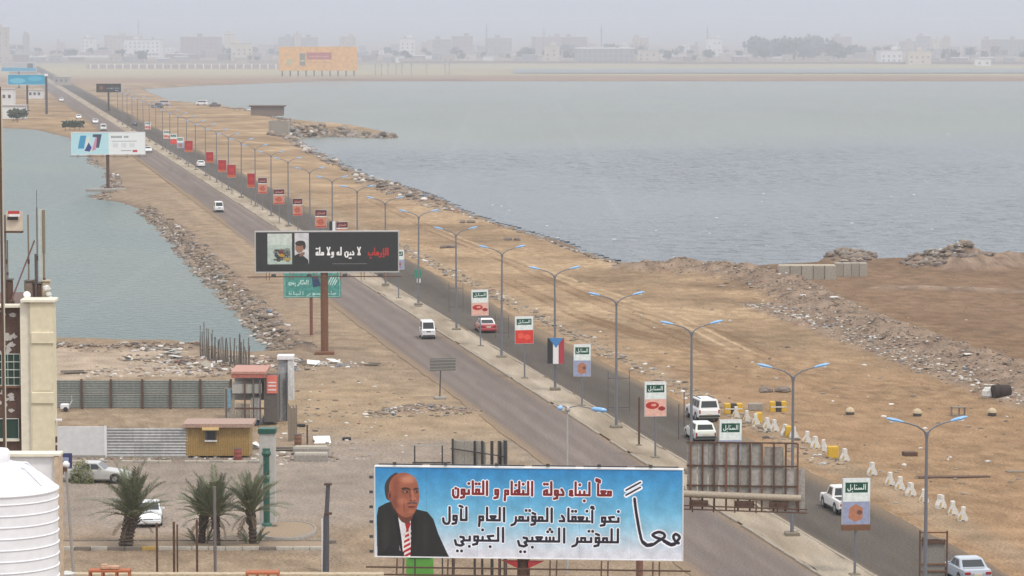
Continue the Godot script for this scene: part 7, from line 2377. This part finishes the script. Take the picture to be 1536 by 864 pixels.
	for q in clut:
		var p := thing("roof_" + q[6], q[5], q[6], Vector3(dep((q[0] + q[2]) / 2.0, 456, rz).x, ry, -rz))
		pbox(p, "body", q[0], q[1], q[2], q[3] + 4, rz - 0.3, 0.5, q[4], 0.08)
		pbox(p, "lid", q[0] - 0.6, q[1] - 1.4, q[2] + 0.6, q[1] + 0.5, rz - 0.35, 0.6, mats["shed_dark"] if q[6] != "sack" else q[4], 0.02)
	var dish := thing("satellite_dish", "small white satellite dish on the cream building's roof", "satellite dish", dep(40, 450, rz - 0.5))
	part(dish, "bowl", MB.new().tube([Vector3(0, 0.25, 0), Vector3(0.02, 0.27, 0.06), Vector3(0.04, 0.29, 0.10)], [0.05, 0.16, 0.2], 14), mats["white_steel"])
	part(dish, "stem", MB.new().tube([Vector3(0, -0.1, -0.02), Vector3(0, 0.25, -0.02)], [0.03], 6), mats["pipe_grey"])
	for q in [[70, 432, 0.22, "white lump at the roof's right end, topmost"], [73, 441, 0.17, "white lump at the roof's right end, middle"], [75, 447, 0.15, "white lump at the roof's right end, lowest"]]:
		var p := thing("plaster_lump", q[3], "plaster lump", dep(q[0], q[1], rz - 0.7))
		part(p, "lump", rock_mesh(61), mats["white_plastic"]).scale = Vector3.ONE * q[2]
	# brown pole at the very left edge
	var ep := dep(2.5, 290, 150.0)
	var eh := dep(2.5, 130, 150.0).y
	var edge := thing("edge_pole", "tall brown pole at the picture's left edge above the cream building", "pole", Vector3(ep.x - 0.03, 0, ep.z))
	part(edge, "shaft", MB.new().cbox(Vector3(0, eh / 2, 0), Vector3(0.12, eh, 0.12), 0.02), mats["rusty_brown"])
	part(edge, "pale_strip", MB.new().box(Vector3(0.08, eh / 2 - 0.2, 0), Vector3(0.05, eh - 0.6, 0.08)), mat("pale_strip", Color(0.46, 0.45, 0.36), 0.8))
	# the near roof: slab, parapet, bricks
	var nr := thing("near_building", "flat-roofed building below the viewer carrying the white water tank", "building", Vector3(-9, 0, -60))
	var rt := dep(480, 861.5, 70.0).y
	var wall := mat("near_render", Color(0.46, 0.37, 0.26), 0.9, 0, "rough", 0.8)
	part(nr, "wall", MB.new().box(Vector3(2.0, (rt - 0.6) / 2, 0), Vector3(12.0, rt - 0.6, 19.6)), wall)
	part(nr, "roof", MB.new().box(Vector3(2.0, rt - 0.7, 0), Vector3(12.4, 0.25, 20.0)), mat("roof_screed", Color(0.36, 0.32, 0.27), 0.9, 0, "rough", 0.5))
	var pz := 69.6
	pbox(nr, "parapet", 100, 861.5, 575, 900, pz, 0.3, wall)
	pbox(nr, "parapet_wall", 10, 684, 83, 905, 66.0, 0.3, mat("parapet_white", Color(0.66, 0.65, 0.66), 0.85, 0, "soft", 0.6))
	pbox(nr, "parapet_post", 82, 684, 90, 905, 65.9, 0.5, mat("parapet_cream", Color(0.52, 0.40, 0.29), 0.85, 0, "rough", 0.6))
	pbox(nr, "parapet_cap", 4, 681, 90, 685, 65.9, 0.5, mats["pale_render"])
	# orange clay blocks on the parapet
	var clay := mat("clay_block", Color(0.40, 0.125, 0.055), 0.85, 0, "rough", 3.0)
	for q in [[134, 196, 854, "orange clay block at the near roof's edge below the large palm"], [369, 419, 857, "orange clay block at the near roof's edge below the right palm"]]:
		var a := dep(q[0], q[2], 68.5)
		var b := dep(q[1], 884, 68.5)
		var p := thing("clay_block", q[3], "clay block", Vector3((a.x + b.x) / 2, b.y, a.z))
		var w := b.x - a.x
		var h := a.y - b.y
		for x in [-w / 2 + 0.02, -w / 6, w / 6, w / 2 - 0.02]:
			part(p, "web", MB.new().box(Vector3(x, h / 2, 0), Vector3(0.04, h - 0.06, 0.3)), clay)
		part(p, "top_face", MB.new().cbox(Vector3(0, h - 0.02, 0), Vector3(w, 0.05, 0.31), 0.008), clay)
		part(p, "bottom_face", MB.new().box(Vector3(0, 0.02, 0), Vector3(w, 0.05, 0.31)), clay)
	var brk := thing("clay_chip", "broken pale clay piece lying on the left orange block", "clay chip", dep(165, 852, 68.5))
	part(brk, "shard", MB.new().cbox(Vector3(0, 0.02, 0), Vector3(0.4, 0.06, 0.18), 0.015), mat("pale_clay", Color(0.50, 0.30, 0.20), 0.9, 0, "rough"))
	part(brk, "stub", MB.new().cbox(Vector3(-0.12, 0.06, 0), Vector3(0.14, 0.05, 0.12), 0.012), mats["pale_clay"])
	var wb := thing("white_bag_on_roof", "crumpled white bag at the near roof's edge right of the tank", "bag", dep(100, 862, 68.0))
	part(wb, "bag", rock_mesh(71), mats["white_plastic"]).scale = Vector3(0.22, 0.1, 0.2)
	# the ribbed water tank
	var tz := 60.0
	var ax := dep(-4, 700, tz).x
	var tr := dep(88, 760, tz).x - ax
	var tank := thing("water_tank", "large white ribbed plastic water tank on the near roof", "water tank", Vector3(ax, rt - 0.55, -tz))
	var y0 := tank.position.y
	var shoulder := dep(88, 735, tz).y - y0
	var crown := dep(0, 692, tz).y - y0
	var gap := 17.2 / 80.0
	var tm := mat("white_polythene", Color(0.70, 0.70, 0.73), 0.45, 0, "soft", 0.6)
	part(tank, "wall", MB.new().lathe(Vector3.ZERO, [Vector2(tr - 0.02, 0), Vector2(tr - 0.02, shoulder)], 96), tm)
	for i in 11:
		var yy := shoulder - gap * (i + 0.6)
		if yy > 0: part(tank, "hoop", MB.new().lathe(Vector3(0, yy, 0), [Vector2(tr - 0.03, -0.018), Vector2(tr - 0.006, -0.012), Vector2(tr + 0.002, 0.0), Vector2(tr - 0.006, 0.010), Vector2(tr - 0.03, 0.018)], 96), tm)
	var prof := [Vector2(tr - 0.02, shoulder - 0.002), Vector2(tr + 0.004, shoulder + 0.01), Vector2(tr + 0.004, shoulder + 0.04)]
	for f in [0.02, 0.05, 0.1, 0.2, 0.32, 0.46, 0.6, 0.75, 0.9]:
		prof.append(Vector2(lerpf(tr - 0.01, 0.20, f), lerpf(shoulder + 0.04, crown, sin(f * PI / 2))))
	part(tank, "dome", MB.new().lathe(Vector3.ZERO, prof, 96), tm)
	part(tank, "lid", MB.new().lathe(Vector3(0, crown - 0.03, 0), [Vector2(0.23, 0), Vector2(0.24, 0.06), Vector2(0.24, 0.22), Vector2(0.20, 0.27), Vector2(0.03, 0.29)], 28), tm)
	for i in 5:
		var a := TAU * i / 5 + 0.5
		var e0 := Vector3(cos(a) * 0.3, crown - 0.05, sin(a) * 0.3)
		var e1 := Vector3(cos(a) * (tr - 0.12), shoulder + 0.16, sin(a) * (tr - 0.12))
		part(tank, "stiffening_rib", MB.new().tube([e0, e0.lerp(e1, 0.5) + Vector3(0, 0.13, 0), e1], [0.022, 0.022, 0.015], 8), tm)
